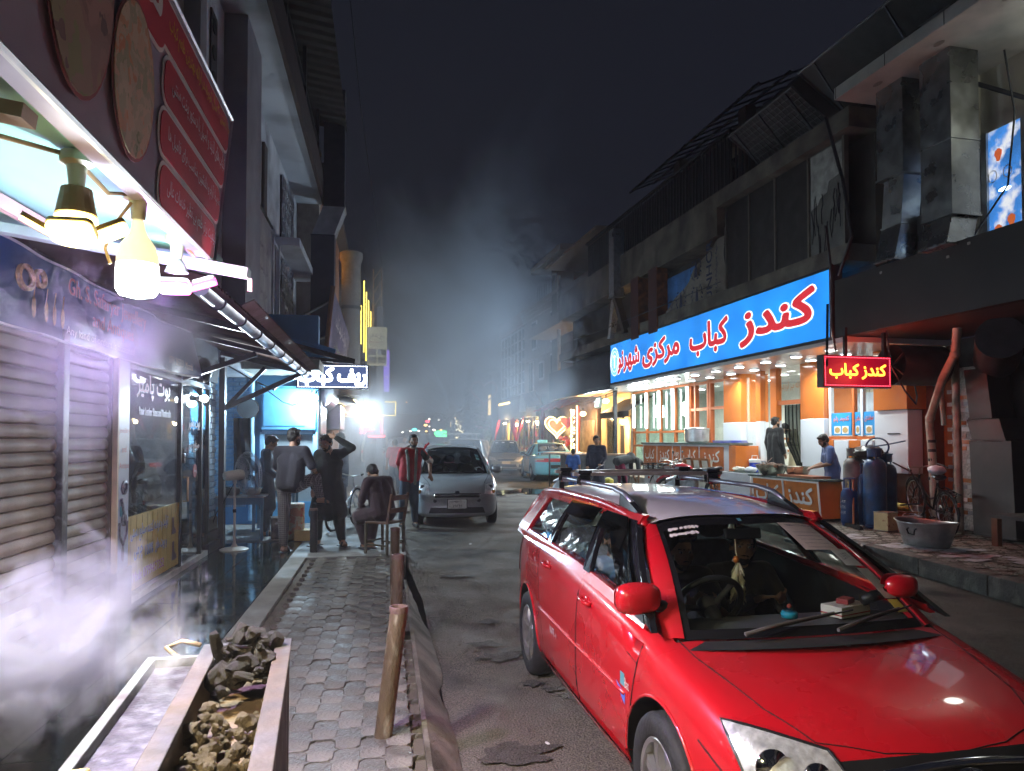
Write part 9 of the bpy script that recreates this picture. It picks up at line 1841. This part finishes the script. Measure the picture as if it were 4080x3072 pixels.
for a,z0,h_,wd in ((35.0,6.8,1.6,1.0),(38.7,6.8,1.6,1.0),(34.9,4.5,1.7,1.1),(37.3,5.0,1.0,.9),(39.4,4.2,2.0,1.0)):
 f_ = rb('window_frame',2.14,2.199,a,a+wd,z0,z0+h_,M('win_white',(.50,.50,.50),.6),bh);rb('pane',2.12,2.139,a+.1,a+wd/2-.04,z0+.1,z0+h_-.1,M('pane_grey',(.10,.12,.14),.15),f_);rb('pane',2.12,2.139,a+wd/2+.04,a+wd-.1,z0+.1,z0+h_-.1,M('pane_grey'),f_)
rb('side_wall',2.205,8,34.0,34.098,.2,9.0,M('side_dark',(.10,.10,.11),.85),bh)
rb('roof_room',2.8,6,34.1,38,9.3,11.0,M('roof_room',(.20,.185,.15),.8),bh);rb('roof_slab',1.9,6.5,33.5,39,11.0,11.3,M('slab_pale',(.30,.27,.22),.8),bh)
for k in range(9): rb('balcony_bar',2.0,2.03,34.4+k*.45,34.43+k*.45,9.2,10.0,DKST,bh)
gh = thing('glazed_house','tall house with gridded glass curtain wall on the far right','building',TRR(45,3,4.5))
rb('wall',2.4,6,41.65,48.6,4.2,9.6,M('gh_wall',(.20,.16,.15),.8),gh);
for k in range(7):
 for q in range(6): rb('pane',2.33,2.36,41.8+k*.95,42.68+k*.95,4.6+q*.66,5.2+q*.66,M('gh_pane',(.10,.12,.15),.12,rnd=.3),gh)
for k in range(8): rb('mullion',2.28,2.38,41.68+k*.95,41.78+k*.95,4.5,8.6,M('gh_white',(.45,.46,.48),.6),gh)
for q in range(7): rb('transom',2.29,2.38,41.7,48.4,4.5+q*.66,4.58+q*.66,M('gh_white'),gh)
rb('red_band',2.2,2.4,41.65,48.5,8.7,9.5,M('red_band',(.22,.08,.06),.7),gh)
uf = thing('middle_house','dark middle house with balcony slab between the old storey and the brick house','house',TRR(30,2,4.5))
rb('wall',1.6,6,27.7,33.9,4.5,8.8,M('mid_wall',(.16,.155,.155),.85,var=.15,vs=1),uf);rb('slab',.4,6,27.6,33.95,6.6,7.1,M('mid_slab',(.24,.22,.20),.8),uf);rb('side_wall',1.2,1.6,27.7,28.3,3.6,6.6,M('mid_pale',(.34,.31,.26),.8),uf)
MB().cyl((.9,30.5,3.6),(.9,30.5,9.0),.08,n=10).build('pipe',M('pipe_pale',(.30,.29,.28),.6),uf,RM);rb('roof_sheet',1.0,6,26,33,9.8,9.9,M('roof_tin',(.30,.25,.2),.6),uf)
def leaves(n,fn,size,rng,flat=.5):
 V_ = [];F_ = []
 for k in range(n):
  c,nr = fn(rng);x,y = basis(nr+Vector((rng.gauss(0,.5),rng.gauss(0,.5),rng.gauss(0,.5))));s_ = size*rng.uniform(.6,1.3);b = len(V_)
  V_ += [c-x*s_*.5,c+y*s_*.28,c+x*s_*.5,c-y*s_*.28];F_.append((b,b+1,b+2,b+3))
 mb = MB();mb.v = V_;mb.f = F_;return mb
def plant(name,label,cat,m,h,rad,n,size,mat,trunk=.06,base=.3,seed=1,flowers=None,shape='round'):
 rng = random.Random(seed);t = thing(name,label,cat,m);V = WMAT[t]
 mb = MB();mb.tube([(0,0,0),(.02,.01,h*.3),(-.02,.02,h*.7)],[trunk,trunk*.8,trunk*.4],8)
 lobes = [(Vector((rng.gauss(0,rad*.35),rng.gauss(0,rad*.35),base+ (h-base)*rng.random())),rad*rng.uniform(.35,.6)) for _ in range(9)]
 for c,r in lobes: mb.tube([(0,0,c.z*.6),tuple(c)],[trunk*.4,trunk*.15],5)
 mb.xf(V).build('trunk',M('bark',(.09,.07,.05),.9,bump=.5,bs=30),t,smooth='all')
 def fn(r):
  if shape == 'cone':
   z = r.random()**1.3;a = r.random()*6.283;rr = rad*(1-z)*r.uniform(.5,1.05)*(1+.25*math.sin(z*40));return Vector((rr*math.cos(a),rr*math.sin(a),base+(h-base)*z)),Vector((math.cos(a),math.sin(a),.3))
  c,q = r.choice(lobes);d = Vector((r.gauss(0,1),r.gauss(0,1),r.gauss(0,1))).normalized();return c+d*q*r.uniform(.5,1.05),d
 leaves(n,fn,size,rng).xf(V).build('crown',mat,t,fix=False)
 if flowers: leaves(n//3,fn,size*1.1,rng).xf(V).build('blossom',flowers,t,fix=False)
 return t
LFD = M('leaf_dark',(.03,.045,.028),.7,var=.4,vs=3);LFG = M('leaf_green',(.06,.12,.035),.6,var=.4,vs=4);LFP = M('leaf_pale',(.20,.20,.16),.7,var=.3);PNK = M('blossom_pink',(.50,.22,.24),.6,var=.3)
plant('conifer_tree','dark tall conifer beyond the flower shop','tree',TR(6.3,54,.35),7.0,1.3,2600,.28,LFD,.12,.6,1,shape='cone')
plant('young_tree','pale leafless looking young tree left of the conifer','tree',TR(5.0,53,.35),4.2,1.0,900,.16,LFP,.06,1.2,2)
plant('flowering_bush','tall bush with pink blossom beside the flower shop','bush',TRR(48.9,1.1,.3),3.4,1.0,900,.16,LFG,.05,.6,3,PNK)
plant('potted_plant','big leafy green plant in front of the flower shop door','plant',TRR(47.2,.7,.3),2.0,.9,900,.17,LFG,.04,.2,4)
plant('potted_plant','small yellow green plant behind the silver sedan','plant',TRR(44.2,.4,.3),1.4,.6,500,.13,M('leaf_yel',(.22,.24,.05),.6,var=.3),.03,.15,5)
plant('potted_plant','feathery green plant under the red heart decorations','plant',TRR(31.5,1.1,.25),1.5,.55,700,.14,M('leaf_blue',(.10,.17,.12),.6,var=.3),.03,.2,6)
t = thing('palisade','rough brown wooden palisade behind the taxi','fence',TRR(30.5,.9,.2))
for k in range(12): MB().bar((.9+random.gauss(0,.03),29.3+k*.22,.2),(.9+random.gauss(0,.05),29.3+k*.22+random.gauss(0,.04),1.5+random.uniform(-.2,.25)),.15,.06).build('stake',M('stake',(.17,.10,.07),.8,var=.3,rnd=.3),t,RM)
t = thing('neon_heart_frame','unlit heart frame, faint glow put into its colour, on the dark house beyond the conifer','sign',TR(6.9,51,4.5));MB().tube([Vector((6.9+x,51,5.2+z)) for x,z in heart(1.9,40)],.05,5,closed=True).build('heart_tube',M('faint_red',(.3,.10,.10),.6,emit=(.6,.15,.12),es=.03),t)  # unlit tube given a weak red glow of its own
mt2 = thing('steel_mast','thin steel lattice mast far down the right side','mast',TR(5.2,58,.3))
for s_ in (-.25,.25): MB().bar((5.2+s_,58,.3),(5.2+s_*.6,58,7.5),.07).build('chord',M('mast_steel',(.2,.2,.22),.5),mt2)
for k in range(9): MB().bar((4.95+.02*k,58,.8+.75*k),(5.45-.02*k,58,1.5+.75*k),.04).build('diagonal',M('mast_steel'),mt2)
tag(MB().tube([Vector((-1.3,14,16)),Vector((-.75,20,11)),Vector((-.2,28,8.5)),Vector((-.1,36,7.2))],.012,5).build('overhead_wire',BLK),'thin overhead wire crossing the dark sky','wire')
for k in range(3): tag(MB().tube([Rp(22.2,.3,3.25+.08*k),Rp(24.5,.0,3.0+.1*k),Rp(27.5,.4,3.3+.06*k)],.012,5).build('overhead_wire',BLK),['lowest','middle','highest'][k]+' of the sagging wires in front of the cream cafe','wire')
tag(MB().tube([Rp(15,-.1,5.3),Rp(22,-.3,5.25),Rp(34,1.5,6.2)],.012,5).build('overhead_wire',BLK),'black wire stretched from the tarpaulin to the brick house','wire')
tag(MB().bar(Rp(23.4,.7,.2),Rp(23.4,.7,3.45),.12).build('service_pole',DKST),'dark service pole wrapped with wires in front of the cream cafe','pole')
# ================================================================== charcoal grill in the foreground
gm = TR(-.325,2.40,.125,R_(5))
gr_ = thing('charcoal_grill','long steel charcoal grill with side tray in the left foreground','grill',gm);V = gm
GST = M('grill_steel',(.045,.04,.038),.6,metal=.25,var=.25,vs=5,bump=.2,bs=20,dirt=(.085,.06,.04),ds=4,dt=.55,rvar=.12);GIN = M('grill_inner',(.12,.085,.05),.75,var=.3,vs=8,bump=.4,bs=30)
H_ = .83
def gbx(nm,x0,x1,y0,y1,z0,z1,mat,bevel=.003): return MB().box(x0,x1,y0,y1,z0,z1).xf(V).build(nm,mat,gr_,bevel=bevel)
Y0,Y1 = -1.15,.56
gbx('side_panel',-.012,0,Y0,Y1,.12,H_-.004,GST);gbx('side_panel',-.30,-.288,Y0,Y1,.35,H_-.004,GST);gbx('end_panel',-.30,0,Y1-.012,Y1-.001,.12,H_-.004,GST)
gbx('rim',-.050,.010,Y0,Y1+.01,H_-.003,H_+.008,GST);gbx('rim',-.315,-.255,Y0,Y1+.01,H_-.0035,H_+.0075,GST);gbx('rim',-.255,-.05,Y1-.05,Y1+.009,H_-.003,H_+.007,GST)
gbx('fire_bed',-.288,-.012,Y0,Y1-.012,H_-.15,H_-.13,GIN);gbx('liner',-.288,-.262,Y0,Y1-.012,H_-.13,H_-.004,M('liner_tan',(.10,.075,.05),.6,var=.3,vs=6));gbx('liner',-.05,-.013,Y0,Y1-.012,H_-.13,H_-.005,GIN)
gbx('side_tray',-.47,-.316,Y0,Y1-.06,H_-.055,H_-.045,M('tray_wet',(.06,.055,.06),.4,metal=.4,var=.5,vs=14,bump=.12,bs=60,dirt=(.14,.14,.15),ds=18,dt=.6));gbx('tray_rim',-.50,-.468,Y0,Y1-.05,H_-.06,H_-.01,M('tray_edge',(.12,.14,.13),.5,var=.3,vs=12,dirt=(.06,.05,.045),ds=8,dt=.55));gbx('tray_end',-.468,-.317,Y1-.08,Y1-.055,H_-.055,H_-.012,M('tray_edge'))
for x in (-.29,-.02):
 for y in (Y1-.05,Y0+.3): gbx('leg',x-.015,x+.015,y-.015,y+.015,0,.36,GST)
MB().tube([(-.40,Y1-.04,H_-.02),(-.45,Y1+.02,H_+.0),(-.40,Y1+.05,H_+.015),(-.33,Y1+.03,H_+.0)],.010,8).xf(V).build('handle_ring',M('rod_rust',(.25,.18,.10),.5,metal=.5),gr_,smooth='all')
BR = M('brass_rod',(.60,.46,.16),.3,metal=.85,var=.15)
MB().tube([(-.62,-.66,H_-.02),(-.55,-.60,H_+.005),(-.46,-.575,H_+.012),(-.36,-.572,H_+.014),(-.24,-.60,H_+.012),(-.15,-.66,H_+.005)],.016,10).xf(V).build('brass_handle',BR,gr_,smooth='all')
MB().obox((-.43,-.572,H_+.025),(.075,.045,.03),(0,0,.05)).xf(V).build('handle_clamp',BR,gr_,bevel=.008);MB().cyl((-.37,-.60,H_+.012),(-.37,-.63,H_+.012),.014,n=10).xf(V).build('handle_bolt',BR,gr_)
CHA = M('charcoal',(.032,.025,.016),.7,var=.5,vs=30,bump=.9,bs=90,rnd=.4);ASH = M('ash_coal',(.17,.135,.08),.9,var=.45,vs=26,bump=.9,bs=70,rnd=.3)
lm = []
for k in range(7):
 bm = bmesh.new();bmesh.ops.create_icosphere(bm,subdivisions=2,radius=1)
 for v in bm.verts:
  n_ = mnoise.noise(v.co*1.3+Vector((k*7,0,0)))*.55+mnoise.noise(v.co*3.1+Vector((0,k*5,0)))*.22;v.co *= 1+n_
  if k % 3 == 0: v.co.x *= .75;v.co.y *= .75;v.co.z = max(-1.1,min(1.1,v.co.z*1.9))
 me = bpy.data.meshes.new('charcoal_lump');bm.to_mesh(me);bm.free();lm.append(me)
lma = [m_.copy() for m_ in lm]
for a in lm: a.materials.append(CHA)
for a in lma: a.materials.append(ASH)
rng = random.Random(11)
for k in range(64):
 q = rng.random();y = .17+.34*rng.random();x = -.25+.19*rng.random();hgt = .15*(1-abs((y-.38)/.26)**2)*(1-abs((x+.155)/.16)**2);z = H_-.11+max(0,hgt+.06)*rng.random()**.5
 if k > 54: z = H_+.02+.05*rng.random();y = .36+.12*rng.random()
 s_ = rng.choice((.012,.016,.02,.026,.036));o = link('charcoal_lump',rng.choice(lm),None,None,ml=V@Matrix.Translation((x,y,z))@Euler((rng.random()*6,rng.random()*6,rng.random()*6)).to_matrix().to_4x4()@Matrix.Diagonal((s_*rng.uniform(.8,1.2),s_*rng.uniform(.8,1.2),s_*rng.uniform(.8,1.4),1)))
 tag(o,'dark unburnt charcoal lump in the heap at the far end of the grill','charcoal','dark charcoal lumps heaped in the grill')
for k in range(170):
 y = Y0+.25+(1.05)*rng.random()**.9;
 if y > .02: y = -.9+.85*rng.random()
 x = -.25+.19*rng.random();z = H_-.12+.075*rng.random();s_ = rng.choice((.009,.012,.016,.02,.026));o = link('ash_lump',rng.choice(lma),None,None,ml=V@Matrix.Translation((x,y,z))@Euler((rng.random()*6,rng.random()*6,rng.random()*6)).to_matrix().to_4x4()@Matrix.Diagonal((s_,s_*rng.uniform(.8,1.2),s_*rng.uniform(.7,1.1),1)))
 tag(o,'pale ash covered coal glowing faintly in the near half of the grill' if False else 'pale ash covered coal in the near half of the grill','coal','ash covered coals in the grill')
# ================================================================== smoke and haze
def smoke(name,label,c,r,dens,ns,lo,hi,col=(.9,.92,.95),det=5,dist=.8,stepr=.35,aniso=.1,power=1.0,off=(0,0,0),mz=1.0,edge=.15):
 m = bpy.data.materials.new('smoke_'+label[:20]);m.use_nodes = True;nt = m.node_tree;N = nt.nodes;L = nt.links
 N.remove(N['Principled BSDF']);out = N['Material Output'];pv = N.new('ShaderNodeVolumePrincipled');L.new(pv.outputs[0],out.inputs['Volume'])
 pv.inputs['Color'].default_value = col+(1,);pv.inputs['Anisotropy'].default_value = aniso
 tc = N.new('ShaderNodeTexCoord');ln = N.new('ShaderNodeVectorMath');ln.operation = 'LENGTH';L.new(tc.outputs['Object'],ln.inputs[0])
 fall = N.new('ShaderNodeMapRange');fall.interpolation_type = 'SMOOTHSTEP';fall.inputs[1].default_value = 1.0;fall.inputs[2].default_value = edge;fall.inputs[3].default_value = 0;fall.inputs[4].default_value = 1;L.new(ln.outputs['Value'],fall.inputs[0])
 mp = N.new('ShaderNodeMapping');mp.inputs['Scale'].default_value = (r[0],r[1],r[2]*mz);mp.inputs['Location'].default_value = off;L.new(tc.outputs['Object'],mp.inputs[0])
 no = N.new('ShaderNodeTexNoise');no.inputs['Scale'].default_value = ns;no.inputs['Detail'].default_value = det;no.inputs['Distortion'].default_value = dist;no.inputs['Roughness'].default_value = .55;L.new(mp.outputs[0],no.inputs['Vector'])
 ad = N.new('ShaderNodeMath');ad.operation = 'MULTIPLY_ADD';L.new(fall.outputs[0],ad.inputs[0]);ad.inputs[1].default_value = .30;L.new(no.outputs['Fac'],ad.inputs[2])
 th = N.new('ShaderNodeMapRange');th.interpolation_type = 'SMOOTHSTEP';th.inputs[1].default_value = lo+.30;th.inputs[2].default_value = hi+.30;L.new(ad.outputs[0],th.inputs[0])
 mu = N.new('ShaderNodeMath');mu.operation = 'MULTIPLY';L.new(th.outputs[0],mu.inputs[0]);L.new(fall.outputs[0],mu.inputs[1])
 m2 = N.new('ShaderNodeMath');m2.operation = 'MULTIPLY';L.new(mu.outputs[0],m2.inputs[0]);m2.inputs[1].default_value = dens;L.new(m2.outputs[0],pv.inputs['Density'])
 try: m.cycles.volume_step_rate = stepr;m.cycles.volume_sampling = 'MULTIPLE_IMPORTANCE'
 except Exception: pass
 mb = MB().sphere((0,0,0),1.0,20,14);me = mb.mesh(name);me.materials.append(m)
 o = link(name,me,None,None,ml=Matrix.Translation(c)@Matrix.Diagonal((r[0],r[1],r[2],1)))
 return tag(o,label,'smoke',kind='stuff')
smoke('smoke','thick pale violet smoke rolling over the wet tiles beside the grill',(-1.62,3.75,.78),(1.0,1.85,.78),6,2.4,.38,.60,det=6,dist=1.3,stepr=.5)
smoke('smoke','thin smoke drifting up round the lamps in front of the jewellery banner',(-1.55,4.3,2.15),(1.0,2.4,.9),1.5,1.6,.38,.70,stepr=1.2)
smoke('smoke','violet smoke under the corrugated awning',(-1.85,6.6,2.75),(.75,2.3,.8),1.1,1.4,.36,.68,stepr=1.2)
smoke('smoke','faint wisp rising from the coals of the grill',(-.66,2.35,1.12),(.32,.55,.30),3.0,6.0,.46,.66,det=4,dist=1.5,stepr=1)
smoke('smoke','dense bluish white kebab smoke over the far left grill',(-.5,18.4,1.7),(2.2,4.8,2.8),.34,.7,.28,.62,stepr=1.2,col=(.84,.91,1))
smoke('smoke','big bluish smoke plume rising over the middle of the street',(2.1,22,4.8),(6.3,10.5,8.2),.25,.22,.28,.56,det=4,stepr=1.2,col=(.72,.84,1.0))
hz = MB().box(-210,210,-62,390,-1.8,22).build('haze',None)
m = bpy.data.materials.new('haze_air');m.use_nodes = True;nt = m.node_tree;nt.nodes.remove(nt.nodes['Principled BSDF']);pv = nt.nodes.new('ShaderNodeVolumePrincipled');pv.inputs['Density'].default_value = .0016;pv.inputs['Color'].default_value = (.85,.9,1,1);nt.links.new(pv.outputs[0],nt.nodes['Material Output'].inputs['Volume']);hz.data.materials.append(m)
tag(hz,'thin night haze in the street air','haze',kind='stuff')
bpy.data.scenes.remove(WORK)
